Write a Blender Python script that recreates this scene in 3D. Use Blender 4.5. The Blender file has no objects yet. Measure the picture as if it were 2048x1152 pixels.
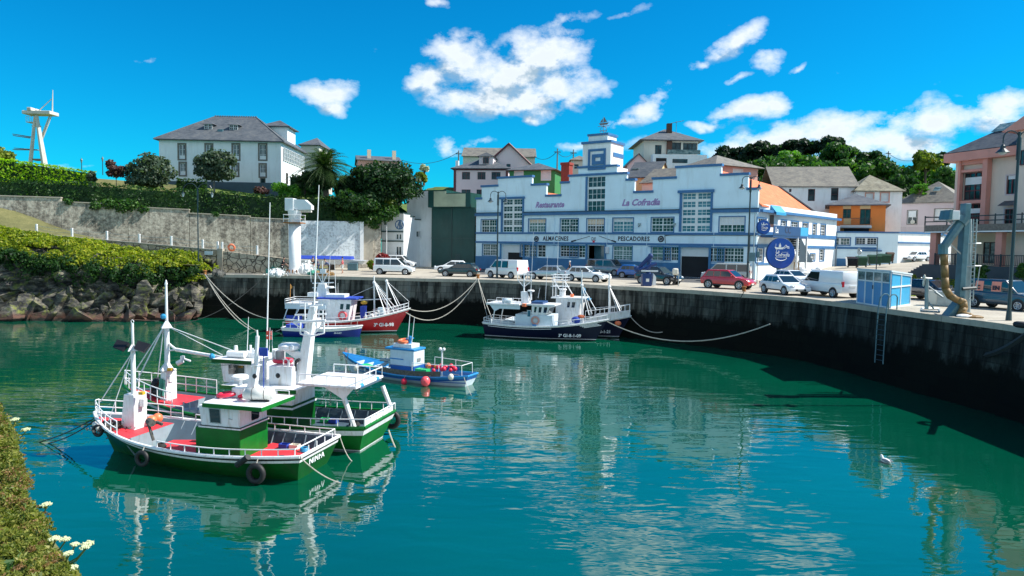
import bpy, bmesh, math, random
import numpy as np
from mathutils import Vector, Matrix, noise
R=random.Random(7)
S=bpy.context.scene
COL=S.collection
rad=math.radians
# ---------------- camera
FPX=1400.0; TH=rad(3.5); RO=rad(.9); CAMZ=7.9
_u0=Vector((0,math.sin(TH),math.cos(TH)))
CD=Vector((0,math.cos(TH),-math.sin(TH)))
CR=Vector((1,0,0))*math.cos(RO)+_u0*math.sin(RO)
CU=-Vector((1,0,0))*math.sin(RO)+_u0*math.cos(RO)
cd=bpy.data.cameras.new('camera'); cam=bpy.data.objects.new('camera',cd); COL.objects.link(cam)
cd.sensor_width=36; cd.lens=FPX/2048*36; cd.clip_end=6000; cd.clip_start=.1
M=Matrix((CR,CU,-CD)).transposed().to_4x4(); M.translation=Vector((0,0,CAMZ)); cam.matrix_world=M
S.camera=cam
# ---------------- light
SUN_AZ=rad(3); SUN_EL=rad(47)      # azimuth from +X towards +Y
sl=bpy.data.lights.new('sun','SUN'); so=bpy.data.objects.new('sun',sl); COL.objects.link(so)
sl.energy=4.3; sl.angle=rad(.5); sl.color=(1,.955,.87)
sd=Vector((math.cos(SUN_AZ)*math.cos(SUN_EL),math.sin(SUN_AZ)*math.cos(SUN_EL),math.sin(SUN_EL)))
so.rotation_euler=sd.to_track_quat('Z','Y').to_euler()
S.view_settings.view_transform='Standard'; S.view_settings.look='None'; S.view_settings.exposure=.9; S.view_settings.gamma=1

def ray(u,v):
    return CD+CR*((u-1024)/FPX)-CU*((v-576)/FPX)
def PZ(u,v,z):
    r=ray(u,v); t=(z-CAMZ)/r.z; return Vector((r.x*t,r.y*t,z))
def PY(u,v,y):
    r=ray(u,v); t=y/r.y; return Vector((r.x*t,y,CAMZ+r.z*t))
# ---------------- node helpers
class NT:
    def __init__(s,t): s.t=t; s.n=t.nodes; s.l=t.links
    def add(s,k,**kw):
        n=s.n.new(k)
        for a,b in kw.items(): setattr(n,a,b)
        return n
    def link(s,a,b): s.l.new(a,b)
    def math(s,op,a,b=None,c=None,clamp=False):
        n=s.n.new('ShaderNodeMath'); n.operation=op; n.use_clamp=clamp
        for i,x in enumerate((a,b,c)):
            if x is None: continue
            if isinstance(x,(int,float)): n.inputs[i].default_value=x
            else: s.l.new(x,n.inputs[i])
        return n.outputs[0]
    def mix(s,f,a,b,bt='MIX'):
        n=s.n.new('ShaderNodeMix'); n.data_type='RGBA'; n.blend_type=bt
        for i,x in ((0,f),(6,a),(7,b)):
            if isinstance(x,(int,float)): n.inputs[i].default_value=x
            elif isinstance(x,tuple): n.inputs[i].default_value=(*x[:3],1)
            else: s.l.new(x,n.inputs[i])
        return n.outputs[2]
    def noise(s,vec,scale,detail=4,rough=.55,dist=0):
        n=s.n.new('ShaderNodeTexNoise'); n.inputs['Scale'].default_value=scale; n.inputs['Detail'].default_value=detail
        n.inputs['Roughness'].default_value=rough; n.inputs['Distortion'].default_value=dist
        if vec is not None: s.l.new(vec,n.inputs['Vector'])
        return n.outputs['Fac']
    def ramp(s,f,stops):
        n=s.n.new('ShaderNodeValToRGB'); cr=n.color_ramp
        while len(cr.elements)<len(stops): cr.elements.new(.5)
        for e,(p,c) in zip(cr.elements,stops):
            e.position=p; e.color=(*c,1) if isinstance(c,tuple) else (c,c,c,1)
        s.l.new(f,n.inputs[0]); return n.outputs[0]
    def mapping(s,vec,loc=(0,0,0),rot=(0,0,0),scale=(1,1,1),typ='POINT'):
        n=s.n.new('ShaderNodeMapping'); n.vector_type=typ
        n.inputs['Location'].default_value=loc; n.inputs['Rotation'].default_value=rot; n.inputs['Scale'].default_value=scale
        s.l.new(vec,n.inputs['Vector']); return n.outputs[0]
# ---------------- sky
W=bpy.data.worlds.new('World'); S.world=W; W.use_nodes=True
w=NT(W.node_tree); w.n.clear()
tc=w.add('ShaderNodeTexCoord').outputs['Generated']
sky=w.add('ShaderNodeTexSky',sky_type='NISHITA',sun_disc=False,sun_elevation=SUN_EL,sun_rotation=math.pi/2-SUN_AZ,air_density=1.0,dust_density=.3,ozone_density=3.0,altitude=0)
hs=w.add('ShaderNodeHueSaturation'); hs.inputs['Hue'].default_value=.49; hs.inputs['Saturation'].default_value=1.32; hs.inputs['Value'].default_value=1.0
w.link(sky.outputs[0],hs.inputs['Color'])
tint=w.mix(1.0,hs.outputs[0],(.02,.68,.88),'MULTIPLY')
# direction -> (azimuth, elevation)
sx=w.add('ShaderNodeSeparateXYZ'); w.link(tc,sx.inputs[0])
az=w.math('ARCTAN2',sx.outputs[0],sx.outputs[1]); el=w.math('ARCSINE',sx.outputs[2])
cmb=w.add('ShaderNodeCombineXYZ'); w.link(az,cmb.inputs[0]); w.link(el,cmb.inputs[1])
g=bpy.data.node_groups.new('cloud_density','ShaderNodeTree')
g.interface.new_socket('Vector',in_out='INPUT',socket_type='NodeSocketVector'); g.interface.new_socket('Density',in_out='OUTPUT',socket_type='NodeSocketFloat')
G=NT(g); gi=G.add('NodeGroupInput'); go=G.add('NodeGroupOutput'); gv=gi.outputs[0]
wn=G.add('ShaderNodeTexNoise'); wn.inputs['Scale'].default_value=16; wn.inputs['Detail'].default_value=4; G.link(gv,wn.inputs['Vector'])
va=G.add('ShaderNodeVectorMath',operation='SUBTRACT'); G.link(wn.outputs['Color'],va.inputs[0]); va.inputs[1].default_value=(.5,.5,.5)
vs=G.add('ShaderNodeVectorMath',operation='MULTIPLY'); G.link(va.outputs[0],vs.inputs[0]); vs.inputs[1].default_value=(.05,.035,0)
vp=G.add('ShaderNodeVectorMath',operation='ADD'); G.link(gv,vp.inputs[0]); G.link(vs.outputs[0],vp.inputs[1])
CL=[(912,112,62,50,0,1),(868,152,62,34,-25,1),(835,168,34,13,-15,.8),(1085,112,95,55,-10,1.15),(1010,155,115,55,0,1.1),(1120,172,88,48,0,1.1),
(965,198,100,36,0,1.05),(1062,202,95,30,0,1),(1062,236,24,13,0,.8),(655,182,62,28,-8,.95),(668,212,30,22,0,.8),
(1292,215,58,28,-35,1),(1240,248,38,12,-8,.75),(1490,224,75,24,-12,1),(1545,212,42,22,0,.95),(1410,250,48,10,0,.7),
(1470,86,62,26,-25,.95),(1530,122,34,28,-40,.75),(1400,131,20,11,0,.7),(1475,160,26,8,0,.65),(1585,143,20,8,-30,.7),
(1880,236,95,34,-8,1.05),(1978,222,58,38,0,1.05),(1785,242,40,26,0,.8),(1570,280,120,34,-6,1.15),(1660,268,90,42,0,1.1),(1750,290,130,34,6,1.1),(1465,295,60,20,0,.9),
(893,292,42,24,0,.62),(950,285,46,13,0,.5),(1160,288,60,14,0,.52),(870,2,36,9,0,.7),(1120,42,110,16,-14,.42),(1260,25,60,10,-8,.38),(285,116,20,10,0,.42),(80,330,120,8,0,.4),
(1340,290,110,18,0,.55),(1890,318,60,14,0,.6),
(1150,-70,100,26,-10,.75),(1330,-105,120,34,0,.8),(1500,-60,80,22,0,.8),(1640,-120,110,40,0,.8),(1300,-190,120,40,0,.8)]
acc=None
for (u,v,a,b,rot,wt) in CL:
    d=ray(u,v).normalized(); A=math.atan2(d.x,d.y); E=math.asin(d.z)
    sc=math.cos(E)*FPX*(1+((u-1024)/FPX)**2)**.5 if False else FPX
    mp=G.mapping(vp.outputs[0],loc=(A,E,0),rot=(0,0,rad(-rot)),scale=(a*1.36/sc,b*1.36/sc,1),typ='TEXTURE')
    gr=G.add('ShaderNodeTexGradient',gradient_type='SPHERICAL'); G.link(mp,gr.inputs[0])
    x=G.math('MULTIPLY',gr.outputs['Fac'],wt)
    acc=x if acc is None else G.math('SMOOTH_MAX',acc,x,.15)
for (A,E,a,b,wt) in [(2.7,.34,.75,.24,1.3),(-2.6,.45,.75,.26,1.3),(3.1,.6,.8,.25,1.2),(2.0,.5,.3,.14,1.0),(2.9,.95,.5,.2,1.2),(-1.6,.3,.3,.1,1.0),(-2.0,.55,.5,.22,1.3),(2.4,.2,.5,.12,1.2),(-2.5,.16,.5,.10,1.2)]:  # unseen clouds behind the camera, added to brighten the shaded facade
    mp=G.mapping(vp.outputs[0],loc=(A,E,0),scale=(a*1.45,b*1.45,1),typ='TEXTURE')
    gr=G.add('ShaderNodeTexGradient',gradient_type='SPHERICAL'); G.link(mp,gr.inputs[0])
    acc=G.math('SMOOTH_MAX',acc,G.math('MULTIPLY',gr.outputs['Fac'],wt),.15)
fb=G.noise(G.mapping(gv,scale=(1,1.5,1)),22,8,.62)
fb=G.math('MULTIPLY',G.math('SUBTRACT',fb,.52),1.9)
dd=G.math('ADD',acc,G.math('MULTIPLY',fb,G.math('MULTIPLY',acc,2.2,clamp=True)))
G.link(dd,go.inputs[0])
def dens(vec):
    n=w.add('ShaderNodeGroup'); n.node_tree=g; w.link(vec,n.inputs[0]); return n.outputs[0]
d0=dens(cmb.outputs[0]); d1=dens(w.mapping(cmb.outputs[0],loc=(.016,.022,0)))
al=w.ramp(d0,[(.20,0.0),(.42,.38),(.80,.93),(1.0,1.0)])
lit=w.math('ADD',w.math('MULTIPLY',w.math('SUBTRACT',d0,d1),2.2),.80,clamp=True)
thick=w.ramp(d0,[(.45,0.0),(1.0,1.0)])
lit2=w.math('SUBTRACT',lit,w.math('MULTIPLY',thick,.38),clamp=True)
ccol=w.mix(lit2,(2.3,3.2,4.0),(6.6,6.8,6.9))
fin=w.mix(al,tint,ccol)
bg=w.add('ShaderNodeBackground'); bg.inputs['Strength'].default_value=.095; w.link(fin,bg.inputs[0])
wo=w.add('ShaderNodeOutputWorld'); w.link(bg.outputs[0],wo.inputs[0])
# ---------------- materials
MT={}
def newmat(name):
    m=bpy.data.materials.new(name); m.use_nodes=True; t=NT(m.node_tree)
    b=t.n['Principled BSDF']; MT[name]=m; return m,t,b
def bump(t,b,h,strength=.3,dist=.02):
    n=t.add('ShaderNodeBump'); n.inputs['Strength'].default_value=strength; n.inputs['Distance'].default_value=dist
    t.link(h,n.inputs['Height']); t.link(n.outputs[0],b.inputs['Normal'])
def worldpos(t): return t.add('ShaderNodeNewGeometry').outputs['Position']
def paint(name,col,rough=.45,var=.12,sc=1.2,metal=0,dirt=.0,spec=.5,coat=0,dcol=None):
    m,t,b=newmat(name); p=worldpos(t)
    n=t.noise(p,sc,6,.6); n2=t.noise(t.mapping(p,scale=(1,1,.18)),sc*3.5,4,.6)
    f=t.ramp(n,[(.3,1-var),(.7,1+var*.6)])
    c=t.mix(1,tuple(col),f,'MULTIPLY')
    if dirt>0:
        dm=t.ramp(n2,[(.52,0.0),(.72,1.0)])
        dc=dcol or tuple(x*.35+.02 for x in col)
        c=t.mix(t.math('MULTIPLY',dm,dirt),c,dc)
    t.link(c,b.inputs['Base Color']); b.inputs['Roughness'].default_value=rough; b.inputs['Metallic'].default_value=metal
    b.inputs['Specular IOR Level'].default_value=spec; b.inputs['Coat Weight'].default_value=coat; b.inputs['Coat Roughness'].default_value=.05
    return m
def foliage(name,c1,c2,c3,sc=.6,tr=.4):
    m,t,b=newmat(name); gi=t.add('ShaderNodeNewGeometry'); p=gi.outputs['Position']
    rnd=gi.outputs['Random Per Island']
    n=t.noise(p,sc,3,.6)
    x=t.math('ADD',t.math('MULTIPLY',rnd,.55),t.math('MULTIPLY',n,.6))
    c=t.ramp(x,[(.25,c1),(.6,c2),(.95,c3)])
    t.link(c,b.inputs['Base Color']); b.inputs['Roughness'].default_value=.5; b.inputs['Specular IOR Level'].default_value=.3
    trn=t.add('ShaderNodeBsdfTranslucent'); t.link(t.mix(1,c,(1.3,1.5,.6),'MULTIPLY'),trn.inputs[0])
    mx=t.add('ShaderNodeMixShader'); mx.inputs[0].default_value=tr
    o=t.n['Material Output']; t.link(b.outputs[0],mx.inputs[1]); t.link(trn.outputs[0],mx.inputs[2]); t.link(mx.outputs[0],o.inputs[0])
    return m
paint('white_paint',(.78,.79,.8),.4,.06,2,dirt=.10)
paint('boat_white',(.8,.81,.82),.35,.10,2.5,dirt=.5,dcol=(.42,.33,.22))
paint('plaster_white',(.83,.86,.88),.75,.08,.5,dirt=.3,dcol=(.45,.46,.44))
paint('facade_white',(.71,.89,.99),.75,.07,.4,dirt=.30,dcol=(.42,.50,.52))
paint('trim_blue',(.045,.16,.36),.5,.15,1,dirt=.2)
paint('door_blue',(.04,.18,.38),.5,.18,.8,dirt=.2)
paint('trim_dark',(.04,.06,.08),.5,.2,1)
paint('dark_green_trim',(.03,.07,.07),.5,.15,1)
paint('orange_wall',(.78,.23,.04),.7,.1,.5,dirt=.12)
paint('orange_wall_light',(.75,.42,.14),.7,.1,.5)
paint('pink_wall',(.66,.42,.36),.75,.07,.5,dirt=.1)
paint('pink_pillar',(.66,.30,.25),.7,.1,.6,dirt=.12)
paint('cream_wall',(.76,.60,.45),.75,.07,.5,dirt=.1)
paint('apartment_wall',(.74,.60,.52),.75,.06,.5,dirt=.1)
paint('lilac_wall',(.60,.50,.53),.75,.06,.5,dirt=.12)
paint('rose_house',(.70,.60,.62),.75,.05,.5,dirt=.08)
paint('green_house',(.03,.22,.07),.7,.12,.5,dirt=.1)
paint('salmon_wall',(.62,.33,.28),.75,.1,.5,dirt=.1)
paint('yellow_wall',(.72,.55,.28),.7,.08,.5,dirt=.1)
paint('beige_wall',(.6,.58,.52),.7,.06,.5,dirt=.1)
paint('maroon',(.12,.02,.03),.5,.15,2)
paint('wood_brown',(.09,.035,.02),.6,.3,6)
paint('red_deck',(.70,.035,.05),.6,.2,3,dirt=.25)
paint('orange_red',(.85,.11,.05),.5,.15,4)
paint('hull_green',(.002,.085,.011),.4,.25,1.5,dirt=.6,spec=.25,dcol=(.03,.055,.02))
paint('hull_green_bright',(.003,.15,.018),.4,.22,2,dirt=.45,spec=.3,dcol=(.02,.09,.03))
paint('bulkhead_grey',(.26,.35,.40),.5,.12,3,dirt=.35,dcol=(.2,.15,.1))
paint('deck_grey_blue',(.06,.10,.135),.55,.15,2,dirt=.25)
paint('boot_dark',(.012,.014,.014),.5,.3,3)
paint('hull_red',(.55,.012,.018),.3,.1,2,dirt=.15,coat=.2)
paint('hull_navy',(.004,.006,.028),.35,.1,2,dirt=.1,spec=.3)
paint('hull_blue',(.008,.02,.20),.3,.1,2,dirt=.1,coat=.3)
paint('sky_blue_paint',(.02,.24,.55),.4,.12,3,dirt=.2)
paint('mid_blue_paint',(.015,.10,.36),.4,.12,3,dirt=.2)
paint('bright_green',(.02,.45,.14),.5,.1,3)
paint('pale_blue_white',(.6,.7,.76),.4,.08,3,dirt=.15)
paint('buoy_red',(.75,.02,.06),.35,.08,6)
paint('buoy_pink',(.85,.10,.12),.35,.08,6)
paint('buoy_orange',(.85,.2,.08),.4,.08,6)
paint('buoy_white',(.75,.7,.6),.4,.1,6)
paint('rubber',(.012,.013,.015),.6,.3,6)
paint('rope',(.45,.42,.36),.8,.25,8)
paint('dark_rope',(.03,.035,.035),.8,.3,8)
paint('galvanised',(.38,.42,.43),.4,.2,3,metal=.4,dirt=.2)
paint('chute_metal',(.10,.20,.24),.45,.25,2,metal=.2,dirt=.3)
paint('hose_ochre',(.24,.14,.045),.6,.35,5,dirt=.3)
paint('rust',(.3,.12,.03),.8,.4,5)
paint('lamp_black',(.02,.04,.05),.4,.2,3)
paint('black',(.012,.012,.014),.45,.2,3)
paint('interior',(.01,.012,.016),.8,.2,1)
paint('shutter',(.72,.75,.78),.5,.06,2)
paint('net_dark',(.10,.10,.09),.9,.5,9)
paint('net_green',(.06,.3,.22),.9,.4,9)
paint('skin',(.5,.28,.2),.6,.05,4); paint('cloth_dark',(.02,.022,.03),.8,.2,6); paint('cloth_pink',(.75,.16,.18),.8,.15,6); paint('cloth_white',(.7,.72,.72),.8,.1,6); paint('cloth_blue',(.05,.08,.18),.8,.2,6)
paint('car_white',(.8,.82,.84),.25,.02,2,coat=1); paint('car_silver',(.42,.47,.52),.3,.04,2,metal=.5,coat=1); paint('car_red',(.5,.01,.02),.25,.04,2,coat=1)
paint('car_green',(.012,.035,.04),.25,.05,2,coat=1); paint('car_black',(.008,.009,.014),.2,.05,2,coat=1); paint('car_grey',(.22,.25,.28),.3,.05,2,metal=.4,coat=1)
paint('car_navy',(.015,.05,.085),.3,.06,2,coat=1); paint('car_blue',(.01,.12,.42),.3,.05,2,coat=1); paint('car_palegrey',(.5,.52,.5),.3,.04,2,coat=1)
paint('tyre',(.015,.015,.016),.8,.2,6); paint('rim_metal',(.5,.52,.55),.3,.1,5,metal=.6); paint('tail_red',(.45,.01,.015),.2,.05,5,coat=1); paint('headlamp',(.6,.65,.7),.1,.05,5,coat=1)
paint('plate',(.75,.75,.72),.4,.03,5)
paint('kiosk_blue',(.045,.29,.58),.4,.08,2,dirt=.12); paint('kiosk_blue_light',(.05,.36,.62),.4,.06,2,dirt=.1)
paint('sign_blue',(.01,.055,.36),.3,.06,2,coat=.3); paint('sign_navy',(.015,.06,.18),.4,.08,2)
paint('lettering_white',(.82,.84,.85),.5,.03,4); paint('lettering_violet',(.36,.25,.50),.7,.25,1.5); paint('lettering_black',(.02,.02,.04),.6,.15,3)
paint('lettering_dim',(.02,.04,.10),.6,.15,3); paint('salmon_patch',(.8,.28,.2),.6,.1,4)
paint('dumpster_green',(.01,.07,.035),.45,.2,2,dirt=.25); paint('brown_bin',(.09,.05,.03),.6,.2,3)
paint('brick_red',(.26,.045,.03),.8,.25,4)
paint('awning_blue',(.03,.3,.55),.5,.1,3); paint('machine_blue',(.012,.04,.16),.4,.15,3,dirt=.2)
paint('bark',(.10,.075,.055),.9,.35,5); paint('bark_grey',(.2,.18,.16),.9,.35,5)
paint('concrete_cap',(.42,.38,.31),.85,.2,1.5,dirt=.3)
paint('canvas_blue',(.02,.06,.4),.7,.15,4)
paint('yellow_paint',(.75,.42,.03),.5,.1,4)
paint('cream_canister',(.7,.7,.66),.45,.12,4,dirt=.2)
paint('flag_red',(.75,.08,.05),.7,.1,4); paint('flag_orange',(.8,.35,.08),.7,.1,4)
paint('feather_white',(.8,.8,.78),.7,.05,4); paint('feather_grey',(.3,.32,.35),.7,.05,4)
paint('flower_white',(.56,.60,.36),.8,.15,30); paint('stem_green',(.12,.2,.04),.7,.2,10)
paint('antenna_brown',(.22,.18,.17),.6,.3,2)
paint('mast_white',(.62,.58,.52),.6,.15,1,dirt=.35)
paint('cream_panel',(.5,.53,.38),.5,.06,1)
foliage('leaf_dark',(.006,.025,.010),(.018,.055,.016),(.05,.11,.03))
foliage('leaf_hedge',(.008,.03,.010),(.02,.07,.015),(.07,.14,.03),.5)
foliage('leaf_ivy',(.14,.30,.008),(.26,.46,.015),(.45,.58,.03),.5,.6)
foliage('leaf_mid',(.012,.05,.012),(.04,.12,.02),(.11,.22,.04))
foliage('leaf_pine',(.004,.018,.012),(.012,.035,.018),(.03,.07,.025),.2)
foliage('leaf_grey',(.025,.045,.03),(.07,.11,.07),(.17,.22,.15))
foliage('leaf_purple',(.05,.02,.025),(.12,.06,.06),(.2,.14,.12))
foliage('leaf_red',(.12,.01,.02),(.3,.03,.04),(.4,.1,.08))
foliage('leaf_bright',(.04,.14,.01),(.10,.28,.02),(.2,.40,.04))
foliage('leaf_yellow',(.05,.10,.01),(.16,.22,.02),(.34,.34,.04))
foliage('leaf_bramble',(.03,.07,.008),(.22,.29,.012),(.50,.46,.04),.35,.5)
foliage('leaf_fore',(.05,.08,.012),(.19,.22,.035),(.38,.34,.09),1.8)
foliage('leaf_fore_red',(.10,.07,.02),(.28,.17,.06),(.46,.26,.16),2)
foliage('leaf_palm',(.015,.04,.012),(.04,.09,.02),(.10,.16,.05))
foliage('grass_blades',(.05,.10,.01),(.13,.19,.02),(.3,.3,.06),.5)
def special():
    # glass
    m,t,b=newmat('glass'); p=worldpos(t); n=t.noise(p,.9,3)
    t.link(t.ramp(n,[(.35,(.008,.02,.025)),(.7,(.05,.09,.10))]),b.inputs['Base Color']); b.inputs['Roughness'].default_value=.06; b.inputs['Specular IOR Level'].default_value=.45
    m,t,b=newmat('glass_car'); b.inputs['Base Color'].default_value=(.012,.02,.024,1); b.inputs['Roughness'].default_value=.03; b.inputs['Specular IOR Level'].default_value=1.0
    m,t,b=newmat('glass_pale'); p=worldpos(t); n=t.noise(t.mapping(p,scale=(1,1,2)),1.4,5,.7)
    t.link(t.ramp(n,[(.35,(.03,.07,.075)),(.55,(.16,.24,.24)),(.7,(.45,.48,.44))]),b.inputs['Base Color']); b.inputs['Roughness'].default_value=.08
    m,t,b=newmat('glass_blue'); p=worldpos(t); n=t.noise(p,.6,4)
    t.link(t.ramp(n,[(.35,(.03,.12,.18)),(.65,(.12,.28,.36))]),b.inputs['Base Color']); b.inputs['Roughness'].default_value=.08
    m,t,b=newmat('lamp_glass'); b.inputs['Base Color'].default_value=(.5,.6,.62,1); b.inputs['Roughness'].default_value=.15; b.inputs['Alpha'].default_value=.7
    # slate and tiles : rows of courses
    for name,c1,c2,c3,rs in (('slate',(.05,.06,.07),(.105,.118,.135),(.20,.20,.19),2.6),('slate_old',(.09,.085,.075),(.2,.185,.155),(.32,.29,.22),2.2),('slate_moss',(.05,.045,.03),(.22,.20,.13),(.34,.33,.26),2.2)):
        m,t,b=newmat(name); p=worldpos(t)
        n=t.noise(p,.8,8,.75); n2=t.noise(t.mapping(p,scale=(1.3,1.3,7)),1.6,3,.6)
        c=t.ramp(t.math('ADD',t.math('MULTIPLY',n,.6),t.math('MULTIPLY',n2,.4)),[(.35,c1),(.5,c2),(.68,c3)])
        wv=t.add('ShaderNodeTexWave',wave_type='BANDS',bands_direction='Z'); wv.inputs['Scale'].default_value=rs; wv.inputs['Distortion'].default_value=.5; t.link(p,wv.inputs['Vector'])
        t.link(t.mix(.35,c,wv.outputs['Color'],'MULTIPLY'),b.inputs['Base Color']); b.inputs['Roughness'].default_value=.65
        bump(t,b,wv.outputs['Fac'],.5,.05)
    m,t,b=newmat('orange_tile'); p=worldpos(t)
    n=t.noise(p,1.2,6,.7); c=t.ramp(n,[(.3,(.62,.13,.045)),(.55,(.80,.20,.07)),(.75,(.86,.30,.14))])
    wv=t.add('ShaderNodeTexWave',wave_type='BANDS',bands_direction='DIAGONAL'); wv.inputs['Scale'].default_value=1.6; t.link(t.mapping(p,rot=(0,0,rad(12)),scale=(1,1,0)),wv.inputs['Vector'])
    w2=t.add('ShaderNodeTexWave',wave_type='BANDS',bands_direction='Z'); w2.inputs['Scale'].default_value=2.4; t.link(p,w2.inputs['Vector'])
    c=t.mix(.22,c,w2.outputs['Color'],'MULTIPLY')
    t.link(c,b.inputs['Base Color']); b.inputs['Roughness'].default_value=.8; bump(t,b,wv.outputs['Fac'],.6,.05)
    # old grey retaining wall
    m,t,b=newmat('old_wall'); p=worldpos(t)
    n=t.noise(p,.35,9,.72); n2=t.noise(t.mapping(p,scale=(1,1,.12)),1.1,6,.7); n3=t.noise(p,2.8,7,.75)
    x=t.math('ADD',t.math('MULTIPLY',n,.35),t.math('ADD',t.math('MULTIPLY',n2,.3),t.math('MULTIPLY',n3,.35)))
    c=t.ramp(x,[(.38,(.07,.065,.055)),(.46,(.24,.215,.18)),(.53,(.46,.42,.35)),(.61,(.72,.67,.57))])
    t.link(c,b.inputs['Base Color']); b.inputs['Roughness'].default_value=.9; bump(t,b,n3,.5,.08)
    m,t,b=newmat('whitewashed_wall'); p=worldpos(t)
    n=t.noise(p,.5,9,.75); n3=t.noise(p,3.5,7,.75); n2=t.noise(t.mapping(p,scale=(1,1,.2)),1.3,6,.7)
    x=t.math('ADD',t.math('MULTIPLY',n,.35),t.math('ADD',t.math('MULTIPLY',n2,.2),t.math('MULTIPLY',n3,.45)))
    c=t.ramp(x,[(.38,(.14,.15,.16)),(.45,(.46,.50,.53)),(.52,(.74,.80,.84)),(.65,(.84,.88,.90))])
    t.link(c,b.inputs['Base Color']); b.inputs['Roughness'].default_value=.85; bump(t,b,n3,.4,.05)
    # rubble stone
    m,t,b=newmat('rubble_wall'); p=worldpos(t)
    v=t.add('ShaderNodeTexVoronoi',feature='DISTANCE_TO_EDGE'); v.inputs['Scale'].default_value=1.5; t.link(t.mapping(p,scale=(1,.4,1)),v.inputs['Vector'])
    n=t.noise(p,2,6,.7); c=t.ramp(n,[(.35,(.28,.24,.18)),(.65,(.58,.50,.38))])
    e=t.ramp(v.outputs['Distance'],[(.02,0.0),(.07,1.0)])
    t.link(t.mix(e,(.06,.05,.04),c),b.inputs['Base Color']); b.inputs['Roughness'].default_value=.9; bump(t,b,e,.6,.06)
    # quay wall with tide zone (real weed line, follows height above the water)
    m,t,b=newmat('quay_stone'); uv=t.add('ShaderNodeUVMap').outputs[0]; p=worldpos(t)
    br=t.add('ShaderNodeTexBrick'); t.link(uv,br.inputs['Vector']); br.inputs['Scale'].default_value=1; br.inputs['Brick Width'].default_value=1.25; br.inputs['Row Height'].default_value=.62
    br.inputs['Mortar Size'].default_value=.018; br.inputs['Color1'].default_value=(.09,.09,.082,1); br.inputs['Color2'].default_value=(.17,.165,.14,1); br.inputs['Mortar'].default_value=(.07,.07,.06,1)
    n=t.noise(p,.9,8,.7); n2=t.noise(t.mapping(p,scale=(1,1,.1)),1.6,6,.7)
    st=t.ramp(n2,[(.40,.22),(.62,1.15)]); c=t.mix(1,br.outputs['Color'],st,'MULTIPLY')
    c=t.mix(t.ramp(n,[(.60,0.0),(.74,.6)]),c,(.30,.30,.26))
    c=t.mix(t.ramp(t.noise(t.mapping(p,scale=(1,1,.06)),.9,4,.6),[(.66,0.0),(.72,.5)]),c,(.22,.27,.27))
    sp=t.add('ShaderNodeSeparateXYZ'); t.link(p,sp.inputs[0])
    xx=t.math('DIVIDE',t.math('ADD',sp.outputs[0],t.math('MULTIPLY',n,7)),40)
    c=t.mix(1,c,t.ramp(xx,[(.40,(1,1,1)),(.50,(.30,.36,.38))]),'MULTIPLY')  # right-hand stretch darkened: the wall's deep shade put into the stone colour
    zz=t.math('ADD',sp.outputs[2],t.math('MULTIPLY',t.math('SUBTRACT',t.noise(t.mapping(p,scale=(1,1,.5)),1.1,8,.75),.5),3.2))
    c=t.mix(t.ramp(t.math('DIVIDE',zz,6),[(.36,(1.0)),(.44,0.0)]),c,t.mix(1,br.outputs['Color'],(.02,.03,.022),'MULTIPLY'))
    c=t.mix(t.ramp(t.math('DIVIDE',t.math('ADD',sp.outputs[2],t.math('MULTIPLY',t.noise(t.mapping(p,scale=(1,1,.4)),2.2,6,.7),-.9)),6),[(.61,0.0),(.67,.8)]),c,(.32,.29,.22))
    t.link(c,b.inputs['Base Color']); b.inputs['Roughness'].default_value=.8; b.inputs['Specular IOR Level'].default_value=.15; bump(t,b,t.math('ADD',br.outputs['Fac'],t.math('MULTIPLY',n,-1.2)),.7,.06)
    # deck
    for nm,c1,c2,c3 in (('quay_concrete',(.24,.21,.165),(.40,.36,.29),(.50,.46,.38)),('shaded_road',(.05,.05,.05),(.09,.09,.09),(.14,.135,.13)),('soil',(.05,.045,.02),(.12,.12,.04),(.2,.18,.07)),('hill_grass',(.03,.06,.01),(.08,.13,.02),(.18,.2,.05))):
        m,t,b=newmat(nm); p=worldpos(t); n=t.noise(p,.3,10,.72); n2=t.noise(p,6,5,.7)
        x=t.math('ADD',t.math('MULTIPLY',n,.65),t.math('MULTIPLY',n2,.35))
        t.link(t.ramp(x,[(.36,c1),(.5,c2),(.64,c3)]),b.inputs['Base Color']); b.inputs['Roughness'].default_value=.9; bump(t,b,n2,.3,.02)
    # cliff rock
    m,t,b=newmat('rock'); p=worldpos(t); n=t.noise(t.mapping(p,rot=(0,rad(35),0),scale=(1,1,2.6)),.6,9,.72); n3=t.noise(p,1.3,6,.7)
    c=t.ramp(n,[(.40,(.010,.010,.011)),(.48,(.04,.04,.037)),(.56,(.12,.11,.088)),(.68,(.36,.32,.24))])
    c=t.mix(t.ramp(n3,[(.52,0.0),(.64,.8)]),c,(.17,.19,.03))
    sp=t.add('ShaderNodeSeparateXYZ'); t.link(p,sp.inputs[0])
    zz=t.math('ADD',sp.outputs[2],t.math('MULTIPLY',t.math('SUBTRACT',n3,.5),1.2))
    c=t.mix(t.ramp(t.math('DIVIDE',zz,6),[(.06,1.0),(.16,0.0)]),c,(.10,.045,.03))
    c=t.mix(t.ramp(t.math('DIVIDE',zz,6),[(.02,1.0),(.05,0.0)]),c,(.01,.012,.008))
    t.link(c,b.inputs['Base Color']); b.inputs['Roughness'].default_value=.85; bump(t,b,n,.9,.25)
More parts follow.
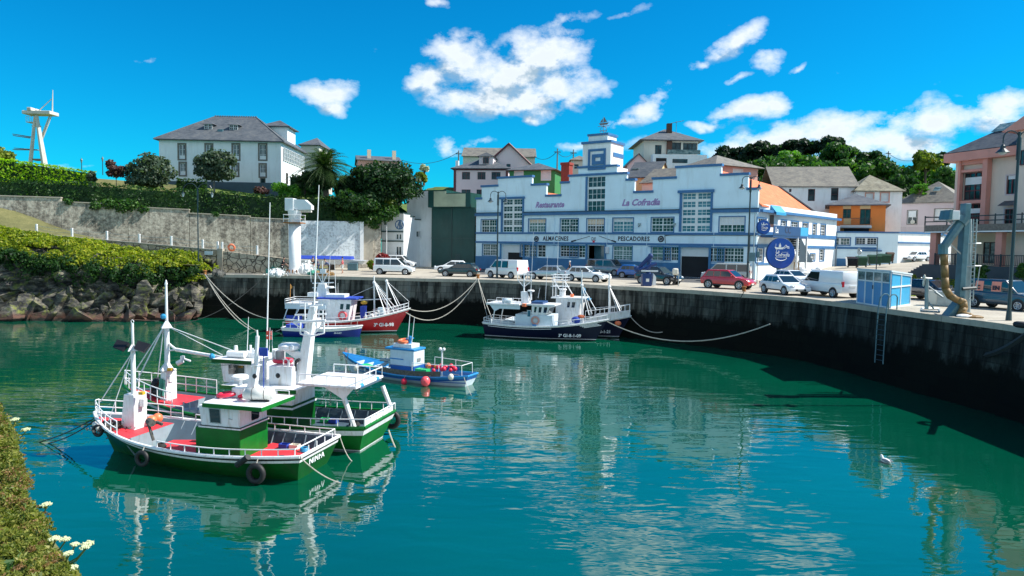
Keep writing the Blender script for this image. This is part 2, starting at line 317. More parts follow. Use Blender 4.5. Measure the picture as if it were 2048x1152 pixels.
    # corrugated green steel
    for nm,col in (('corrugated_green',(.008,.06,.055)),('corrugated_cream',(.42,.46,.33))):
        m,t,b=newmat(nm); uvw=t.add('ShaderNodeTexCoord').outputs['Object']; p=worldpos(t)
        wv=t.add('ShaderNodeTexWave',wave_type='BANDS',bands_direction='X'); wv.inputs['Scale'].default_value=1.6; t.link(p,wv.inputs['Vector'])
        n=t.noise(p,.5,5,.6); t.link(t.mix(1,col,t.ramp(n,[(.3,.8),(.7,1.2)]),'MULTIPLY'),b.inputs['Base Color']); b.inputs['Roughness'].default_value=.4; bump(t,b,wv.outputs['Fac'],.6,.04)
    # water: green body, rippled skin
    m,t,b=newmat('harbour_water'); p=worldpos(t)
    n0=t.noise(p,.05,3,.5)
    c=t.ramp(n0,[(.3,(.0002,.052,.030)),(.7,(.0004,.088,.046))])
    t.link(c,b.inputs['Base Color']); b.inputs['Roughness'].default_value=.015; b.inputs['IOR'].default_value=2.9
    a=t.noise(t.mapping(p,rot=(0,0,rad(8)),scale=(.5,1.3,1)),1.0,1.5,.5,.5)
    a2=t.noise(t.mapping(p,rot=(0,0,rad(-14)),scale=(.6,1.5,1)),3.4,1,.5,.4)
    a3=t.noise(t.mapping(p,rot=(0,0,rad(3)),scale=(.4,1,1)),.3,2,.5)
    pt=t.ramp(t.noise(p,.07,3,.6),[(.40,.45),(.60,1.25)])
    h=t.math('ADD',t.math('MULTIPLY',t.math('ADD',a,t.math('MULTIPLY',a2,.15)),pt),t.math('MULTIPLY',a3,1.3))
    bump(t,b,h,1.0,.026)
special()
def mat(n): return MT[n]
# ---------------- frames, things and mesh building
class Frame:
    def __init__(s,o,ang=0): s.o=Vector(o); s.a=ang; s.ex=Vector((math.cos(ang),math.sin(ang),0)); s.ey=Vector((-math.sin(ang),math.cos(ang),0))
    def w(s,p): return s.o+s.ex*p[0]+s.ey*p[1]+Vector((0,0,p[2]))
    def uv(s,u,v,y=0):      # where the sight line meets the local plane y
        r=ray(u,v); c=Vector((0,0,CAMZ))-s.o; t=(y-c.dot(s.ey))/r.dot(s.ey); p=c+r*t
        return p.dot(s.ex),p.z
    def ux(s,u,v,x=0):
        r=ray(u,v); c=Vector((0,0,CAMZ))-s.o; t=(x-c.dot(s.ex))/r.dot(s.ex); p=c+r*t
        return p.dot(s.ey),p.z
    def uz(s,u,v,z=0):
        p=PZ(u,v,z+s.o.z)-s.o; return p.dot(s.ex),p.dot(s.ey)
def frame2(A,B,z=None):     # local x runs from A to B
    A=Vector(A); B=Vector(B); d=B-A; return Frame((A.x,A.y,A.z if z is None else z),math.atan2(d.y,d.x))
ID=Frame((0,0,0),0)
def lerp(a,b,t): return a+(b-a)*t
def rootloc(p):
    while p.parent: p=p.parent
    return Vector(p.location)
def tag(o,label=None,cat=None,group=None,kind=None):
    if label: o['label']=label
    if cat: o['category']=cat
    if group: o['group']=group
    if kind: o['kind']=kind
    return o
def thing(name,label,cat,loc,group=None,kind=None):
    o=bpy.data.objects.new(name,None); o.empty_display_size=.3; COL.objects.link(o); o.location=loc
    return tag(o,label,cat,group,kind)
class MB:
    def __init__(s,fr=None): s.v=[]; s.f=[]; s.fr=fr; s.uv=None
    def add(s,vs,fs):
        n=len(s.v); s.v.extend([tuple(x) for x in vs]); s.f.extend([tuple(i+n for i in f) for f in fs])
    def box(s,x0,x1,y0,y1,z0,z1):
        s.add([(x,y,z) for z in (z0,z1) for y in (y0,y1) for x in (x0,x1)],[(0,2,3,1),(4,5,7,6),(0,1,5,4),(2,6,7,3),(0,4,6,2),(1,3,7,5)]); return s
    def quad(s,*p): s.add(p,[tuple(range(len(p)))]); return s
    def prism(s,poly,y0,y1,axis='y'):   # poly in (x,z), swept along y (or poly in (x,y) swept along z)
        n=len(poly)
        if axis=='y': a=[(p[0],y0,p[1]) for p in poly]+[(p[0],y1,p[1]) for p in poly]
        elif axis=='z': a=[(p[0],p[1],y0) for p in poly]+[(p[0],p[1],y1) for p in poly]
        else: a=[(y0,p[0],p[1]) for p in poly]+[(y1,p[0],p[1]) for p in poly]
        s.add(a,[tuple(range(n))[::-1],tuple(range(n,2*n))]+[(i,(i+1)%n,(i+1)%n+n,i+n) for i in range(n)]); return s
    def tube(s,p,q,r0,r1=None,n=6,cap=True):
        p=Vector(p); q=Vector(q); r1=r0 if r1 is None else r1; d=(q-p)
        if d.length<1e-6: return s
        d.normalize(); a=d.orthogonal().normalized(); b=d.cross(a); vs=[]
        for c,r in ((p,r0),(q,r1)):
            for i in range(n):
                t=2*math.pi*i/n; vs.append(c+(a*math.cos(t)+b*math.sin(t))*r)
        fs=[(i,(i+1)%n,(i+1)%n+n,i+n) for i in range(n)]
        if cap: fs+=[tuple(range(n))[::-1],tuple(range(n,2*n))]
        s.add(vs,fs); return s
    def path(s,pts,r,n=5):
        for a,b in zip(pts,pts[1:]): s.tube(a,b,r,r,n)
        return s
    def ball(s,c,r,nu=10,nv=7):
        rx,ry,rz=(r,r,r) if isinstance(r,(int,float)) else r; vs=[];fs=[]
        for j in range(nv+1):
            ph=math.pi*j/nv
            for i in range(nu):
                t=2*math.pi*i/nu; vs.append((c[0]+rx*math.sin(ph)*math.cos(t),c[1]+ry*math.sin(ph)*math.sin(t),c[2]+rz*math.cos(ph)))
        for j in range(nv):
            for i in range(nu): fs.append((j*nu+i,(j+1)*nu+i,(j+1)*nu+(i+1)%nu,j*nu+(i+1)%nu))
        s.add(vs,fs); return s
    def torus(s,c,ax,R_,r,n=16,m=7):
        c=Vector(c); ax=Vector(ax).normalized(); a=ax.orthogonal().normalized(); b=ax.cross(a); vs=[];fs=[]
        for i in range(n):
            t=2*math.pi*i/n; d=a*math.cos(t)+b*math.sin(t)
            for j in range(m):
                q=2*math.pi*j/m; vs.append(c+d*(R_+r*math.cos(q))+ax*(r*math.sin(q)))
        for i in range(n):
            for j in range(m): fs.append((i*m+j,((i+1)%n)*m+j,((i+1)%n)*m+(j+1)%m,i*m+(j+1)%m))
        s.add(vs,fs); return s
    def lathe(s,c,prof,n=12):
        vs=[];fs=[]
        for r,z in prof:
            for i in range(n):
                t=2*math.pi*i/n; vs.append((c[0]+r*math.cos(t),c[1]+r*math.sin(t),c[2]+z))
        for j in range(len(prof)-1):
            for i in range(n): fs.append((j*n+i,j*n+(i+1)%n,(j+1)*n+(i+1)%n,(j+1)*n+i))
        fs.append(tuple(range(n))[::-1]); fs.append(tuple(range((len(prof)-1)*n,len(prof)*n))); s.add(vs,fs); return s
    def build(s,name,m,parent=None,smooth=False,bevel=0,label=None,fr=None,seg=2):
        fr=fr or s.fr or ID; base=rootloc(parent) if parent else Vector((0,0,0))
        me=bpy.data.meshes.new(name)
        if parent is None:
            vs=[fr.w(p) for p in s.v]; 
            if vs:
                mx=[max(v[i] for v in vs) for i in range(3)]; mn=[min(v[i] for v in vs) for i in range(3)]
                base=Vector(((mx[0]+mn[0])/2,(mx[1]+mn[1])/2,mn[2]))
            me.from_pydata([v-base for v in vs],[],s.f)
        else: me.from_pydata([fr.w(p)-base for p in s.v],[],s.f)
        if bevel>0:
            bm=bmesh.new(); bm.from_mesh(me); bmesh.ops.remove_doubles(bm,verts=bm.verts,dist=1e-5)
            bmesh.ops.recalc_face_normals(bm,faces=bm.faces)
            es=[e for e in bm.edges if len(e.link_faces)==2 and e.calc_face_angle(0)>.35]
            bmesh.ops.bevel(bm,geom=es,offset=bevel,segments=seg,affect='EDGES',profile=.5); bm.to_mesh(me); bm.free()
        else:
            bm=bmesh.new(); bm.from_mesh(me); bmesh.ops.recalc_face_normals(bm,faces=bm.faces); bm.to_mesh(me); bm.free()
        if smooth:
            for p in me.polygons: p.use_smooth=True
        me.materials.append(mat(m)); o=bpy.data.objects.new(name,me); COL.objects.link(o)
        if parent: o.parent=parent
        else: o.location=base
        if label: o['label']=label
        return o
def copy_tree(o,parent=None):
    c=o.copy(); COL.objects.link(c)
    if parent: c.parent=parent
    for ch in list(o.children): copy_tree(ch,c)
    return c
def text(s,size,m,parent,fr,x,y,z,name='lettering',align='LEFT',bold=0,shear=0,sx=1,extr=.015,spacing=1.0,yaw=0,flip=False):
    c=bpy.data.curves.new(name,'FONT'); c.body=s; c.size=size; c.extrude=extr; c.offset=bold; c.shear=shear; c.align_x=align; c.space_character=spacing; c.resolution_u=2
    o=bpy.data.objects.new('tmp',c); COL.objects.link(o); dg=bpy.context.evaluated_depsgraph_get(); me=bpy.data.meshes.new_from_object(o.evaluated_get(dg)); 
    bpy.data.objects.remove(o); base=rootloc(parent)
    for v in me.vertices:
        a,b,cc=v.co.x*sx,v.co.y,v.co.z
        v.co=fr.w((x+a*math.cos(yaw),y-cc+a*math.sin(yaw),z+b))-base
    me.materials.clear(); me.materials.append(mat(m)); q=bpy.data.objects.new(name,me); COL.objects.link(q); q.parent=parent; return q
def wallmesh(mb,rects,holes=(),t=.3,y0=0):
    xs=sorted({round(r[i],3) for r in list(rects)+list(holes) for i in (0,2)}); zs=sorted({round(r[i],3) for r in list(rects)+list(holes) for i in (1,3)})
    def inside(x,z,L): return any(r[0]-1e-3<x<r[2]+1e-3 and r[1]-1e-3<z<r[3]+1e-3 for r in L)
    F={}
    for i in range(len(xs)-1):
        for j in range(len(zs)-1):
            x=(xs[i]+xs[i+1])/2; z=(zs[j]+zs[j+1])/2; F[i,j]=inside(x,z,rects) and not inside(x,z,holes)
    y1=y0+t
    for (i,j),f in F.items():
        if not f: continue
        a,b,c,d=xs[i],xs[i+1],zs[j],zs[j+1]
        mb.quad((a,y0,c),(b,y0,c),(b,y0,d),(a,y0,d)); mb.quad((a,y1,c),(a,y1,d),(b,y1,d),(b,y1,c))
        if not F.get((i-1,j)): mb.quad((a,y0,c),(a,y0,d),(a,y1,d),(a,y1,c))
        if not F.get((i+1,j)): mb.quad((b,y0,c),(b,y1,c),(b,y1,d),(b,y0,d))
        if not F.get((i,j-1)): mb.quad((a,y0,c),(a,y1,c),(b,y1,c),(b,y0,c))
        if not F.get((i,j+1)): mb.quad((a,y0,d),(b,y0,d),(b,y1,d),(a,y1,d))
    return mb
def window(par,fr,x0,x1,z0,z1,cols=(1,),rows=1,fm='white_paint',pm='glass',d=.14,fw=.06,mw=.035,trim=None,tw=.08,name='window',gap=.1,label=None,sill=None,blind=0,bm='shutter'):
    """cols: muntin cells of each light; lights divided by a mullion"""
    f=MB(fr); y0,y1=d-.05,d+.02
    f.box(x0,x1,y0,y1,z0,z0+fw); f.box(x0,x1,y0,y1,z1-fw,z1); f.box(x0,x0+fw,y0,y1,z0+fw,z1-fw); f.box(x1-fw,x1,y0,y1,z0+fw,z1-fw)
    n=len(cols); wl=(x1-x0-2*fw-(n-1)*gap)/n
    for k,c in enumerate(cols):
        a=x0+fw+k*(wl+gap)
        if k: f.box(a-gap,a,y0-.004,y1,z0+fw,z1-fw)
        for i in range(1,c): xx=a+wl*i/c; f.box(xx-mw/2,xx+mw/2,y0+.012,y1-.01,z0+fw,z1-fw)
    rr=rows if isinstance(rows,tuple) else (rows,)
    m=len(rr); hl=(z1-z0-2*fw-(m-1)*gap)/m
    for k,c in enumerate(rr):
        a=z0+fw+k*(hl+gap)
        if k: f.box(x0+fw,x1-fw,y0-.007,y1,a-gap,a)
        for i in range(1,c): zz=a+hl*i/c; f.box(x0+fw,x1-fw,y0+.016,y1-.012,zz-mw/2,zz+mw/2)
    o=f.build(name,fm,par,label=label)
    MB(fr).quad((x0,d+.025,z0),(x1,d+.025,z0),(x1,d+.025,z1),(x0,d+.025,z1)).build('pane',pm,o)
    if blind: zb_=lerp(z1,z0,blind); MB(fr).quad((x0+fw,d+.021,zb_),(x1-fw,d+.021,zb_),(x1-fw,d+.021,z1-fw),(x0+fw,d+.021,z1-fw)).build('blind',bm,o)
    if trim:
        t=MB(fr); t.box(x0-tw,x0,-.035,.06,z0-tw,z1+tw); t.box(x1,x1+tw,-.035,.06,z0-tw,z1+tw); t.box(x0,x1,-.035,.06,z1,z1+tw); t.box(x0,x1,-.035,.06,z0-tw,z0); t.build('trim',trim,o)
    if sill: MB(fr).box(x0-.1,x1+.1,-.12,.05,z0-.09,z0-.002).build('sill',sill,o)
    return o
def leafmesh(name,pts,size,m,parent=None,up=.3,asp=1.6,rng=None,normals=None,flat=.0):
    rng=rng or np.random.default_rng(int(abs(pts).sum()*10)%99991); N=len(pts)
    nrm=rng.normal(size=(N,3)); nrm[:,2]+=up
    if normals is not None: nrm=nrm*.6+normals*1.1
    nrm/=np.linalg.norm(nrm,axis=1)[:,None]
    t=rng.normal(size=(N,3)); t-=nrm*(t*nrm).sum(1)[:,None]; t/=np.linalg.norm(t,axis=1)[:,None]; b=np.cross(nrm,t)
    s=size*rng.uniform(.55,1.35,size=(N,1)); a=t*s*asp/2; c=b*s/2
    base=np.array(rootloc(parent)) if parent else np.array([pts[:,0].mean(),pts[:,1].mean(),pts[:,2].min()])
    V=np.stack([pts-a,pts-c*1.0+a*.1,pts+a,pts+c*1.0+a*.1],1).reshape(-1,3)-base
    me=bpy.data.meshes.new(name); me.vertices.add(4*N); me.loops.add(4*N); me.polygons.add(N)
    me.vertices.foreach_set('co',V.astype(np.float32).ravel()); me.loops.foreach_set('vertex_index',np.arange(4*N,dtype=np.int32))
    me.polygons.foreach_set('loop_start',np.arange(0,4*N,4,dtype=np.int32)); me.polygons.foreach_set('loop_total',np.full(N,4,dtype=np.int32)); me.update(calc_edges=True)
    me.materials.append(mat(m)); o=bpy.data.objects.new(name,me); COL.objects.link(o)
    if parent: o.parent=parent
    else: o.location=base
    return o
def lobes(c,r,nl,lr,seed):
    rng=np.random.default_rng(seed); L=[]
    for i in range(nl):
        d=rng.normal(size=3); d/=np.linalg.norm(d); k=rng.uniform(.25,1)**.6
        L.append((np.array(c)+d*np.array(r)*k*.8, lr*rng.uniform(.6,1.25)))
    return L
def crownpts(c,r,n,nl,lr,seed,squash=.75,below=-.75):
    rng=np.random.default_rng(seed+1); L=lobes(c,r,nl,lr,seed); P=[];N=[]
    for (q,s) in L:
        k=int(n/nl); d=rng.normal(size=(k,3)); d/=np.linalg.norm(d,axis=1)[:,None]; d[:,2]*=squash
        rr=s*rng.uniform(.55,1.08,size=(k,1))
        p=q+d*rr; keep=d[:,2]>below*squash; P.append(p[keep]); N.append(d[keep])
    return np.concatenate(P),np.concatenate(N),L
def tree(name,label,cat,base,c,r,n,m,size,nl=14,lr=None,seed=1,bark='bark',tr=.22,group=None,limbs=6,core=False,up=.2,squash=.75):
    """base: foot of the trunk; c, r: centre and radii of the crown"""
    t=thing(name,label,cat,base,group); lr=lr or min(r)*.5
    P,N,L=crownpts(c,r,n,nl,lr,seed,squash)
    leafmesh('crown',P,size,m,t,up=up,normals=N,rng=np.random.default_rng(seed))
    b=MB(); top=Vector(c)-Vector((0,0,r[2]*.3)); b.tube(base,top,tr,tr*.6,8)
    rr=random.Random(seed)
    for q,s in rr.sample(L,min(limbs,len(L))):
        mid=Vector(base).lerp(top,rr.uniform(.55,1)); b.tube(mid,Vector(q),tr*.45,tr*.12,5)
    b.build('trunk',bark,t); return t
# ================= setting
DECK=4.45
def sm(a,b,x): 
    t=max(0,min(1,(x-a)/(b-a))); return t*t*(3-2*t)
def lerp(a,b,t): return a+(b-a)*t
w_=MB(); w_.quad((-400,-60,0),(400,-60,0),(400,130,0),(-400,130,0)); tag(w_.build('water','harbour_water'),kind='structure')
edge_px=[(380,548),(600,551),(850,557),(1000,560),(1125,566),(1250,573),(1380,580),(1480,587),(1530,590),(1607,596),(1714,609),(1778,618),(1885,632),(2008,648)]
E_=[PZ(u,v,DECK) for u,v in edge_px]; EDGE=[(p.x,p.y) for p in E_]
EDGE=[(-40,EDGE[0][1]+.8)]+EDGE+[(24.2,20),(24.4,0),(24.4,-30)]
dk=MB(); poly=[(x,y) for x,y in EDGE]+[(160,-30),(160,112),(-40,112)]
dk.quad(*[(x,y,DECK) for x,y in poly]); tag(dk.build('quay','quay_concrete'),kind='structure')
# quay wall, slight batter, with its own unrolled UVs
def quaywall():
    me=bpy.data.meshes.new('quay_wall'); vs=[];fs=[];uvs=[]; s=0; prev=None
    for i,(x,y) in enumerate(EDGE):
        if prev: s+=math.hypot(x-prev[0],y-prev[1])
        prev=(x,y)
        a=EDGE[max(0,i-1)]; b=EDGE[min(len(EDGE)-1,i+1)]; d=Vector((b[0]-a[0],b[1]-a[1])).normalized(); nx,ny=d.y,-d.x
        nx,ny=(nx,ny) if True else (nx,ny)
        # outward = towards the basin (left of travel is land on the far side)
        for k,(z,o) in enumerate(((DECK-.004,0),(DECK-.35,0.0),(2.2,.12),(-1.5,.35))):
            vs.append((x+nx*o,y+ny*o,z)); uvs.append((s,z))
    for i in range(len(EDGE)-1):
        for k in range(3):
            fs.append((i*4+k,i*4+k+1,i*4+4+k+1,i*4+4+k))
    me.from_pydata(vs,[],fs); uv=me.uv_layers.new(name='UVMap')
    for p in me.polygons:
        for li in p.loop_indices: uv.data[li].uv=uvs[me.loops[li].vertex_index]
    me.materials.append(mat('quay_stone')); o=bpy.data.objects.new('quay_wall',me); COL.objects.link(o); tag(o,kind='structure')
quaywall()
# coping stones along the edge
cp=MB()
for a,b in zip(EDGE[1:-1],EDGE[2:]):
    a=Vector((*a,0)); b=Vector((*b,0)); d=b-a; L=d.length; n=max(1,int(L/2.2)); dn=d.normalized(); nn=Vector((dn.y,-dn.x,0))
    for i in range(n):
        p=a+d*(i/n)+dn*.012; q=a+d*((i+1)/n)-dn*.012; h=DECK+.004+.02*R.random()
        c=[p+nn*.05,q+nn*.05,q-nn*.55,p-nn*.55]
        cp.add([(v.x,v.y,DECK-.3) for v in c[:2]]+[(v.x,v.y,h) for v in c],[(2,3,4,5),(0,1,3,2),(0,2,5),(1,4,3)])
tag(cp.build('quay_edge','concrete_cap'),kind='structure')
# strip between quay apron and building; the building's shade is put into its colour
rd=MB(); pts=[(940,546),(1090,548),(1250,557),(1400,563),(1500,569)]
near=[PZ(u,v+3,DECK) for u,v in pts]
far=[PZ(u,v-9,DECK) for u,v in pts]
for i in range(len(pts)-1): rd.quad(*[(p.x,p.y,DECK+.004) for p in (near[i],near[i+1],far[i+1],far[i])])
tag(rd.build('shade_strip','shaded_road'),kind='structure')
def WALLY(x): return 84+(x+61.4)*.3016
PA=PY(0,463,76); PB=PY(640,530,78)
def pathz(x): return max(DECK+.02,lerp(8.45,DECK,max(-1,(x+56)/(33))))
def wtop(x): return lerp(12.9,10.8,max(-.6,min(1,(x+61)/43)))
def hz(x,y):
    if x<-15:
        wy=WALLY(x)
        if y<wy+.4: return pathz(x)-.03 if x<-22 else DECK-.05
        t=wtop(x)-.6+sm(8.5,15,y-wy)*4.2+sm(120,400,y)*4; k=sm(-20,-15,x); return lerp(t,5+sm(104,128,y)*13,k)
    z=5+sm(106,126,y)*13+sm(150,330,y)*16
    z2=6.0+sm(100,135,y)*9+sm(130,190,y)*13+sm(190,330,y)*8
    return lerp(z,z2,sm(28,50,x))-.6*(1-sm(104,108,y))
def grid(name,xs,ys,f,m,cut=None):
    g=MB(); nx=len(xs)
    g.v=[(x,y,f(x,y)) for y in ys for x in xs]
    for j in range(len(ys)-1):
        for i in range(nx-1):
            if cut and cut((xs[i]+xs[i+1])/2,(ys[j]+ys[j+1])/2): continue
            g.f.append((j*nx+i,j*nx+i+1,(j+1)*nx+i+1,(j+1)*nx+i))
    return tag(g.build(name,m,smooth=True),kind='structure')
xs=[-420,-300,-200,-140,-100]+[-80+i*1.5 for i in range(0,94)]+[65,80,100,130,180,260,420]
ys=[97+i*1.5 for i in range(40)]+[160,170,180,195,215,240,280,330,420,700,1500,3000]
grid('hill',xs,ys,lambda x,y:hz(x,y)+.25*noise.noise((x*.2,y*.2,0)),'hill_grass',cut=lambda x,y: (x>-22.5 and y<(116 if x<-8 else 104.5)))
grid('terrace',[-100+i*1.2 for i in range(72)],[WALLY(-100)+i*.9 for i in range(34)],lambda x,y:hz(x,y),'soil',cut=lambda x,y: y<WALLY(x)+.5 or (x>-22.5 and y<116))
# path up to the left above the cliff
pf=lambda x,y:pathz(x)
grid('path',[-110+i*2 for i in range(44)],[75.2,77,79,81,84,88,92,96.5],lambda x,y: pathz(x)+(.9*sm(-50,-62,x)*sm(79,84,y)+1.5*sm(-52,-62,x)*sm(79,83,y)),'soil',cut=lambda x,y:y>WALLY(x)+1.5)
# street rising to the right
def stz(x,y): return 4.44+(1.25*sm(32,46,x)+.85*sm(46,58,x))*sm(58,90,y)
grid('street',[26+i*2 for i in range(50)],[54+i*2 for i in range(26)],stz,'quay_concrete',cut=lambda x,y: stz(x,y)<4.452)
# ---- retaining wall
t=thing('retaining_wall','long stained grey retaining wall with stepped top below the hedge','wall',(-40,WALLY(-40),pathz(-40)))
wf=frame2((-61.4,84,0),(-18.3,97,0))
steps=[(-260,392),(121,396),(122,404),(255,410),(256,414),(378,420),(379,427),(500,433),(501,436),(588,440)]
rw=MB(wf); cap=MB(wf)
for i in range(0,len(steps),2):
    (u0,v0),(u1,v1)=steps[i],steps[i+1]; xa,za=wf.uv(u0,v0); xb,zb=wf.uv(u1,v1); z=max(za,zb)
    if i==0: z=zb
    rw.prism([(xa,2),(xb,2),(xb,zb),(xa,z)],0,.6); cap.prism([(xa-.05,zb if i==0 else za),(xb+.05,zb),(xb+.05,zb+.12),(xa-.05,(zb if i==0 else za)+.12)],-.1,.7)
rw.build('wall','old_wall',t); cap.build('coping','concrete_cap',t)
t=thing('whitewashed_wall','blotchy whitewashed wall with a grey plinth behind the white crane column','wall',(-27,94,DECK))
xa,_=wf.uv(577,440); xb,z1=wf.uv(727,443); xc,_=wf.uv(758,443); _,zp=wf.uv(700,522)
MB(wf).prism([(xa,DECK),(xb,DECK),(xb,z1),(xa,wf.uv(577,441)[1])],-.25,.6).build('wall','whitewashed_wall',t)
MB(wf).box(xa+.3,xb+.2,-.9,-.26,DECK-.2,zp-.4).build('plinth','old_wall',t)
MB(wf).box(xb-.5,xb,-.42,-.252,DECK,z1-.05).build('pilaster','white_paint',t)
t=thing('stone_pier','tall cream stone pier at the right end of the whitewashed wall','wall',wf.w((xb+1,0,DECK)))
xm_=wf.uv(746,443)[0]; MB(wf).box(xb+.02,xm_,-.1,.7,DECK,z1+.1).build('pier','concrete_cap',t)
MB(wf).box(xm_+.01,xc+.3,.2,.9,DECK,z1-.3).build('wall','old_wall',t)
# ---- low wall beside the path, with white posts and chains
lw=frame2((PY(-260,448,75.6).x,75.6,0),(PY(400,500,75.4).x,75.4,0))
t=thing('low_stone_wall','low rubble wall with pale coping running down beside the path','wall',(-44,75.5,6))
a=lw.uv(-260,440); b=lw.uv(437,501.5)
MB(lw).prism([(a[0],a[1]-3),(b[0],b[1]-3.2),b,a],0,.45).build('wall','rubble_wall',t)
MB(lw).prism([(a[0],a[1]),(b[0],b[1]),(b[0],b[1]+.12),(a[0],a[1]+.12)],-.08,.5).build('coping','concrete_cap',t)
t=thing('rubble_wall','crazy-paved rubble wall with wide joints at the end of the path','wall',(-28,76,DECK))
c=lw.uv(446,502); d=lw.uv(588,519)
MB(lw).prism([(c[0],DECK-.1),(d[0],DECK-.1),d,c],-.2,.5).build('wall','rubble_wall',t)
MB(lw).box(c[0]-.5,c[0]+.05,-.3,.55,DECK-.1,c[1]+.25).build('pier','concrete_cap',t)
posts=[(71,448,470),(142,456,475),(212,462,481),(277,468,487),(341,472,492),(404,479,498),(434,483,501),(443,484,501),(513,491,508)]
pp=[]
for i,(u,v0,v1) in enumerate(posts):
    x,z=lw.uv(u,v1+1); _,z2=lw.uv(u,v0)
    o=MB(lw).box(x-.09,x+.09,.1,.28,z-.02,z2).build('railing_post','white_paint',bevel=.02)
    names=['first','second','third','fourth','fifth','sixth','seventh','eighth','ninth']
    tag(o,'white railing post on the path wall, %s from the left'%names[i],'post','white posts along the path wall'); pp.append((x,z2))
ch=MB(lw)
for (xa,za),(xb,zb) in zip(pp,pp[1:]):
    if xb-xa<.8: continue
    for dz in (.12,.5):
        pts=[]
        for k in range(9):
            s=k/8; pts.append((lerp(xa,xb,s),.19,lerp(za,zb,s)-dz-.22*4*s*(1-s)*.6))
        ch.path(pts,.022,4)
tag(ch.build('railing_chain','galvanised'),'thin grey chains slung between the white posts','chain')
def bench(i,u,v,lab):
    x,z=lw.uv(u,v,3.2); fr=Frame(lw.w((x,3.2,0)),lw.a)
    t=thing('bench',lab,'bench',fr.w((0,0,pathz(fr.o.x))),'brown benches along the path'); z0=pathz(fr.o.x)
    s=MB(fr)
    for k in range(4): s.box(-.95,.95,-.4+k*.13,-.3+k*.13,z0+.43,z0+.47)
    s.build('seat','wood_brown',t); s=MB(fr)
    for k in range(3): s.box(-.95,.95,.12+k*.03,.16+k*.03,z0+.55+k*.14,z0+.66+k*.14)
    s.build('backrest','wood_brown',t)
    for sx in (-.75,.75): MB(fr).box(sx-.04,sx+.04,-.38,.12,z0,z0+.425).build('leg','lamp_black',t)
bench(0,360,486,'brown slatted bench left of the tall thin lamp post'); bench(1,416,489,'brown slatted bench just right of the tall thin lamp post'); bench(2,462,494,'brown slatted bench behind the orange lifebuoy')
x,z=lw.uv(463,497,.5); 
o=MB(lw).torus((x,.5,z+.1),(0,1,.2),.33,.11).build('lifebuoy','buoy_orange',smooth=True); tag(o,'orange lifebuoy on the path in front of the third bench','lifebuoy')
# ---- cliff
def cliff():
    g=MB(); nu,nv=190,60; 
    for j in range(nv+1):
        for i in range(nu+1):
            s=i/nu; k=j/nv; x=lerp(-84,-31.0,s); top=lerp(8.2,6.0,sm(-56,-36,x)); z=lerp(-1,top,k)
            y=68.2+2.6*k**1.3+ (2.6*sm(-38.5,-33,x))
            q=Vector((x*.42+z*.3,z*.55-x*.12,0)); d,_=noise.voronoi(q,distance_metric='DISTANCE',exponent=2.5); d2,_=noise.voronoi(q*2.7+Vector((3,1,0)))
            f=(d[1]-d[0])
            cell=noise.cell(Vector((_[0][0]*9,_[0][1]*9,1)))
            y-= 1.3*min(1,f*1.6)*(1-k*.55)+ .5*min(1,(d2[1]-d2[0])*2)*(1-k*.3)+1.0*noise.noise((x*.25,z*.3,4))+.25*noise.noise((x*1.5,z*1.5,1))+(1-k)*1.0
            x2=x+.3*noise.noise((x*.8,z*.8,9))
            g.v.append((x2,y,z+.3*noise.noise((x*.7,z*.9,3))))
    for j in range(nv):
        for i in range(nu): a=j*(nu+1)+i; g.f.append((a,a+1,a+nu+2,a+nu+1))
    o=g.build('cliff','rock'); tag(o,kind='structure')
cliff()
def rocks():
    rr=random.Random(3); bm=bmesh.new()
    for i in range(300):
        x=rr.uniform(-66,-32.2); k=rr.random()**1.3; z=lerp(-.3,3.2,k); s=lerp(1.9,1.0,k)*rr.uniform(.3,1.25); y=66.7+k*2.3+1.9*sm(-38,-33,x)+rr.uniform(-.35,.5)
        rot=Matrix.Rotation(rr.uniform(-1.05,-.65) if rr.random()<.75 else rr.uniform(0,1),3,'Y')@Matrix.Rotation(rr.uniform(-.3,.3),3,'X')@Matrix.Rotation(rr.uniform(-.5,.5),3,'Z')
        sc=Vector((rr.uniform(.9,1.7),rr.uniform(.5,.9),rr.uniform(.5,1.0)))*s; vs=[]
        for q in range(11):
            d=Vector((rr.uniform(-1,1),rr.uniform(-1,1),rr.uniform(-1,1))); d=d.normalized()*rr.uniform(.75,1); d=Vector((d.x*sc.x,d.y*sc.y,d.z*sc.z)); vs.append(bm.verts.new(rot@d+Vector((x,y,z))))
        r=bmesh.ops.convex_hull(bm,input=vs); bmesh.ops.delete(bm,geom=[v for v in set(r['geom_interior']+r['geom_unused']) if isinstance(v,bmesh.types.BMVert)],context='VERTS')
    me=bpy.data.meshes.new('rocks'); bm.to_mesh(me); bm.free(); me.materials.append(mat('rock')); o=bpy.data.objects.new('rocks',me); COL.objects.link(o); tag(o,kind='structure')
rocks()
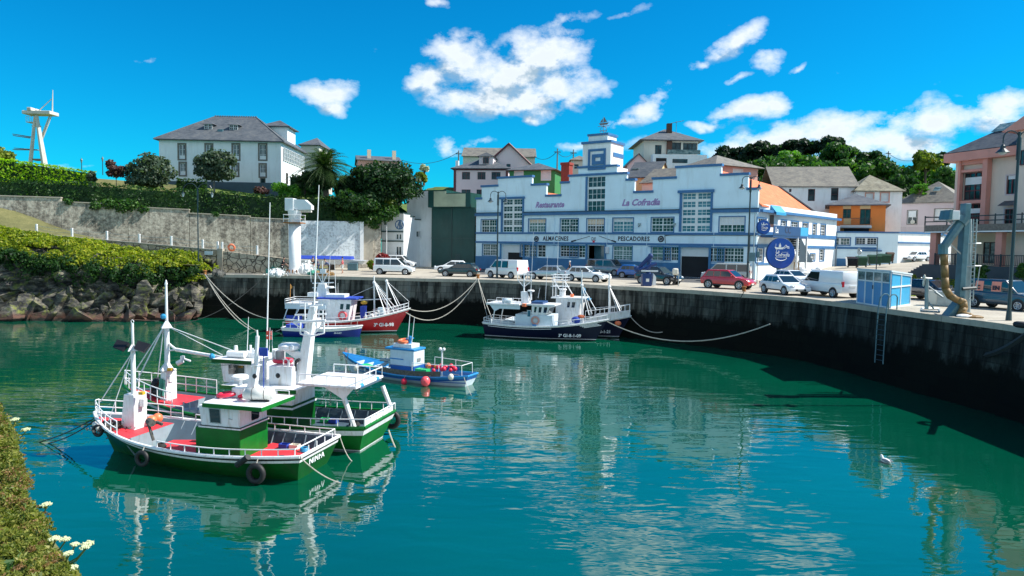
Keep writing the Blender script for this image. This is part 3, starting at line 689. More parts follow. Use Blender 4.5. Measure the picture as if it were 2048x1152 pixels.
# ledge behind the cliff edge up to the path wall
grid('cliff_ledge',[-90+i*2 for i in range(30)],[70.6,72,73.5,75.7],lambda x,y:lerp(8.2,6.0,sm(-56,-36,x))-.6+.1*noise.noise((x,y,0)),'soil')
def bramble():
    rng=np.random.default_rng(5); P=[];N=[]
    for i in range(330):
        x=rng.uniform(-66,-31.6); k=rng.uniform(0,1)
        top=lerp(8.0,5.9,sm(-56,-36,x)); 
        y=69.0+k*5.2+1.5*sm(-38,-33,x)*(1-k); z=top+.55*math.sin(k*2.2)+ .35*noise.noise((x*.35,y*.35,0)) -1.15*(1-k)**3
        if x>-33.5: z-=.5+(x+33.5)*.5
        r=rng.uniform(.45,1.05); n=170
        d=rng.normal(size=(n,3)); d/=np.linalg.norm(d,axis=1)[:,None]; d[:,2]=np.abs(d[:,2])*1.0-.25
        P.append(np.array((x,y,z))+d*r*np.array((1.25,1,.75))*rng.uniform(.7,1.05,size=(n,1))); N.append(d)
    P=np.concatenate(P);N=np.concatenate(N)
    o=leafmesh('bramble_cover',P,.17,'leaf_bramble',up=.5,normals=N); tag(o,'bright yellow-green brambles spilling over the top of the cliff','brambles',kind='stuff')
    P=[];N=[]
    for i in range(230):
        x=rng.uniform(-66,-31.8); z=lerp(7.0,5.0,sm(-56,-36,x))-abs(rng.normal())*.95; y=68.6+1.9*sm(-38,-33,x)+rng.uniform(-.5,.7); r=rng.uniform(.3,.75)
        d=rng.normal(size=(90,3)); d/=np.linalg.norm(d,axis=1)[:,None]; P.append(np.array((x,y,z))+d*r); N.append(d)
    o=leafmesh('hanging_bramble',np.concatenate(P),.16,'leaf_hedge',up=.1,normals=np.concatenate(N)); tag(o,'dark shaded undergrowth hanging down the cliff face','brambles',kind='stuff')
bramble()
# ---- hedges
def hedge(name,label,pts,zb,th,m,den,size,seed,wob=.25):
    """pts: (x,y,ztop) line; zb: function or drop to the foot"""
    rng=np.random.default_rng(seed); P=[];N=[]; body=MB()
    for a,b in zip(pts,pts[1:]):
        a=Vector(a);b=Vector(b); d=(b-a); L=math.hypot(d.x,d.y); dn=Vector((d.x,d.y,0)).normalized(); nn=Vector((-dn.y,dn.x,0))
        n=int(L*(zb+th)*den); s=rng.uniform(0,1,n); q=rng.uniform(0,zb+th,n)
        for si,qi in zip(s,q):
            p=a+d*si; w=wob*noise.noise((p.x*.8,p.y*.8,qi*.8))+wob*.6*noise.noise((p.x*2.4,0,qi*2.4))
            if qi<zb: c=p-nn*w*1.4-Vector((0,0,qi)); nr=-nn
            else: c=p+nn*(qi-zb)+Vector((0,0,w)); nr=Vector((0,0,1))
            P.append(c+Vector(rng.normal(size=3)*.07)); N.append(nr)
        body.add([a+nn*.25-Vector((0,0,zb+.2)),b+nn*.25-Vector((0,0,zb+.2)),b+nn*.25-Vector((0,0,.25)),a+nn*.25-Vector((0,0,.25)),a+nn*th-Vector((0,0,zb+.2)),b+nn*th-Vector((0,0,zb+.2)),b+nn*th-Vector((0,0,.25)),a+nn*th-Vector((0,0,.25))],[(0,1,2,3),(4,7,6,5),(3,2,6,7),(0,3,7,4),(1,5,6,2)])
    t=thing(name,label,'hedge',Vector(pts[0])-Vector((0,0,zb))); leafmesh('foliage',np.array([tuple(p) for p in P]),size,m,t,normals=np.array([tuple(p) for p in N]),rng=rng,up=.2); body.build('branches','leaf_dark',t)
def hp(u,v,off): # a point on the line 'off' metres behind the retaining wall
    x,z=wf.uv(u,v,off); p=wf.w((x,off,0)); return (p.x,p.y,z)
hedge('hedge','long dark clipped hedge along the top of the grey retaining wall',[hp(-120,352,1.0),hp(0,359,1.0),hp(185,367,1.0),hp(300,377,1.0),hp(400,380,1.0),hp(540,392,1.0),hp(620,393,1.0),hp(735,397,1.0)],3.1,1.6,'leaf_hedge',26,.2,11,.35)
hedge('ivy_hedge','tall bright green ivy-covered hedge at the far left',[hp(-160,300,9),hp(0,317,9),hp(60,325,9),hp(186,344,9)],4.0,1.5,'leaf_ivy',30,.2,12,.2)
hedge('garden_hedge','short dark hedge in front of the left end of the white manor',[hp(352,357,9.5),hp(412,361,9.5)],2.4,1.5,'leaf_hedge',26,.2,13,.15)
hedge('clipped_hedge','clipped hedge at the foot of the manor\'s sunny side',[PY(579,350,101),PY(640,352,101)],2.6,2.0,'leaf_hedge',26,.2,14,.15)
# leaves hanging over the retaining wall
def spill():
    rng=np.random.default_rng(9); P=[];N=[]
    for (u,v,r) in [(135,404,.6),(190,412,.8),(215,408,.9),(240,412,1.2),(258,410,1.1),(285,418,.7),(430,428,.5),(600,436,.6),(700,440,1.0),(730,438,1.4),(756,432,1.6),(690,430,1.2),(745,450,.9),(770,425,1.7)]:
        p=np.array(hp(u,v,.0)); d=rng.normal(size=(int(330*r*r)+60,3)); d/=np.linalg.norm(d,axis=1)[:,None]
        P.append(p+d*r*np.array((1.2,.5,.75))*rng.uniform(.5,1,size=(len(d),1))); N.append(d)
    tag(leafmesh('creeper',np.concatenate(P),.2,'leaf_mid',normals=np.concatenate(N)),'green creeper spilling over the top of the grey wall','creeper',kind='stuff')
spill()
# ---- garden trees and shrubs
def gt(name,label,u,v,ru,rv,off,m,n,size,nl,seed,drop=3,cat='tree',lrf=.5,bark='bark',tr=.2,limbs=6,squash=.75):
    y=hp(u,v,off)[1]; c=PY(u,v,y); s=y/FPX; r=(ru*s,ru*s*.8,rv*s)
    return tree(name,label,cat,(c.x,c.y,c.z-r[2]-drop),tuple(c),r,n,m,size,nl,min(r)*lrf,seed,bark,tr,limbs=limbs,squash=squash)
gt('garden_tree','wind-shaped grey-green tree left of the manor',300,345,50,38,6,'leaf_grey',7000,.32,34,21,drop=.6)
gt('garden_tree','round grey-green tree with bare pale stems in front of the manor wall',428,330,44,36,6,'leaf_grey',6500,.3,26,22,drop=3,bark='bark_grey',limbs=16,tr=.16)
gt('purple_shrub','wispy purple-brown shrub left of the grey-green garden tree',232,338,22,24,6,'leaf_purple',1500,.26,14,23,drop=1,cat='shrub',bark='bark_grey',limbs=12,tr=.06)
gt('white_flower_shrub','small dark shrub with white blooms at the end of the ivy hedge',182,352,12,14,7,'leaf_grey',900,.26,8,24,drop=1,cat='shrub')
gt('topiary_bush','bright green rounded bush in front of the manor corner',572,385,34,17,4,'leaf_bright',6000,.2,16,25,drop=.3,cat='bush',lrf=.75)
gt('copper_shrub','low reddish-brown shrub beside the bright green rounded bush',524,381,17,8,4,'leaf_purple',900,.22,8,26,drop=.3,cat='shrub',lrf=.8)
gt('magnolia_tree','broad glossy dark tree between the palm and the stepped white parapet',766,366,92,46,3.5,'leaf_dark',19000,.3,64,27,drop=.5,lrf=.48)
gt('shade_shrub','dark shrubs filling the gap between the palm and the broad glossy tree',690,376,30,28,4.5,'leaf_dark',3500,.28,18,38,drop=.5,cat='shrub',lrf=.6)
gt('laurel_shrub','dark mass of laurel filling the foot of the broad glossy tree',752,402,58,22,2.0,'leaf_hedge',7000,.28,28,37,drop=.5,cat='shrub',lrf=.7)
gt('wall_shrub','dense dark green shrub leaning over the whitewashed wall',705,408,62,26,.8,'leaf_hedge',7000,.26,30,28,drop=.3,cat='shrub',lrf=.6)
gt('yellow_shrub','yellow-green shrub above the pale stone pier',778,412,22,20,1.2,'leaf_yellow',3000,.24,14,29,drop=.5,cat='shrub',lrf=.6)
gt('dark_shrub','shaded shrub under the palm fronds',610,362,22,26,5,'leaf_dark',2500,.28,12,30,drop=.5,cat='shrub')
gt('garden_shrub','mid green bush between the bright round bush and the palm trunk',625,382,20,14,4,'leaf_mid',1800,.24,10,33,drop=.3,cat='bush')
gt('fuzzy_shrub','hazy olive shrub sticking up at the left edge behind the ivy hedge',-2,315,34,26,16,'leaf_yellow',2600,.3,16,31,drop=2,cat='shrub')
gt('pampas_grass','cream feathery pampas plume above the garden right of the magnolia',848,338,9,7,10,'flower_white',500,.4,6,32,drop=2,cat='grass clump')
gt('slope_bush','green bush with yellow tips below the pampas plume',842,356,14,12,8,'leaf_yellow',1200,.3,9,34,drop=1,cat='bush')
# palm
def palm():
    y=hp(648,400,3)[1]; c=PY(648,334,y); base=PY(655,402,y); base.z-=1
    t=thing('palm_tree','date palm with arching fronds and a skirt of dead leaves beside the manor','palm tree',base)
    b=MB(); b.tube(base,c-Vector((0,0,.3)),.42,.36,10); b.build('trunk','bark',t)
    rr=random.Random(4); mb=MB(); 
    for i in range(170):
        a=rr.uniform(0,2*math.pi); e=rr.uniform(-.8,1.4); L=rr.uniform(4.0,5.4)
        if e<-.2: L*=.8
        d=Vector((math.cos(a)*math.cos(e),math.sin(a)*math.cos(e),math.sin(e))); side=Vector((-math.sin(a),math.cos(a),0))
        prev=None; n=12
        for k in range(n+1):
            s=k/n; p=c+d*L*s+Vector((0,0,-1.15*s*s*L*.42*(1 if e>-.2 else .5)))
            if k: mb.tube(prev,p,.035*(1-s)+.01,.03*(1-s)+.006,3,False)
            if k>1:
                w=.75*math.sin(math.pi*min(1,s*.8+.2))*(.9 if e>-.2 else .5); tan=(p-prev).normalized()
                for sg in (-1,1):
                    for q in (0,.5):
                        o=p-tan*(L/n)*q; tip=o+side*sg*w+tan*.35-Vector((0,0,.22))
                        mb.add([o,o+tan*.07,tip],[(0,1,2)])
            prev=p
    mb.build('fronds','leaf_palm',t)
    rng=np.random.default_rng(6); d=rng.normal(size=(2600,3)); d/=np.linalg.norm(d,axis=1)[:,None]; P=np.array(tuple(c))+d*np.array((1.5,1.3,1.5))*rng.uniform(.5,1,size=(2600,1))-np.array((0,0,1.5)); leafmesh('dead_fronds',P,.3,'leaf_dark',t,up=-.2,asp=4,rng=rng)
palm()
# ---- ship's mast monument far left
def shipmast():
    Y=118; f=Frame((0,Y,0),0); g=lambda u,v,y=0:(f.uv(u,v,y)[0],y,f.uv(u,v,y)[1]); b=g(75,326)
    t=thing('ship_mast','tall white salvaged ship mast with platforms standing behind the ivy hedge','mast',f.w((b[0],0,b[2]-3)))
    m=MB(f); 
    for y in (-.7,.7):
        m.tube(g(60,335,y),g(70,233,y),.32,.22,6); m.tube(g(90,335,y),g(73,231,y),.48,.26,6)
    m.tube(g(79,285,0),g(99,232,0),.16,.1); m.tube(g(82,285,0),g(103,232,0),.12,.08); m.tube(g(64,252,0),g(82,253,0),.12,.12)
    m.build('leg','mast_white',t)
    m=MB(f); a=g(53,223); c=g(109,232); m.box(a[0],c[0],-1.2,1.2,c[2]+.1,a[2]); m.box(a[0]+.9,a[0]+1.6,-1.3,1.3,a[2],a[2]+.5); m.build('platform','mast_white',t,bevel=.08)
    m=MB(f); m.tube(g(104.5,232),g(105.5,180),.13,.05); m.tube(g(77,222),g(103,198),.09,.06); m.tube(g(62,216),g(76,222),.12,.1); m.build('topmast','mast_white',t)
    m=MB(f); 
    for (u0,v0,u1,v1) in ((25,268,62,274),(26,271,60,276),(28,296,76,300)): m.tube(g(u0,v0),g(u1,v1),.06,.09)
    p0=g(28,297);p1=g(78,300); m.box(p0[0],p1[0],-.4,.4,p1[2]-.04,p1[2]+.04); m.box(g(60,0)[0],g(80,0)[0],-.7,.7,g(0,320)[2],g(0,317)[2]); m.build('spreader','antenna_brown',t)
    m=MB(f); a=g(58,246); m.box(a[0],a[0]+1.2,-.7,.7,a[2],a[2]+.12)
    for k in range(4): m.tube((a[0]+k*.3,-.7,a[2]),(a[0]+k*.3,-.7,a[2]+1),.03)
    m.tube((a[0],-.7,a[2]+1),(a[0]+1.2,-.7,a[2]+1),.03); m.build('lookout','mast_white',t)
shipmast()
def lantern(u,v,vb,lab,Y=105):
    f=Frame((0,Y,0),0); x,z=f.uv(u,v); _,zb=f.uv(u,vb)
    t=thing('garden_lantern',lab,'lamp',f.w((x,0,zb))); MB(f).tube((x,0,zb),(x,0,z-.3),.06,.05).build('pole','lamp_black',t)
    MB(f).lathe((x,0,z-.3),[(.08,0),(.16,.4),(.17,.42)],6).build('lantern','glass_pale',t); MB(f).lathe((x,0,z+.12),[(.2,0),(.07,.2),(.02,.35)],6).build('lantern_cap','lamp_black',t)
lantern(163,322,350,'small garden lantern on a post above the ivy hedge')
lantern(205,319,350,'garden lantern standing by the bush right of the ivy hedge')
# ---- wooded hill on the right
def ht(name,label,u,v,ru,rv,Y,m,n,size,nl,seed,lrf=.5,drop=4,limbs=8,tr=.35,squash=.7):
    c=PY(u,v,Y); s=Y/FPX; r=(ru*s,ru*s*.7,rv*s)
    return tree(name,label,'tree',(c.x,c.y,c.z-r[2]-drop),tuple(c),r,n,m,size,nl,min(r)*lrf,seed,'bark',tr,'trees on the hill behind the houses',limbs,squash=squash)
pn=[(1462,312,34,14,'flat-topped dark pine at the left end of the row on the hill'),(1500,318,30,15,'low dark pine second from the left on the hill'),(1525,300,40,13,'spreading dark pine with open trunks above the salmon house'),(1568,312,34,17,'dark pine behind the bright green young tree'),(1600,296,46,15,'tall spreading pine just left of the hilltop crown'),(1650,292,42,14,'highest dark pine at the middle of the hilltop')]
for i,(u,v,a,b,l) in enumerate(pn): ht('pine_tree',l,u,v,a*1.1,b*1.25,190-i*2,'leaf_pine',6500,.7,26,50+i,.62,drop=9,limbs=14,squash=.6)
ht('hill_tree','bright light green young tree in front of the dark pines',1582,319,24,18,160,'leaf_bright',2600,.55,12,60,.55,2)
ht('hill_tree','broad mid green tree above the long slate roof',1672,308,42,22,165,'leaf_mid',4500,.55,20,61,.5)
ht('hill_tree','dark round tree right of the broad mid green one',1735,322,34,20,160,'leaf_hedge',3500,.55,16,62)
ht('hill_tree','leafy tree behind the mossy end of the slate roof',1770,345,50,30,150,'leaf_mid',5500,.55,22,63)
ht('hill_tree','dark green tree behind the orange house',1800,372,36,26,140,'leaf_hedge',3500,.5,16,64)
ht('hill_tree','sunlit yellow-green tree on the crest right of the wires',1852,325,34,26,150,'leaf_yellow',4500,.5,20,65)
ht('hill_tree','dark crown rising behind the sunlit yellow-green tree',1880,318,22,22,158,'leaf_hedge',2600,.5,12,66)
ht('hill_tree','bushy green tree against the side of the apartment block',1898,360,34,26,120,'leaf_mid',4000,.4,16,67)
ht('hill_tree','low dark tree at the foot of the pines',1500,338,46,10,150,'leaf_hedge',2500,.5,14,68,.8,1)
ht('hill_tree','low scrubby tree beside the gable of the long slate roof',1540,372,20,26,128,'leaf_mid',2200,.42,12,69,.5,1)
ht('hill_tree','small bright tree by the slope above the lilac house',1842,382,20,15,115,'leaf_bright',1600,.35,10,70,.5,1)

def wood():
    rng=np.random.default_rng(77); P=[];N=[]
    for i in range(260):
        u=rng.uniform(1425,1905); top=np.interp(u,[1425,1480,1560,1640,1700,1760,1830,1905],[338,330,322,312,318,335,345,350]); v=rng.uniform(top,top+45); Y_=rng.uniform(150,200); c=np.array(tuple(PY(u,v,Y_))); r=rng.uniform(1.2,2.8); d=rng.normal(size=(130,3)); d/=np.linalg.norm(d,axis=1)[:,None]; d[:,2]*=.7
        P.append(c+d*r*rng.uniform(.7,1.05,size=(130,1))); N.append(d)
    tag(leafmesh('wood',np.concatenate(P),.6,'leaf_mid',normals=np.concatenate(N),rng=rng),'dense dark scrub and woodland filling the hillside below the pines','wood',kind='stuff')
wood()
# ================= buildings
class Bld:
    def __init__(s,name,label,cat,A,B,zb,group=None):
        s.f=frame2((A[0],A[1],0),(B[0],B[1],0)); s.W=math.hypot(B[0]-A[0],B[1]-A[1]); s.zb=zb
        s.t=thing(name,label,cat,(A[0],A[1],zb),group)
    def x(s,u,v=420,y=0): return s.f.uv(u,v,y)[0]
    def z(s,u,v,y=0): return s.f.uv(u,v,y)[1]
    def r(s,u0,v0,u1,v1,y=0):
        um=(u0+u1)/2; vm=(v0+v1)/2
        return (s.x(u0,vm,y),s.z(um,v1,y),s.x(u1,vm,y),s.z(um,v0,y))
    def body(s,zt,depth,holes=(),m='plaster_white',name='wall',t=.25):
        b=MB(s.f); wallmesh(b,[(0,s.zb,s.W,zt)],holes,t,0)
        b.box(0,t,t,depth,s.zb,zt); b.box(s.W-t,s.W,t,depth,s.zb,zt); b.box(t,s.W-t,depth-t,depth,s.zb,zt)
        s.d=depth; s.zt=zt; return b.build(name,m,s.t)
    def win(s,px,holes=None,**k): 
        q=s.r(*px); return window(s.t,s.f,q[0],q[2],q[1],q[3],**k)
    def hip(s,zt,h,ov=.5,m='slate',inset=None,th=.12,x0=0,x1=None,y0=0,y1=None,name='roof',ridge_tiles=None):
        x1=s.W if x1 is None else x1; y1=s.d if y1 is None else y1
        a,b,c,d=x0-ov,x1+ov,y0-ov,y1+ov; ins=min((d-c)/2,(b-a)/2) if inset is None else inset
        ym=(c+d)/2
        R0=(a+ins,ym,zt+h);R1=(b-ins,ym,zt+h)
        g=MB(s.f); e=[(a,c,zt),(b,c,zt),(b,d,zt),(a,d,zt)]; e2=[(x,y,zt-th) for x,y,_ in e]
        g.add(e+e2+[R0,R1],[(0,1,9,8),(1,2,9),(2,3,8,9),(3,0,8),(0,4,5,1),(1,5,6,2),(2,6,7,3),(3,7,4,0),(4,7,6,5)])
        o=g.build(name,m,s.t)
        if ridge_tiles: 
            rt=MB(s.f); n=int((R1[0]-R0[0])/.35)
            for i in range(n+1): rt.ball((lerp(R0[0],R1[0],i/max(1,n)),ym,zt+h+.05),(.16,.12,.12),6,4)
            for p,q in ((e[0],R0),(e[1],R1),(e[2],R1)): rt.tube(p,q,.09,.09,5)
            rt.build('ridge_tiles',ridge_tiles,o)
        return o
    def gable(s,zt,h,ov=.4,m='slate',y0=0,y1=None,x0=0,x1=None,along='x',name='roof',wallm=None):
        x1=s.W if x1 is None else x1; y1=s.d if y1 is None else y1; g=MB(s.f); th=.14
        if along=='x':
            ym=(y0+y1)/2; a,b=x0-ov,x1+ov; k=h/((y1-y0)/2); zo=zt-k*ov
            for yy,sg in ((y0-ov,1),(y1+ov,-1)): g.add([(a,yy,zo),(b,yy,zo),(b,ym,zt+h),(a,ym,zt+h),(a,yy,zo-th),(b,yy,zo-th),(b,ym,zt+h-th),(a,ym,zt+h-th)],[(0,1,2,3),(4,7,6,5),(0,4,5,1),(1,5,6,2),(0,3,7,4)])
            if wallm: MB(s.f).prism([(y0,zt),(y1,zt),(ym,zt+h-.1)],x1-.2,x1,'x').build('gable',wallm,s.t)
        else:
            xm=(x0+x1)/2; a,b=y0-ov,y1+ov; k=h/((x1-x0)/2); zo=zt-k*ov
            for xx in (x0-ov,x1+ov): g.add([(xx,a,zo),(xx,b,zo),(xm,b,zt+h),(xm,a,zt+h),(xx,a,zo-th),(xx,b,zo-th),(xm,b,zt+h-th),(xm,a,zt+h-th)],[(0,1,2,3),(4,7,6,5),(0,4,5,1),(1,5,6,2),(0,3,7,4)])
            if wallm: MB(s.f).prism([(x0,zt),(x1,zt),(xm,zt+h-.1)],y0,y0+.2).build('gable',wallm,s.t)
        return g.build(name,m,s.t)
    def box(s,name,m,x0,x1,y0,y1,z0,z1,**k): return MB(s.f).box(x0,x1,y0,y1,z0,z1).build(name,m,s.t,**k)
def pt(u,v,Y): p=PY(u,v,Y); return (p.x,p.y)
# ---------------- main harbour building
A=(-5.3,101.0); B_=(27.1,78.0)
m=Bld('market_building','long white fishermen\'s warehouse with blue trim, stepped parapets and a small tower','building',A,B_,DECK)
f=m.f; Wd=m.W
zc=m.z(1230,424); zs0=m.z(1230,469); zs1=m.z(1230,465); zb0=m.z(1230,489.5); zb1=m.z(1230,485.5)
steps=[(950,963,399),(963,995,374),(995,1063,356),(1063,1092,371),(1092,1121,393),(1121,1137,367),(1137,1252,351),(1252,1268,361.5),(1268,1304,386),(1304,1350,358.5),(1350,1440,334.5),(1440,1494,351),(1494,1510,380)]
sx=[m.x(a[0]) for a in steps]+[Wd]; sx[0]=0
rects=[]; caps=MB(f)
for i,(u0,u1,v) in enumerate(steps):
    z=m.z((u0+u1)/2,v); rects.append((sx[i],DECK,sx[i+1],z)); caps.box(sx[i]-.12,sx[i+1]+.12,-.16,.5,z+.0,z+.28)
tz2=m.z(1194,335); tz3=m.z(1194,287); tz4=m.z(1194,271)
xa,xb=m.x(1155),m.x(1232); rects.append((xa,DECK,xb,tz2)); caps.box(xa-.1,xb+.1,-.18,.7,tz2,tz2+.26)
xt0,xt1=m.x(1166,300),m.x(1222,300)
upper=[(962.5,439.5,993,464.5),(1057.5,438.5,1091,464),(1121,438,1156,464),(1174,437.5,1208,464),(1226,436.5,1266,463.5),(1303,435.5,1347,463.5),(1439,434,1489,464)]
tall=[(1006,398.5,1045,464),(1175,353,1210,422.5),(1364,386,1421,463.5)]
lower=[(965,488.5,994,511),(1075,490,1091,514),(1041,489,1073,513),(1120,490.5,1156,513.5),(1157,491,1170,515),(1226,492.5,1264,520),(1303,493.5,1326,521),(1327,493.5,1357,521),(1420,496,1447,523.5),(1448,496,1487,524.5)]
doors=[(1003,490,1046,535),(1175,491,1209,540),(1361,495,1417,556)]
holes=[]
for q in upper+lower+doors: holes.append(m.r(*q))
for q in tall: holes.append(m.r(*q))
doors_r=[m.r(*q) for q in doors]
holes=[(h[0],max(h[1],DECK) if k>=len(upper+lower) and k<len(upper+lower+doors) else h[1],h[2],h[3]) for k,h in enumerate(holes)]
holes=[(h[0],(DECK+.01 if k>=len(upper+lower) and k<len(upper+lower+doors) else h[1]),h[2],h[3]) for k,h in enumerate(holes)]
b=MB(f); wallmesh(b,rects,holes,.35,0); b.build('wall','facade_white',m.t)
caps.build('parapet_cap','trim_blue',m.t)
# tower: real depth behind the facade
TD=3.4; b=MB(f); b.box(xt0,xt1,-.05,TD,tz2,tz3); b.box(m.x(1176,280),m.x(1214,280),.15,TD-.8,tz3+.3,tz4); b.box(xa+.2,xb-.2,.352,TD,rects[6][3],tz2-.01); b.build('tower','plaster_white',m.t)
b=MB(f); b.box(xt0-.15,xt1+.15,-.25,TD+.15,tz3,tz3+.3); b.box(m.x(1176,280)-.12,m.x(1214,280)+.12,0,TD-.6,tz4,tz4+.26)
def ring(b,x0,z0,x1,z1,w,y0,y1):
    b.box(x0,x1,y0,y1,z0,z0+w); b.box(x0,x1,y0,y1,z1-w,z1); b.box(x0,x0+w,y0,y1,z0+w,z1-w); b.box(x1-w,x1,y0,y1,z0+w,z1-w)
q=m.r(1177,298,1212,332); ring(b,q[0],q[1]-.5,q[2],q[3],.28,-.16,-.052); q=m.r(1185,308.5,1208,334); ring(b,q[0],q[1]+.3,q[2],q[3],.42,-.2,-.052)
b.box(xt1,xt1+.08,.6,TD,lerp(tz2,tz3,.45),lerp(tz2,tz3,.62)); b.build('tower_trim','trim_blue',m.t)
# weather vane
vx=m.x(1197,260); zz=tz4+.25; b=MB(f); b.tube((vx,1.3,zz),(vx,1.3,m.z(1197,231)),.04,.02)
for hh,w in ((.5,.55),(1.1,.8)): b.tube((vx-w,1.3,zz+hh),(vx+w,1.3,zz+hh),.03); b.tube((vx,1.3-w,zz+hh),(vx,1.3+w,zz+hh),.03)
b.torus((vx,1.3,zz+.6),(0,1,0),.45,.03,14,4); b.add([(vx-.7,1.3,zz+1.5),(vx+.8,1.3,zz+1.5),(vx+.5,1.33,zz+1.25),(vx-.45,1.27,zz+1.25)],[(0,1,2,3)]); b.add([(vx,1.3,zz+1.55),(vx+.5,1.32,zz+1.6),(vx+.05,1.28,zz+2.3)],[(0,1,2)]); b.add([(vx-.1,1.3,zz+1.55),(vx-.55,1.32,zz+1.6),(vx-.1,1.28,zz+2.1)],[(0,1,2)])
b.build('weather_vane','antenna_brown',m.t)
# bands
b=MB(f)
def bandseg(x0,x1,z0,z1,y=-.08,cuts=()):
    xs=[x0]+sorted(c for q in cuts for c in q)+[x1]
    for i in range(0,len(xs),2):
        if xs[i+1]>xs[i]: b.box(xs[i],xs[i+1],y,-.002,z0,z1)
bandseg(-.05,Wd+.05,zs0,zs1,-.1); bandseg(-.05,Wd+.05,zb0,zb1,-.1)
tl=m.r(*tall[0]); tr_=m.r(*tall[2]); tm=m.r(*tall[1])
bandseg(-.05,Wd+.25,zc-.28,zc+.12,-.3,[(tl[0]-.3,tl[2]+.25),(tr_[0]-.3,tr_[2]+.25)])
b.build('cornice','trim_blue',m.t)
b=MB(f); bx=[(0,tl[0]-.3),(tl[2]+.25,tr_[0]-.3),(tr_[2]+.25,Wd+.2)]
for x0,x1 in bx: b.box(x0,x1,-.42,-.002,zc+.12,zc+.2)
b.build('cornice_slab','trim_dark',m.t)
# lintels of the tall windows
for q,(u0,u1,v0,v1) in ((tl,(1000,1050,394,398)),(tr_,(1357,1429,380,385.5))): 
    b=MB(f); r=m.r(u0,v0,u1,v1); b.box(r[0],r[2],-.3,-.002,r[1],r[3]); b.box(q[0]-.3,q[0]-.002,-.12,-.002,q[1],r[1]); b.box(q[2]+.002,q[2]+.25,-.12,-.002,q[1],r[1]); b.build('window_surround','trim_blue',m.t)
MB(f).box(tm[0]-.28,tm[0]-.002,-.1,-.002,tm[1],tm[3]).build('window_surround','trim_blue',m.t)
for i,q in enumerate(upper):
    p='glass' if i not in (1,4) else ('glass_pale' if i==1 else 'glass_blue')
    m.win(q,cols=(3,3),rows=(2,2),pm=p,trim='trim_blue',tw=.12,d=.2,gap=.12,mw=.04,blind=(0,.3,0,.42,.25,0,.5)[i],bm=('shutter','cream_wall')[i%2])
m.win(tall[0],cols=(3,3),rows=(2,3,2,2,2),d=.2,gap=.3,mw=.04,pm='glass'); m.win(tall[1],cols=(4,),rows=(2,2,2),d=.2,gap=.3,mw=.05,pm='glass'); m.win(tall[2],cols=(3,3),rows=(2,2,2,2,2),d=.2,gap=.32,mw=.05,pm='glass_blue')
for i,q in enumerate(lower): m.win(q,cols=(3,3) if q[2]-q[0]>25 else (2,),rows=(2,2) if i not in (5,) else (2,2,1),pm='glass_pale' if i in (0,6,2,5) else 'glass',trim='door_blue' if i in (0,2,3,5,6,8) else None,tw=.1,d=.2,mw=.04)
# blue sliding lattice shutters on rails
for (u0,v0,u1,v1) in ((1060,490,1074,514),(1139,491,1157,516),(1328,494,1342,522),(1434,496,1449,523)):
    q=m.r(u0,v0,u1,v1,-.12); o=MB(f); ring(o,q[0],q[1],q[2],q[3],.09,-.16,-.11); w=(q[2]-q[0]); h=q[3]-q[1]
    for k in (1,2): o.box(q[0]+w*k/3-.02,q[0]+w*k/3+.02,-.15,-.12,q[1],q[3])
    for k in (1,2,3): o.box(q[0],q[2],-.15,-.12,q[1]+h*k/4-.02,q[1]+h*k/4+.02)
    o.build('sliding_lattice','door_blue',m.t)
MB(f).box(m.x(1050),m.x(1175),-.2,-.12,zb0-.2,zb0-.1).build('sliding_rail','door_blue',m.t); MB(f).box(m.x(1300),m.x(1490),-.2,-.12,zb0-.2,zb0-.1).build('sliding_rail','door_blue',m.t)
# blue dado and doors
zd=m.z(1230,520)
b=MB(f); ds=[(d[0],d[2]) for d in doors_r]; xs=[0.0]
for d in ds: xs+=[d[0]-.3,d[1]+.3]
xs+=[m.x(1500)]
hd=[m.z(980,512),m.z(1120,516),m.z(1260,522),m.z(1460,527)]
for k in range(0,len(xs),2): MB(f).box(xs[k],xs[k+1],-.06,-.002,DECK,hd[k//2]-.05).build('dado','door_blue',m.t)
for d in doors_r: MB(f).box(d[0]-.28,d[0]-.002,-.1,-.002,DECK,d[3]+.1).box(d[2]+.002,d[2]+.28,-.1,-.002,DECK,d[3]+.1).box(d[0]-.28,d[2]+.28,-.12,-.002,d[3]+.1,d[3]+.2).build('door_frame','door_blue',m.t)
for i,(d,vv) in enumerate(zip(doors_r,(505,491,513))):
    if i!=1:
        zz=m.z((doors[i][0]+doors[i][2])/2,vv); o=MB(f); o.box(d[0],d[2],.3,.36,zz,d[3]); 
        for k in range(1,8): o.box(d[0],d[2],.285,.3,lerp(zz,d[3],k/8)-.01,lerp(zz,d[3],k/8)+.01)
        o.build('roller_shutter','shutter',m.t)
        if i==0: MB(f).box(d[0]-.002,d[0]+.9,.33,.4,DECK,zz).build('door_panel','shutter',m.t)
    MB(f).box(d[0]-.3,d[2]+.3,.36,6,DECK+.005,d[3]+.3).build('doorway','interior',m.t) if i!=1 else MB(f).quad((d[0],1.8,DECK),(d[2],1.8,DECK),(d[2],1.8,d[3]),(d[0],1.8,d[3])).build('doorway','glass_blue',m.t)
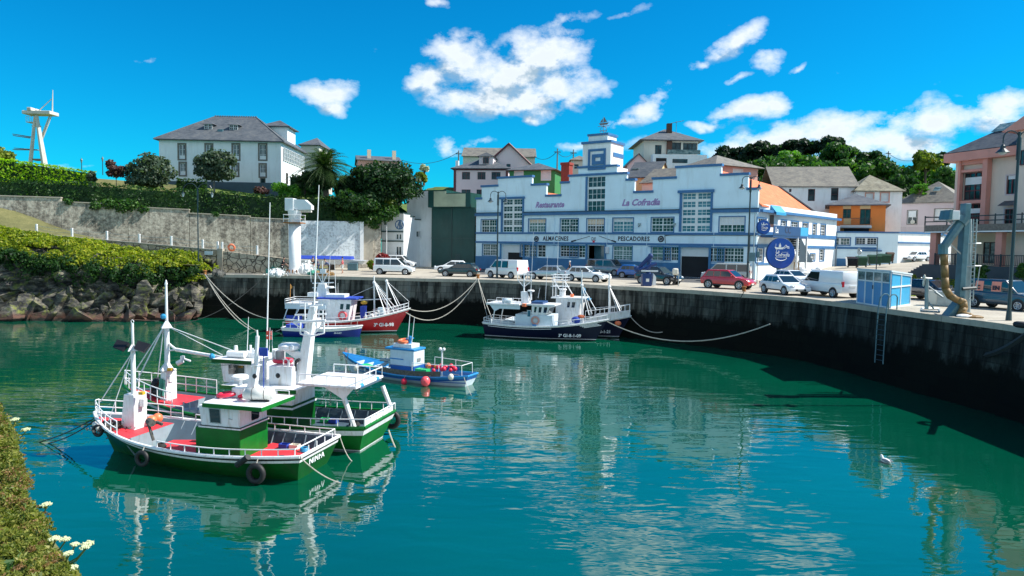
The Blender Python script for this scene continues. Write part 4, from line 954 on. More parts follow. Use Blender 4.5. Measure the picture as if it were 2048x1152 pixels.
# writing
def lz(v,u=1190): return m.z(u,v)
q=m.r(1086,472.5,1139,484.5); text('ALMACENES',(q[3]-q[1])*1.02,'lettering_black',m.t,f,q[0],-.02,q[1]+.22,sx=.80,bold=.02,spacing=1.14)
q=m.r(1183,473,1194,480); text('DE',.62,'lettering_black',m.t,f,q[0],-.02,m.z(1190,481),sx=.8,spacing=1.15)
q=m.r(1236,472.5,1306,485); text('PESCADORES',(q[3]-q[1])*1.0,'lettering_black',m.t,f,q[0],-.02,q[1]+.2,sx=.84,bold=.02,spacing=1.14)
b=MB(f)
for (u0,v0,u1,v1) in ((1143,483,1180,472.5),(1232,484,1198,472)):
    x0,z0=f.uv(u0,v0);x1,z1=f.uv(u1,v1); b.tube((x0,-.03,z0),(x1,-.03,z1),.035,.03,5); b.tube((x0,-.04,z0),(lerp(x0,x1,.25),-.04,lerp(z0,z1,.25)),.1,.08,5)
b.build('oar_emblem','lettering_black',m.t)
MB(f).box(*[m.x(1187),m.x(1191),-.05,-.01],m.z(1189,486),m.z(1189,481)).build('red_emblem','buoy_red',m.t)
for u in (1073,1322): 
    x,z=f.uv(u,478); o=MB(f).torus((x,-.03,z),(0,1,0),.32,.08,18,5).torus((x,-.03,z),(0,1,0),.13,.05,12,4); o.tube((x-.18,-.03,z-.12),(x+.18,-.03,z+.14),.03); o.build('round_emblem','lettering_black',m.t)
q=m.r(1072,404,1139,416); text('Restaurante',(q[3]-q[1])*1.35,'lettering_violet',m.t,f,q[0]-.1,-.02,q[1]+.1,shear=.35,bold=.035,sx=.86)
q=m.r(1245,398,1326,413); text('La Cofradía',(q[3]-q[1])*1.2,'lettering_violet',m.t,f,q[0]-.1,-.02,q[1]+.15,shear=.35,bold=.038,sx=.98)
# small fittings: cables, lamp, pipe
b=MB(f); x,z=f.uv(1330,470); x2,z2=f.uv(1331,487); b.path([(x+.8,-.05,z),(x,-.05,z-.1),(x2,-.05,z2)],.03); b.tube((m.x(1331),-.12,zs0-.05),(Wd,-.12,zs0-.05),.025); x3=m.x(1502); b.tube((x3,-.1,DECK),(x3,-.1,zs0),.05); b.build('cable','black',m.t)
for u_ in (1110,1216,1296,1430):
    xd=m.x(u_); MB(f).tube((xd,-.07,hd[1]+.2),(xd,-.07,zc-.35),.045,.045,6).tube((xd,-.07,zc-.3),(xd,.1,zc+.05),.045,.045,6).build('downpipe','facade_white',m.t)
for u_ in (1142,1280,1350): 
    xd=m.x(u_); MB(f).box(xd-.16,xd+.16,-.2,-.0,zs1+.9,zs1+1.15).tube((xd,-.1,zs1+.9),(xd,-.25,zs1+.7),.05,.09,8).build('wall_lamp','galvanised',m.t)
b=MB(f); x,z=f.uv(1216,499); b.box(x-.25,x+.2,-.3,0,z-.5,z+.35); b.build('wall_box','shutter',m.t,bevel=.05)
# side wall and roofs: side runs from the right corner backwards
C_=(45.4,98.6); s=frame2((B_[0],B_[1],0),(C_[0],C_[1],0)); SL=math.hypot(C_[0]-B_[0],C_[1]-B_[1]); SD=SL
ez=s.uv(1590,417)[1]; cz=s.uv(1590,431)[1]; bz=s.uv(1590,472)[1]; lz2=s.uv(1560,493)[1]
def sr(u0,v0,u1,v1): um=(u0+u1)/2;vm=(v0+v1)/2; return (s.uv(u0,vm)[0],s.uv(um,v1)[1],s.uv(u1,vm)[0],s.uv(um,v0)[1])
sw=[(1515,437,1532,462),(1562,441,1573,452),(1582,443.5,1597,454),(1605,446,1616,470),(1625,448,1633,471),(1641,449.5,1651,473)]
sl_=[(1513,497,1527,524),(1639,499,1648,521),(1601,508,1613,521),(1620,508,1630,521)]
hs_=[sr(*q) for q in sw+sl_]
b=MB(s); wallmesh(b,[(.36,DECK,SL,ez)],hs_,.35,0); b.build('side_wall','plaster_white',m.t)
b=MB(s); b.box(.4,SL+.6,-.45,-.002,cz-.05,cz+.25); b.box(0.2,SL,-.1,-.002,bz-.15,bz+.3); b.box(0.2,SL,-.1,-.002,lz2-.15,lz2+.2); b.box(0.2,6,-.08,-.002,m.z(1505,530),m.z(1505,526)); b.box(SL-.5,SL+.02,-.08,-.002,lz2,bz)
b.build('side_cornice','trim_blue',m.t)
for q in sw+sl_:
    r=sr(*q); window(m.t,s,r[0],r[2],r[1],r[3],cols=(2,2) if q[2]-q[0]>9 else (2,),rows=(2,2) if q[3]-q[1]>15 else (2,),trim='trim_blue',tw=.14,d=.2,mw=.05)
SN=None
# body back and gables (local frame f: y runs backwards)
tz=[(sx[0],sx[5]-.9),(sx[5]-.9,sx[9]-1.0),(sx[9]-1.0,Wd)]
rfb=MB(f); rt=MB(f); z0=ez
rx,rz_=f.uv(1557,374,SD+.5)
for (xa_,xb_) in tz:
    xm=(xa_+xb_)/2; h=(xb_-xa_)/2*.42
    if xb_>Wd-1: xm=rx; h=rz_-z0
    for xx,sg in ((xa_,-1),(xb_,1)):
        o=.35 if (xx>Wd-1) else 0
        rt.add([(xx+o,.36,z0-o*.42),(xx+o,SD+.5,z0-o*.42),(xm,SD+.5,z0+h),(xm,.36,z0+h),(xx+o,.36,z0-o*.42-.15),(xx+o,SD+.5,z0-o*.42-.15),(xm,SD+.5,z0+h-.15),(xm,.36,z0+h-.15)],[(0,1,2,3),(4,7,6,5),(0,4,5,1),(1,5,6,2),(0,3,7,4)])
    rfb.prism([(xa_,DECK),(xb_,DECK),(xb_,z0-.2),(xm,z0+h-.2),(xa_,z0-.2)],SD-.4,SD)
rt.build('roof','orange_tile',m.t); rfb.box(0,.3,.36,SD-.4,DECK,z0-.2); rfb.build('rear_wall','plaster_white',m.t)
b=MB(f); b.tube((Wd+.5,SD+.55,z0-.05),(rx,SD+.55,rz_+.1),.16); b.build('verge','trim_dark',m.t)
# roof-edge awning and balcony on the side
r=sr(1538,411,1566,430); b=MB(s); r=(r[0]+.4,r[1]+.25,r[2]-.8,r[3]); b.prism([(-.7,r[1]),(0,r[3]),(0,r[1])],r[0],r[2],'x'); b.box(r[0],r[2],-.72,-.69,r[1]-.3,r[1]+.02); b.build('awning','awning_blue',m.t)
r=sr(1539,430,1546,454); b=MB(s); b.box(r[0],r[2]+.2,-.03,-.002,r[1],r[3]); b.build('side_door','wood_brown',m.t)
r=sr(1546,452,1596,469); yb=-1.5
b=MB(s); x0,z0_=s.uv(1546,470,yb); x1,z1_=s.uv(1600,472,yb); _,zt_=s.uv(1570,452,yb); x2=s.uv(1615,470,yb)[0]
b.box(x0,x2,yb,-.1,z0_-.25,z0_); b.build('balcony_slab','sign_navy',m.t)
b=MB(s); b.box(x0,x1,yb-.05,yb,z0_,zt_); b.build('balcony_banner','sign_navy',m.t); b=MB(s); b.box(x1+.03,x2,yb-.05,yb,z0_+.1,zt_); b.build('balcony_panel','kiosk_blue_light',m.t)
text('La',.95,'lettering_white',m.t,s,x0+.5,yb-.06,z0_+.25,bold=.01); text('CC',1.1,'lettering_dim',m.t,s,x0+3.3,yb-.06,z0_+.3,bold=.02,sx=1.2)
b=MB(s)
for u in (1596,1614): x=s.uv(u,500,yb)[0]; b.box(x-.1,x+.1,yb,yb+.2,DECK,z0_)
b.build('balcony_post','white_paint',m.t)
b=MB(s) # external stair
for k in range(11): xx=x1+.2+k*.42; zz=z0_-.2-k*.27; b.box(xx,xx+.45,yb+.1,-.2,zz-.25,zz)
b.build('stair','trim_dark',m.t)
b=MB(s); xx0=x1+.2; b.add([(xx0,yb+.08,z0_-.2),(xx0+.5,yb+.08,z0_-.2),(xx0+5,yb+.08,z0_-3.1),(xx0,yb+.08,z0_-3.1)],[(0,1,2,3)]); b.build('stair_cheek','trim_dark',m.t)
# round signs
def roundsign(par,u,v,rpx,Yd,lab=None):
    c=PY(u,v,Yd); r=rpx*Yd/FPX; fr=Frame((c.x,c.y,0),rad(8))
    o=MB(fr); n=40; o.lathe((0,0,0),[(r*.0+.001,0),(r,0),(r,.3),(.001,.3)],n)
    o.v=[(x,z-.0,c.z+y) for x,y,z in o.v]; 
    q=o.build('round_sign_disc','sign_blue',par); o=MB(fr).torus((0,.15,c.z),(0,1,0),r,.09,44,6).build('rim','sign_navy',q)
    b=MB(fr); k=r/1.9; y=-.03
    b.add([(-.95*k,y,c.z+.85*k),(-.75*k,y,c.z+.55*k),(.25*k,y,c.z+.55*k),(.45*k,y,c.z+.9*k),(.1*k,y,c.z+.78*k),(-.6*k,y,c.z+.78*k)],[(0,1,2,3,4,5)]); b.box(-.35*k,-.05*k,y-.001,y,c.z+.8*k,c.z+1.15*k); b.tube((-.8*k,y,c.z+.8*k),(-.75*k,y,c.z+1.25*k),.02); b.tube((-.2*k,y,c.z+1.1*k),(-.2*k,y,c.z+1.35*k),.03)
    b.path([(.3*k,y,c.z+.7*k),(.6*k,y,c.z+1.1*k),(.85*k,y,c.z+.85*k),(1.05*k,y,c.z+.9*k)],.04*k); b.path([(.4*k,y,c.z+.6*k),(.65*k,y,c.z+.9*k),(.85*k,y,c.z+.7*k),(1.1*k,y,c.z+.72*k)],.04*k)
    pts=[(math.cos(a)*.75*k,y,c.z-.55*k+math.sin(a)*.35*k) for a in [math.pi+math.pi*i/10 for i in range(11)]]; b.path(pts,.045*k); b.box(-.8*k,.8*k,y-.002,y,c.z-.53*k,c.z-.49*k); b.box(.1*k,.95*k,y-.002,y,c.z+.16*k,c.z+.19*k)
    b.build('boat_emblem','lettering_white',q)
    for tx,xx,zz in (('La',-.8,.05),('Cofradía',-.85,-.38)):
        text(tx,.66*k,'lettering_white',q,fr,xx*k,-.03,c.z+zz*k,shear=.3,bold=.004*k,sx=.86)
    return q
t=thing('restaurant_sign','large round blue restaurant sign with a white boat and lettering','sign',PY(1561,540,70.5)); roundsign(t,1562,507,29.5,70.5)
c=PY(1562,507,70.5); MB(Frame((c.x,c.y+.5,0))).box(-.12,.12,0,.25,DECK,c.z).build('post','chute_metal',t)
t=thing('hanging_sign','small round blue restaurant sign fixed high on the building corner','sign',PY(1528,470,76.5)); roundsign(t,1528,454.5,13.5,76.5); c=PY(1528,454.5,76.5); MB(Frame((c.x,c.y,0))).tube((0,.3,c.z),(-.1,2.5,c.z),.06).build('bracket','white_paint',t)
# stuff stacked by the stair
# ---------------- annex low white building
a=Bld('annex_building','low white harbour annex with a blue band, between the warehouse side and the apartment block','building',(45.6,98.6),(PY(1795,500,97).x,97),DECK)
za=a.z(1720,466); wl=[a.r(1660,476,1700,490),a.r(1712,476,1754,489)]
b=a.body(za,9,wl,'facade_white')
for q in ((1660,476,1700,490),(1712,476,1754,489)): a.win(q,cols=(3,3),rows=(2,) if q[0]==1660 else (3,),pm='glass_pale' if q[0]==1660 else 'glass',trim='trim_blue',tw=.12,d=.15,gap=.3)
b=MB(a.f); b.box(-.1,a.W+.1,-.15,9,za,za+.22); b.box(0,a.x(1756),-.12,-.002,a.z(1700,498),a.z(1700,494)); b.box(a.x(1728),a.x(1766),-.4,-.002,a.z(1745,503),a.z(1745,500)); b.build('roof_edge','trim_blue',a.t)
b=MB(a.f); b.box(0,a.x(1700),-.05,-.002,DECK,a.z(1680,517)); b.build('dado','door_blue',a.t)
A2=(a.f.w((a.W,0,0)).x,97); B2=pt(1932,500,104)
r2=Bld('yard_wall','sunlit white yard wall with blue band behind the white coupe','wall',A2,(B2[0],104),DECK)
zr=r2.z(1830,469); b=MB(r2.f); b.prism([(0,DECK),(r2.W,DECK),(r2.W,r2.z(1920,484)),(r2.x(1880),zr+.1),(0,za)],0,.4); b.build('wall','plaster_white',r2.t)
b=MB(r2.f); b.prism([(0,za),(r2.x(1880),zr+.1),(r2.W,r2.z(1920,484)),(r2.W,r2.z(1920,481)),(r2.x(1880),zr+.4),(0,za+.22)],-.1,.5); b.box(0,r2.W,-.12,-.002,r2.z(1850,488),r2.z(1850,485)); b.build('coping','trim_blue',r2.t)
# ---------------- AV building and green shed
p0=pt(763,500,100.6);p1=pt(807,500,100);p2=pt(863,500,110)
a=Bld('pilot_building','small white stepped-parapet building with a round blue monogram and two dark bands','building',p0,p1,DECK)
st=[(763,772,440),(772,779,437),(779,788,432),(788,798,429),(798,808,427)]
R_=[];cps=MB(a.f)
for u0,u1,v in st:
    x0,x1=a.x(u0),a.x(u1); z=a.z((u0+u1)/2,v); R_.append((max(0,x0),DECK,min(a.W,x1) if u1<808 else a.W,z)); cps.box(max(0,x0),min(a.W,x1),-.1,.4,z,z+.15)
hw=[a.r(792,468,797,479),a.r(798,468,802.5,479),a.r(792,493,802.5,513)]
b=MB(a.f); wallmesh(b,R_,hw,.3,0); b.build('wall','white_paint',a.t)
for q,cc in zip(hw,((1,),(1,),(1,1))): window(a.t,a.f,q[0],q[2],q[1],q[3],cols=cc,d=.15,sill='white_paint')
cps.box(-.05,a.W,-.1,-.002,a.z(785,464.5),a.z(785,462)); cps.box(-.05,a.W,-.1,-.002,a.z(785,483.5),a.z(785,481)); cps.build('band','dark_green_trim',a.t)
x,z=a.f.uv(799.5,449.5); MB(a.f).torus((x,-.06,z),(0,1,0),.62,.06,26,5).build('monogram_ring','trim_blue',a.t); b=MB(a.f); b.path([(x-.35,-.06,z-.5),(x-.02,-.06,z+.55),(x+.02,-.06,z-.62)],.055); b.tube((x-.3,-.06,z-.05),(x+.0,-.06,z-.05),.05); b.path([(x+.1,-.06,z+.5),(x+.2,-.06,z-.5),(x+.5,-.06,z+.35)],.05); b.build('monogram','trim_blue',a.t)
s2=frame2((p1[0],p1[1],0),(p2[0],p2[1],0)); b=MB(s2); L2=math.hypot(p2[0]-p1[0],p2[1]-p1[1])
rr=[]; c2=MB(s2)
for u0,u1,v in ((807,820,428),(820,829,434),(829,863,441)):
    x0=s2.uv(u0,450)[0] if u0>807 else 0; x1=s2.uv(u1,450)[0]; z=s2.uv((u0+u1)/2,v)[1]; rr.append((max(.3,x0),DECK,x1,z)); c2.box(max(.3,x0),x1,-.1,.4,z,z+.15)
x0,z0=s2.uv(833,474);x1,z1=s2.uv(845,463); wallmesh(b,rr,[(x0,z0,x1,z1)],.3,0); b.build('side_wall','plaster_white',a.t); window(a.t,s2,x0,x1,z0,z1,cols=(1,1),d=.2,sill='white_paint'); c2.build('side_coping','dark_green_trim',a.t)
bx=MB(s2); bx.box(.3,L2,.3,6,DECK+7,DECK+7.1); bx.build('flat_roof','concrete_cap',a.t)
g=Bld('boat_shed','tall dark green corrugated boat shed with sliding doors','building',(pt(862,500,104)[0],104),(pt(949,500,101.5)[0],101.5),DECK)
zt=g.z(900,415); zh=g.z(900,381)
b=MB(g.f); b.box(0,g.x(904),.12,.3,DECK,zt); b.build('sliding_door','corrugated_green',g.t); b=MB(g.f); b.box(g.x(905),g.W,0,.2,DECK,zt); b.build('sliding_door','corrugated_green',g.t)
b=MB(g.f); b.box(g.x(903),g.x(904.5),-.05,.12,DECK,zt); b.box(0,g.W,-.06,.0,g.z(900,477),g.z(900,476)); b.box(g.x(912),g.x(921),-.03,0,DECK,g.z(915,508)); b.build('door_rail','dark_green_trim',g.t)
b=MB(g.f); wallmesh(b,[(-.3,zt,g.x(895),g.z(880,380.5)),(g.x(895),zt,g.W-.5,g.z(920,386))],[],6,-.5); b.build('door_housing','corrugated_green',g.t)
b=MB(g.f); wallmesh(b,[(g.x(871),zt+.1,g.x(895),g.z(883,383)),(g.x(895),zt+.1,g.x(934),g.z(915,388))],[],.06,-.58); b.build('cream_panel','corrugated_cream',g.t)
b=MB(g.f); wallmesh(b,[(g.x(814,420,1),DECK,0,g.z(838,382,1))],[],.3,1); b.box(g.x(814,420,1),g.x(814,420,1)+.3,1.3,14,DECK,g.z(838,382,1)); b.build('side_wall','plaster_white',g.t)
b=MB(g.f); b.box(g.x(814,420,1)-.05,0,.95,1.35,g.z(838,382,1),g.z(838,380.5,1)); b.build('coping','dark_green_trim',g.t); b=MB(g.f); b.box(g.x(814,420,1)+.3,g.W,5.5,14,zt-.2,zt); b.build('roof','slate',g.t)
t=thing('chimney_stack','square red brick chimney standing behind the warehouse parapet','chimney',PY(1134,400,99)); c=PY(1134,327,99)
fr=Frame((c.x,99,0),rad(-30)); b=MB(fr).box(-.62,.62,-.6,.6,c.z-6,c.z-.25).build('shaft','brick_red',t); MB(fr).box(-.72,.72,-.7,.7,c.z-.25,c.z+.1).build('cap','brick_red',t)
# ---------------- generic houses behind
def house(name,label,u0,u1,d0,d1,veave,zbm,depth,m,roof,h,wins,rm='slate',ov=.5,cat='house',trim=None,**k):
    a=Bld(name,label,cat,pt(u0,veave,d0),pt(u1,veave,d1),0); um=(u0+u1)/2; zt=a.z(um,veave); zb=zbm if zbm else zt-8; a.zb=zb; a.t.location.z=zb
    hs=[a.r(*w[:4]) for w in wins]; a.body(zt,depth,hs,m)
    for w,q in zip(wins,hs):
        kk=dict(cols=(2,2),rows=(2,),d=.15); kk.update(w[4] if len(w)>4 else {}); window(a.t,a.f,q[0],q[2],q[1],q[3],**kk)
    if roof=='hip': a.hip(zt+.02,h,ov,rm,**k)
    elif roof=='gx': a.gable(zt,h,ov,rm,0,wallm=m,**k)
    elif roof=='gy': a.gable(zt,h,ov,rm,along='y',wallm=m,**k)
    return a
# manor
mz=16.0
mw=[(358,289,370,318),(412,289,424,318),(466,289,478,319),(519,289,532,319),(360,326,371,350),(466,328,476,351),(520,329,531,353),(414,328,424,350)]
M_=house('manor_house','large white two-storey manor with slate hip roof and dormers at upper left',318,562,104,104.6,281,mz-1.5,13,'plaster_white','hip',4.6,[w+(dict(cols=(2,2),rows=(3,),trim='bark_grey',tw=.22,fm='white_paint'),) for w in mw]+[(521,357,530,374,dict(cols=(1,),fm='dark_green_trim',trim='bark_grey'))],ov=.55,inset=6.3,ridge_tiles='slate')
b=MB(M_.f); b.box(0,M_.W+.04,-.05,-.002,M_.zb,M_.z(560,366)); b.box(M_.W+.002,M_.W+.05,-.05,13,M_.zb,M_.z(560,366)); b.build('plinth','deck_grey_blue',M_.t)
for u in mw: q=M_.r(*u[:4]); MB(M_.f).box(q[0]+.06,q[2]-.06,.08,.11,q[1]+.04,q[1]+.55).build('window_panel','white_paint',M_.t)
for (u0,u1,v0,v1) in ((408,426,263,246.5),(459,477,264,247)):
    x0=M_.x(u0+1,255,2.6);x1=M_.x(u1-1,255,2.6);z0=M_.z(416,v0,2.6);z1=M_.z(416,v1+2,2.6)
    d=MB(M_.f); d.box(x0,x1,2.6,6,z0-.5,z1); dd=d.build('dormer','slate',M_.t); window(dd,M_.f,x0,x1,z0,z1,cols=(2,2),rows=(3,),d=-.0+2.52-.02,name='dormer_window')
    r=MB(M_.f); xm=(x0+x1)/2; r.add([(x0-.3,2.2,z1),(x1+.3,2.2,z1),(xm,3.4,z1+.55),(xm,6.5,z1+.55),(x0-.3,6,z1),(x1+.3,6,z1)],[(0,1,2),(1,5,3,2),(0,2,3,4),(0,4,5,1)]); r.build('dormer_roof','slate',dd)
x0=M_.x(435,270,1.8); zc_=M_.z(440,276,1.8); b=MB(M_.f); b.box(x0,x0+.75,1.8,2.5,zc_-.6,zc_+1.3); b.build('chimney','chute_metal',M_.t)
# gallery windows along the sunny side
sd_=frame2(tuple(M_.f.w((M_.W,0,0))),tuple(M_.f.w((M_.W,12,0))),0); gl=MB(sd_); zt=M_.zt
for k in range(12): 
    x0=1.0+k*.95; window(M_.t,sd_,x0,x0+.78,zt-2.6,zt-.7,cols=(2,),rows=(3,),d=-.12,pm='glass_pale',name='gallery_window')
for x0 in (2.3,5.6): window(M_.t,sd_,x0,x0+.9,zt-6.0,zt-4.3,cols=(2,),rows=(3,),d=-.08,fm='bark_grey',name='window')
# upper attic block on the right
x0=M_.W-4.6; b=MB(M_.f); xx=(M_.x(568,280,5),M_.x(584,280,5))
b.box(M_.W-4.5,M_.W-.9,6.5,11,M_.zt+.8,M_.zt+3.3); o=b.build('attic_block','plaster_white',M_.t)
M_.hip(M_.zt+3.3,1.3,.5,'slate',x0=M_.W-4.5,x1=M_.W-.9,y0=6.5,y1=11,name='attic_roof')
house('rear_villa','grey hip-roofed building just behind the manor\'s right corner',602,638,124,124,290,None,9,'beige_wall','hip',1.9,[],ov=.4)
a=house('distant_house','slate-roofed house with two pale chimneys peeping over the magnolia',716,800,135,137,320,None,10,'salmon_wall','gx',1.3,[],ov=.3)
for u in (738,788): x=a.x(u,310,2); a.box('chimney','cream_wall',x-.35,x+.35,1.6,2.4,a.zt,a.zt+2.1)
# pink/white houses
house('slate_block','big old slate-roofed building on the skyline behind the pale house with maroon windows',926,1070,142,142,312,None,12,'beige_wall','gx',2.4,[],rm='slate_old',ov=.3)
a=house('pale_house','pale pink house with maroon window frames and a slate roof above the green shed',908,1016,116,115,337,8,10,'rose_house','hip',2.2,[(924,344,940,359),(955,344,971,359),(983,344,1001,359),(923,379,941,393),(953,379,968,393)],ov=.5,inset=4.5)
for w in [o for o in a.t.children if o.name.startswith('window')]: w.data.materials[0]=mat('maroon')
b=MB(a.f); b.box(-.05,.35,-.06,-.002,8,a.zt); b.box(a.W-.35,a.W+.05,-.06,-.002,8,a.zt); b.box(0,a.W,-.08,-.002,a.zt-.3,a.zt-.02); b.build('corner_trim','maroon',a.t)
x0,x1=a.x(958,320,1.6),a.x(986,320,1.6); z0=a.z(970,327,1.6); z1=a.z(970,313,1.6); d=MB(a.f).box(x0,x1,1.6,5,z0-.3,z1).build('dormer','rose_house',a.t); window(d,a.f,x0+.7,x1-.7,z0,z1-.15,cols=(1,1),fm='maroon',d=1.5,name='dormer_window')
r=MB(a.f); xm=(x0+x1)/2; r.add([(x0-.3,1.2,z1),(x1+.3,1.2,z1),(xm,1.9,z1+.75),(xm,6,z1+.75),(x0-.3,6,z1),(x1+.3,6,z1)],[(0,1,2),(1,5,3,2),(0,2,3,4),(0,4,5,1)]); r.build('dormer_roof','slate',d)
x=a.x(911,330,1); a.box('chimney','plaster_white',x,x+.5,1,1.6,a.zt,a.zt+1.4)
a=house('gabled_house','pale gabled house with maroon verges right behind the maroon-windowed house',975,1060,121,121,328,8,9,'rose_house','gy',3.4,[(1013,318+4,1021,334,dict(cols=(1,),fm='maroon'))],ov=.5)
b=MB(a.f); xm=a.W/2; b.tube((-.5,-.45,a.zt-.35),(xm,-.45,a.zt+3.45),.14); b.tube((a.W+.5,-.45,a.zt-.35),(xm,-.45,a.zt+3.45),.14); b.build('verge','maroon',a.t)
house('green_house','green house with closed white shutters under a shallow slate roof',1019,1110,109,107,340,7,8,'green_house','hip',1.5,[(1029,342,1046,356,dict(cols=(1,),rows=(7,),pm='shutter',trim='white_paint',mw=.03)),(1083,342,1101,360,dict(cols=(1,),rows=(8,),pm='shutter',trim='white_paint',mw=.03))],ov=.5)
house('small_grey_house','small weathered house squeezed between the chimney stack and the tower',1143,1180,128,128,320,8,7,'beige_wall','hip',1.2,[(1148,328,1158,338,dict(cols=(1,)))],rm='slate_old',ov=.3)
a=house('modern_villa','modern white villa with glass balcony on the skyline right of the tower',1288,1396,128,128,281,None,11,'beige_wall','hip',2.9,[(1310,290,1323,309,dict(cols=(1,1),fm='black')),(1342,285,1362,308,dict(cols=(1,1),fm='black')),(1366,286,1394,308,dict(cols=(1,1,1),fm='black'))],ov=.9)
q=a.r(1306,309,1414,327,-2.2); a.box('terrace_wall','plaster_white',q[0],q[2],-2.2,3,q[1]-4,q[3]); 
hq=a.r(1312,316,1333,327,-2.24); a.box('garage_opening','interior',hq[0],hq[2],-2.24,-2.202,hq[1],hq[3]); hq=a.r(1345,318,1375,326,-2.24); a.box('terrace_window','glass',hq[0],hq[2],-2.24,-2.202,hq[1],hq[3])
q=a.r(1334,300,1400,309,-1.8); a.box('glass_balustrade','glass_pale',q[0],q[2],-2.1,-2.06,q[1],q[3]); q=a.r(1333,283,1343,309); a.box('stone_pier','wood_brown',q[0],q[2],-.5,-.01,q[1],q[3])
x=a.x(1339,270,3); a.box('chimney','wood_brown',x-.45,x+.45,3,3.9,a.zt+.5,a.zt+3.6)
b=MB(a.f); x=a.x(1352,268,4); b.tube((x,4,a.zt+2),(x,4,a.zt+4.2),.04); b.tube((x-1.3,4,a.zt+3.7),(x+1.4,4,a.zt+4.3),.04)
for k in range(6): xx=x-1.1+k*.45; b.tube((xx,3.6,a.zt+3.75+k*.1),(xx,4.4,a.zt+3.75+k*.1),.025)
b.build('tv_antenna','antenna_brown',a.t)
house('grey_gable_house','low grey-roofed house left of the modern villa',1254,1300,122,122,330,None,8,'rose_house','gy',2.0,[],ov=.3,rm='slate')
a=house('yellow_house','yellow-gabled house with a skylight in its slate roof behind the parapet',1256,1312,108,106,352,None,8,'yellow_wall','gx',2.6,[],ov=.3)
a.box('skylight','glass_pale',a.x(1265,340,2),a.x(1278,340,2),1.8,2.6,a.zt+1.25,a.zt+1.4)
house('slate_roofed_shed','long low dark slate roof showing through the parapet notch',1284,1372,101,97,362,None,9,'beige_wall','gx',2.3,[],ov=.3,rm='slate_old')
a=house('salmon_house','salmon-pink house with hip roof behind the right end of the parapet',1432,1516,108,112,333,None,9,'salmon_wall','hip',2.2,[(1466,339,1485,352,dict(cols=(1,),rows=(6,),pm='shutter',trim='white_paint'))],ov=.7,rm='slate_old')
# long slate roofed house right
a=house('long_slate_house','long white house with large weathered slate roof and tall dark windows',1548,1716,112,110,371,8,12,'plaster_white','gx',3.6,[(1616,378,1630,402,dict(cols=(1,),rows=(2,),fm='maroon')),(1662,376,1677,401,dict(cols=(1,),rows=(2,),fm='maroon')),(1578,378,1583,384,dict(cols=(1,),fm='maroon'))],rm='slate_old',ov=.25)
a=house('mossy_roof_house','white house with moss-covered hip roof joined to the long slate house',1712,1805,109,108,382,8,9,'plaster_white','hip',2.9,[(1762,386,1777,403,dict(cols=(1,),rows=(7,),pm='shutter',trim='salmon_wall',tw=.2)),(1732,387,1746,400,dict(cols=(1,),rows=(6,),pm='shutter',trim='salmon_wall',tw=.2))],rm='slate_moss',ov=.4)
# orange house
a=house('orange_house','orange two-storey house with a balcony and grey hip roof',1659,1772,103,100,410,7,10,'orange_wall','hip',1.9,[(1686,418,1702,436,dict(cols=(1,1),fm='bark',d=.2)),(1720,418,1741,449,dict(cols=(1,1),rows=(1,),fm='bark',d=.25))],ov=.6)
for (u0,u1) in ((1686,1702),(1720,1741)): q=a.r(u0,411,u1,417.5); a.box('cream_spandrel','yellow_wall',q[0],q[2],-.03,-.002,q[1],q[3])
q=a.r(1680,437,1743,450,-1.1); a.box('balcony_slab','beige_wall',q[0],q[2],-1.2,0,q[1]-.35,q[1]-.02)
b=MB(a.f); n=34
for k in range(n+1): xx=lerp(q[0],q[2],k/n); b.box(xx-.012,xx+.012,-1.16,-1.13,q[1],q[3])
b.box(q[0],q[2],-1.18,-1.11,q[3],q[3]+.06); b.build('balcony_rail','lamp_black',a.t)
q=a.r(1687,437,1702,449,0); a.box('cream_panel','yellow_wall',q[0],q[2],-.04,-.002,q[1],q[3]); q=a.r(1728,437,1741,449,0); 
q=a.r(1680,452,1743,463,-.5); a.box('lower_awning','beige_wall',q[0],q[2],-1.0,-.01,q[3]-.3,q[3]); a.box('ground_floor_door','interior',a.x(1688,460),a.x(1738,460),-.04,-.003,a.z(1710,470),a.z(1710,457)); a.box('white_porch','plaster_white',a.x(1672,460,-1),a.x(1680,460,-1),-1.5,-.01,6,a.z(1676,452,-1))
so_=frame2(tuple(a.f.w((a.W,0,0))),tuple(a.f.w((a.W,10,0))),0)
b=MB(so_); b.box(1.2,4.5,-1.0,0,a.zt-5.2,a.zt-5.0); b.box(5.5,8.5,-1.0,0,a.zt-5.2,a.zt-5.0); b.box(1.2,4.5,-1.02,-.95,a.zt-5.0,a.zt-4.0); b.build('side_balcony','orange_wall_light',a.t); 
for x0 in (2,6): window(a.t,so_,x0,x0+1.1,a.zt-4.9,a.zt-2.2,cols=(1,1),fm='bark',d=-.1)
# lilac house
a=house('lilac_house','lilac-grey house with steep slate roof and skylight left of the apartment block',1790,1925,116,109,405,6.2,10,'lilac_wall','hip',3.7,[(1815,421,1834,448,dict(cols=(1,1),rows=(2,),trim='bark_grey',tw=.1)),(1869,418,1905,441,dict(cols=(1,),rows=(7,),pm='shutter',trim='bark_grey',tw=.1)),(1812,463,1835,466,dict(cols=(1,)))],ov=.3,rm='slate_old')
q=a.r(1817,422,1832,434); a.box('roller_blind','shutter',q[0],q[2],.06,.1,q[1],q[3]); b=MB(a.f).box(-.02,a.W,-.06,-.002,a.z(1850,453),a.z(1850,451)); b.build('string_course','rose_house',a.t)
x,z=a.f.uv(1825,444,-.3); MB(a.f).ball((x,-.2,z),(.35,.1,.35)).build('satellite_dish','beige_wall',a.t)
x,z=a.f.uv(1874,380,2.4); b=MB(a.f); b.add([(x-.5,2.0,z-.15),(x+.5,2.0,z-.15),(x+.55,2.9,z+.55),(x-.45,2.9,z+.55)],[(0,1,2,3)]); b.build('skylight','glass_pale',a.t)
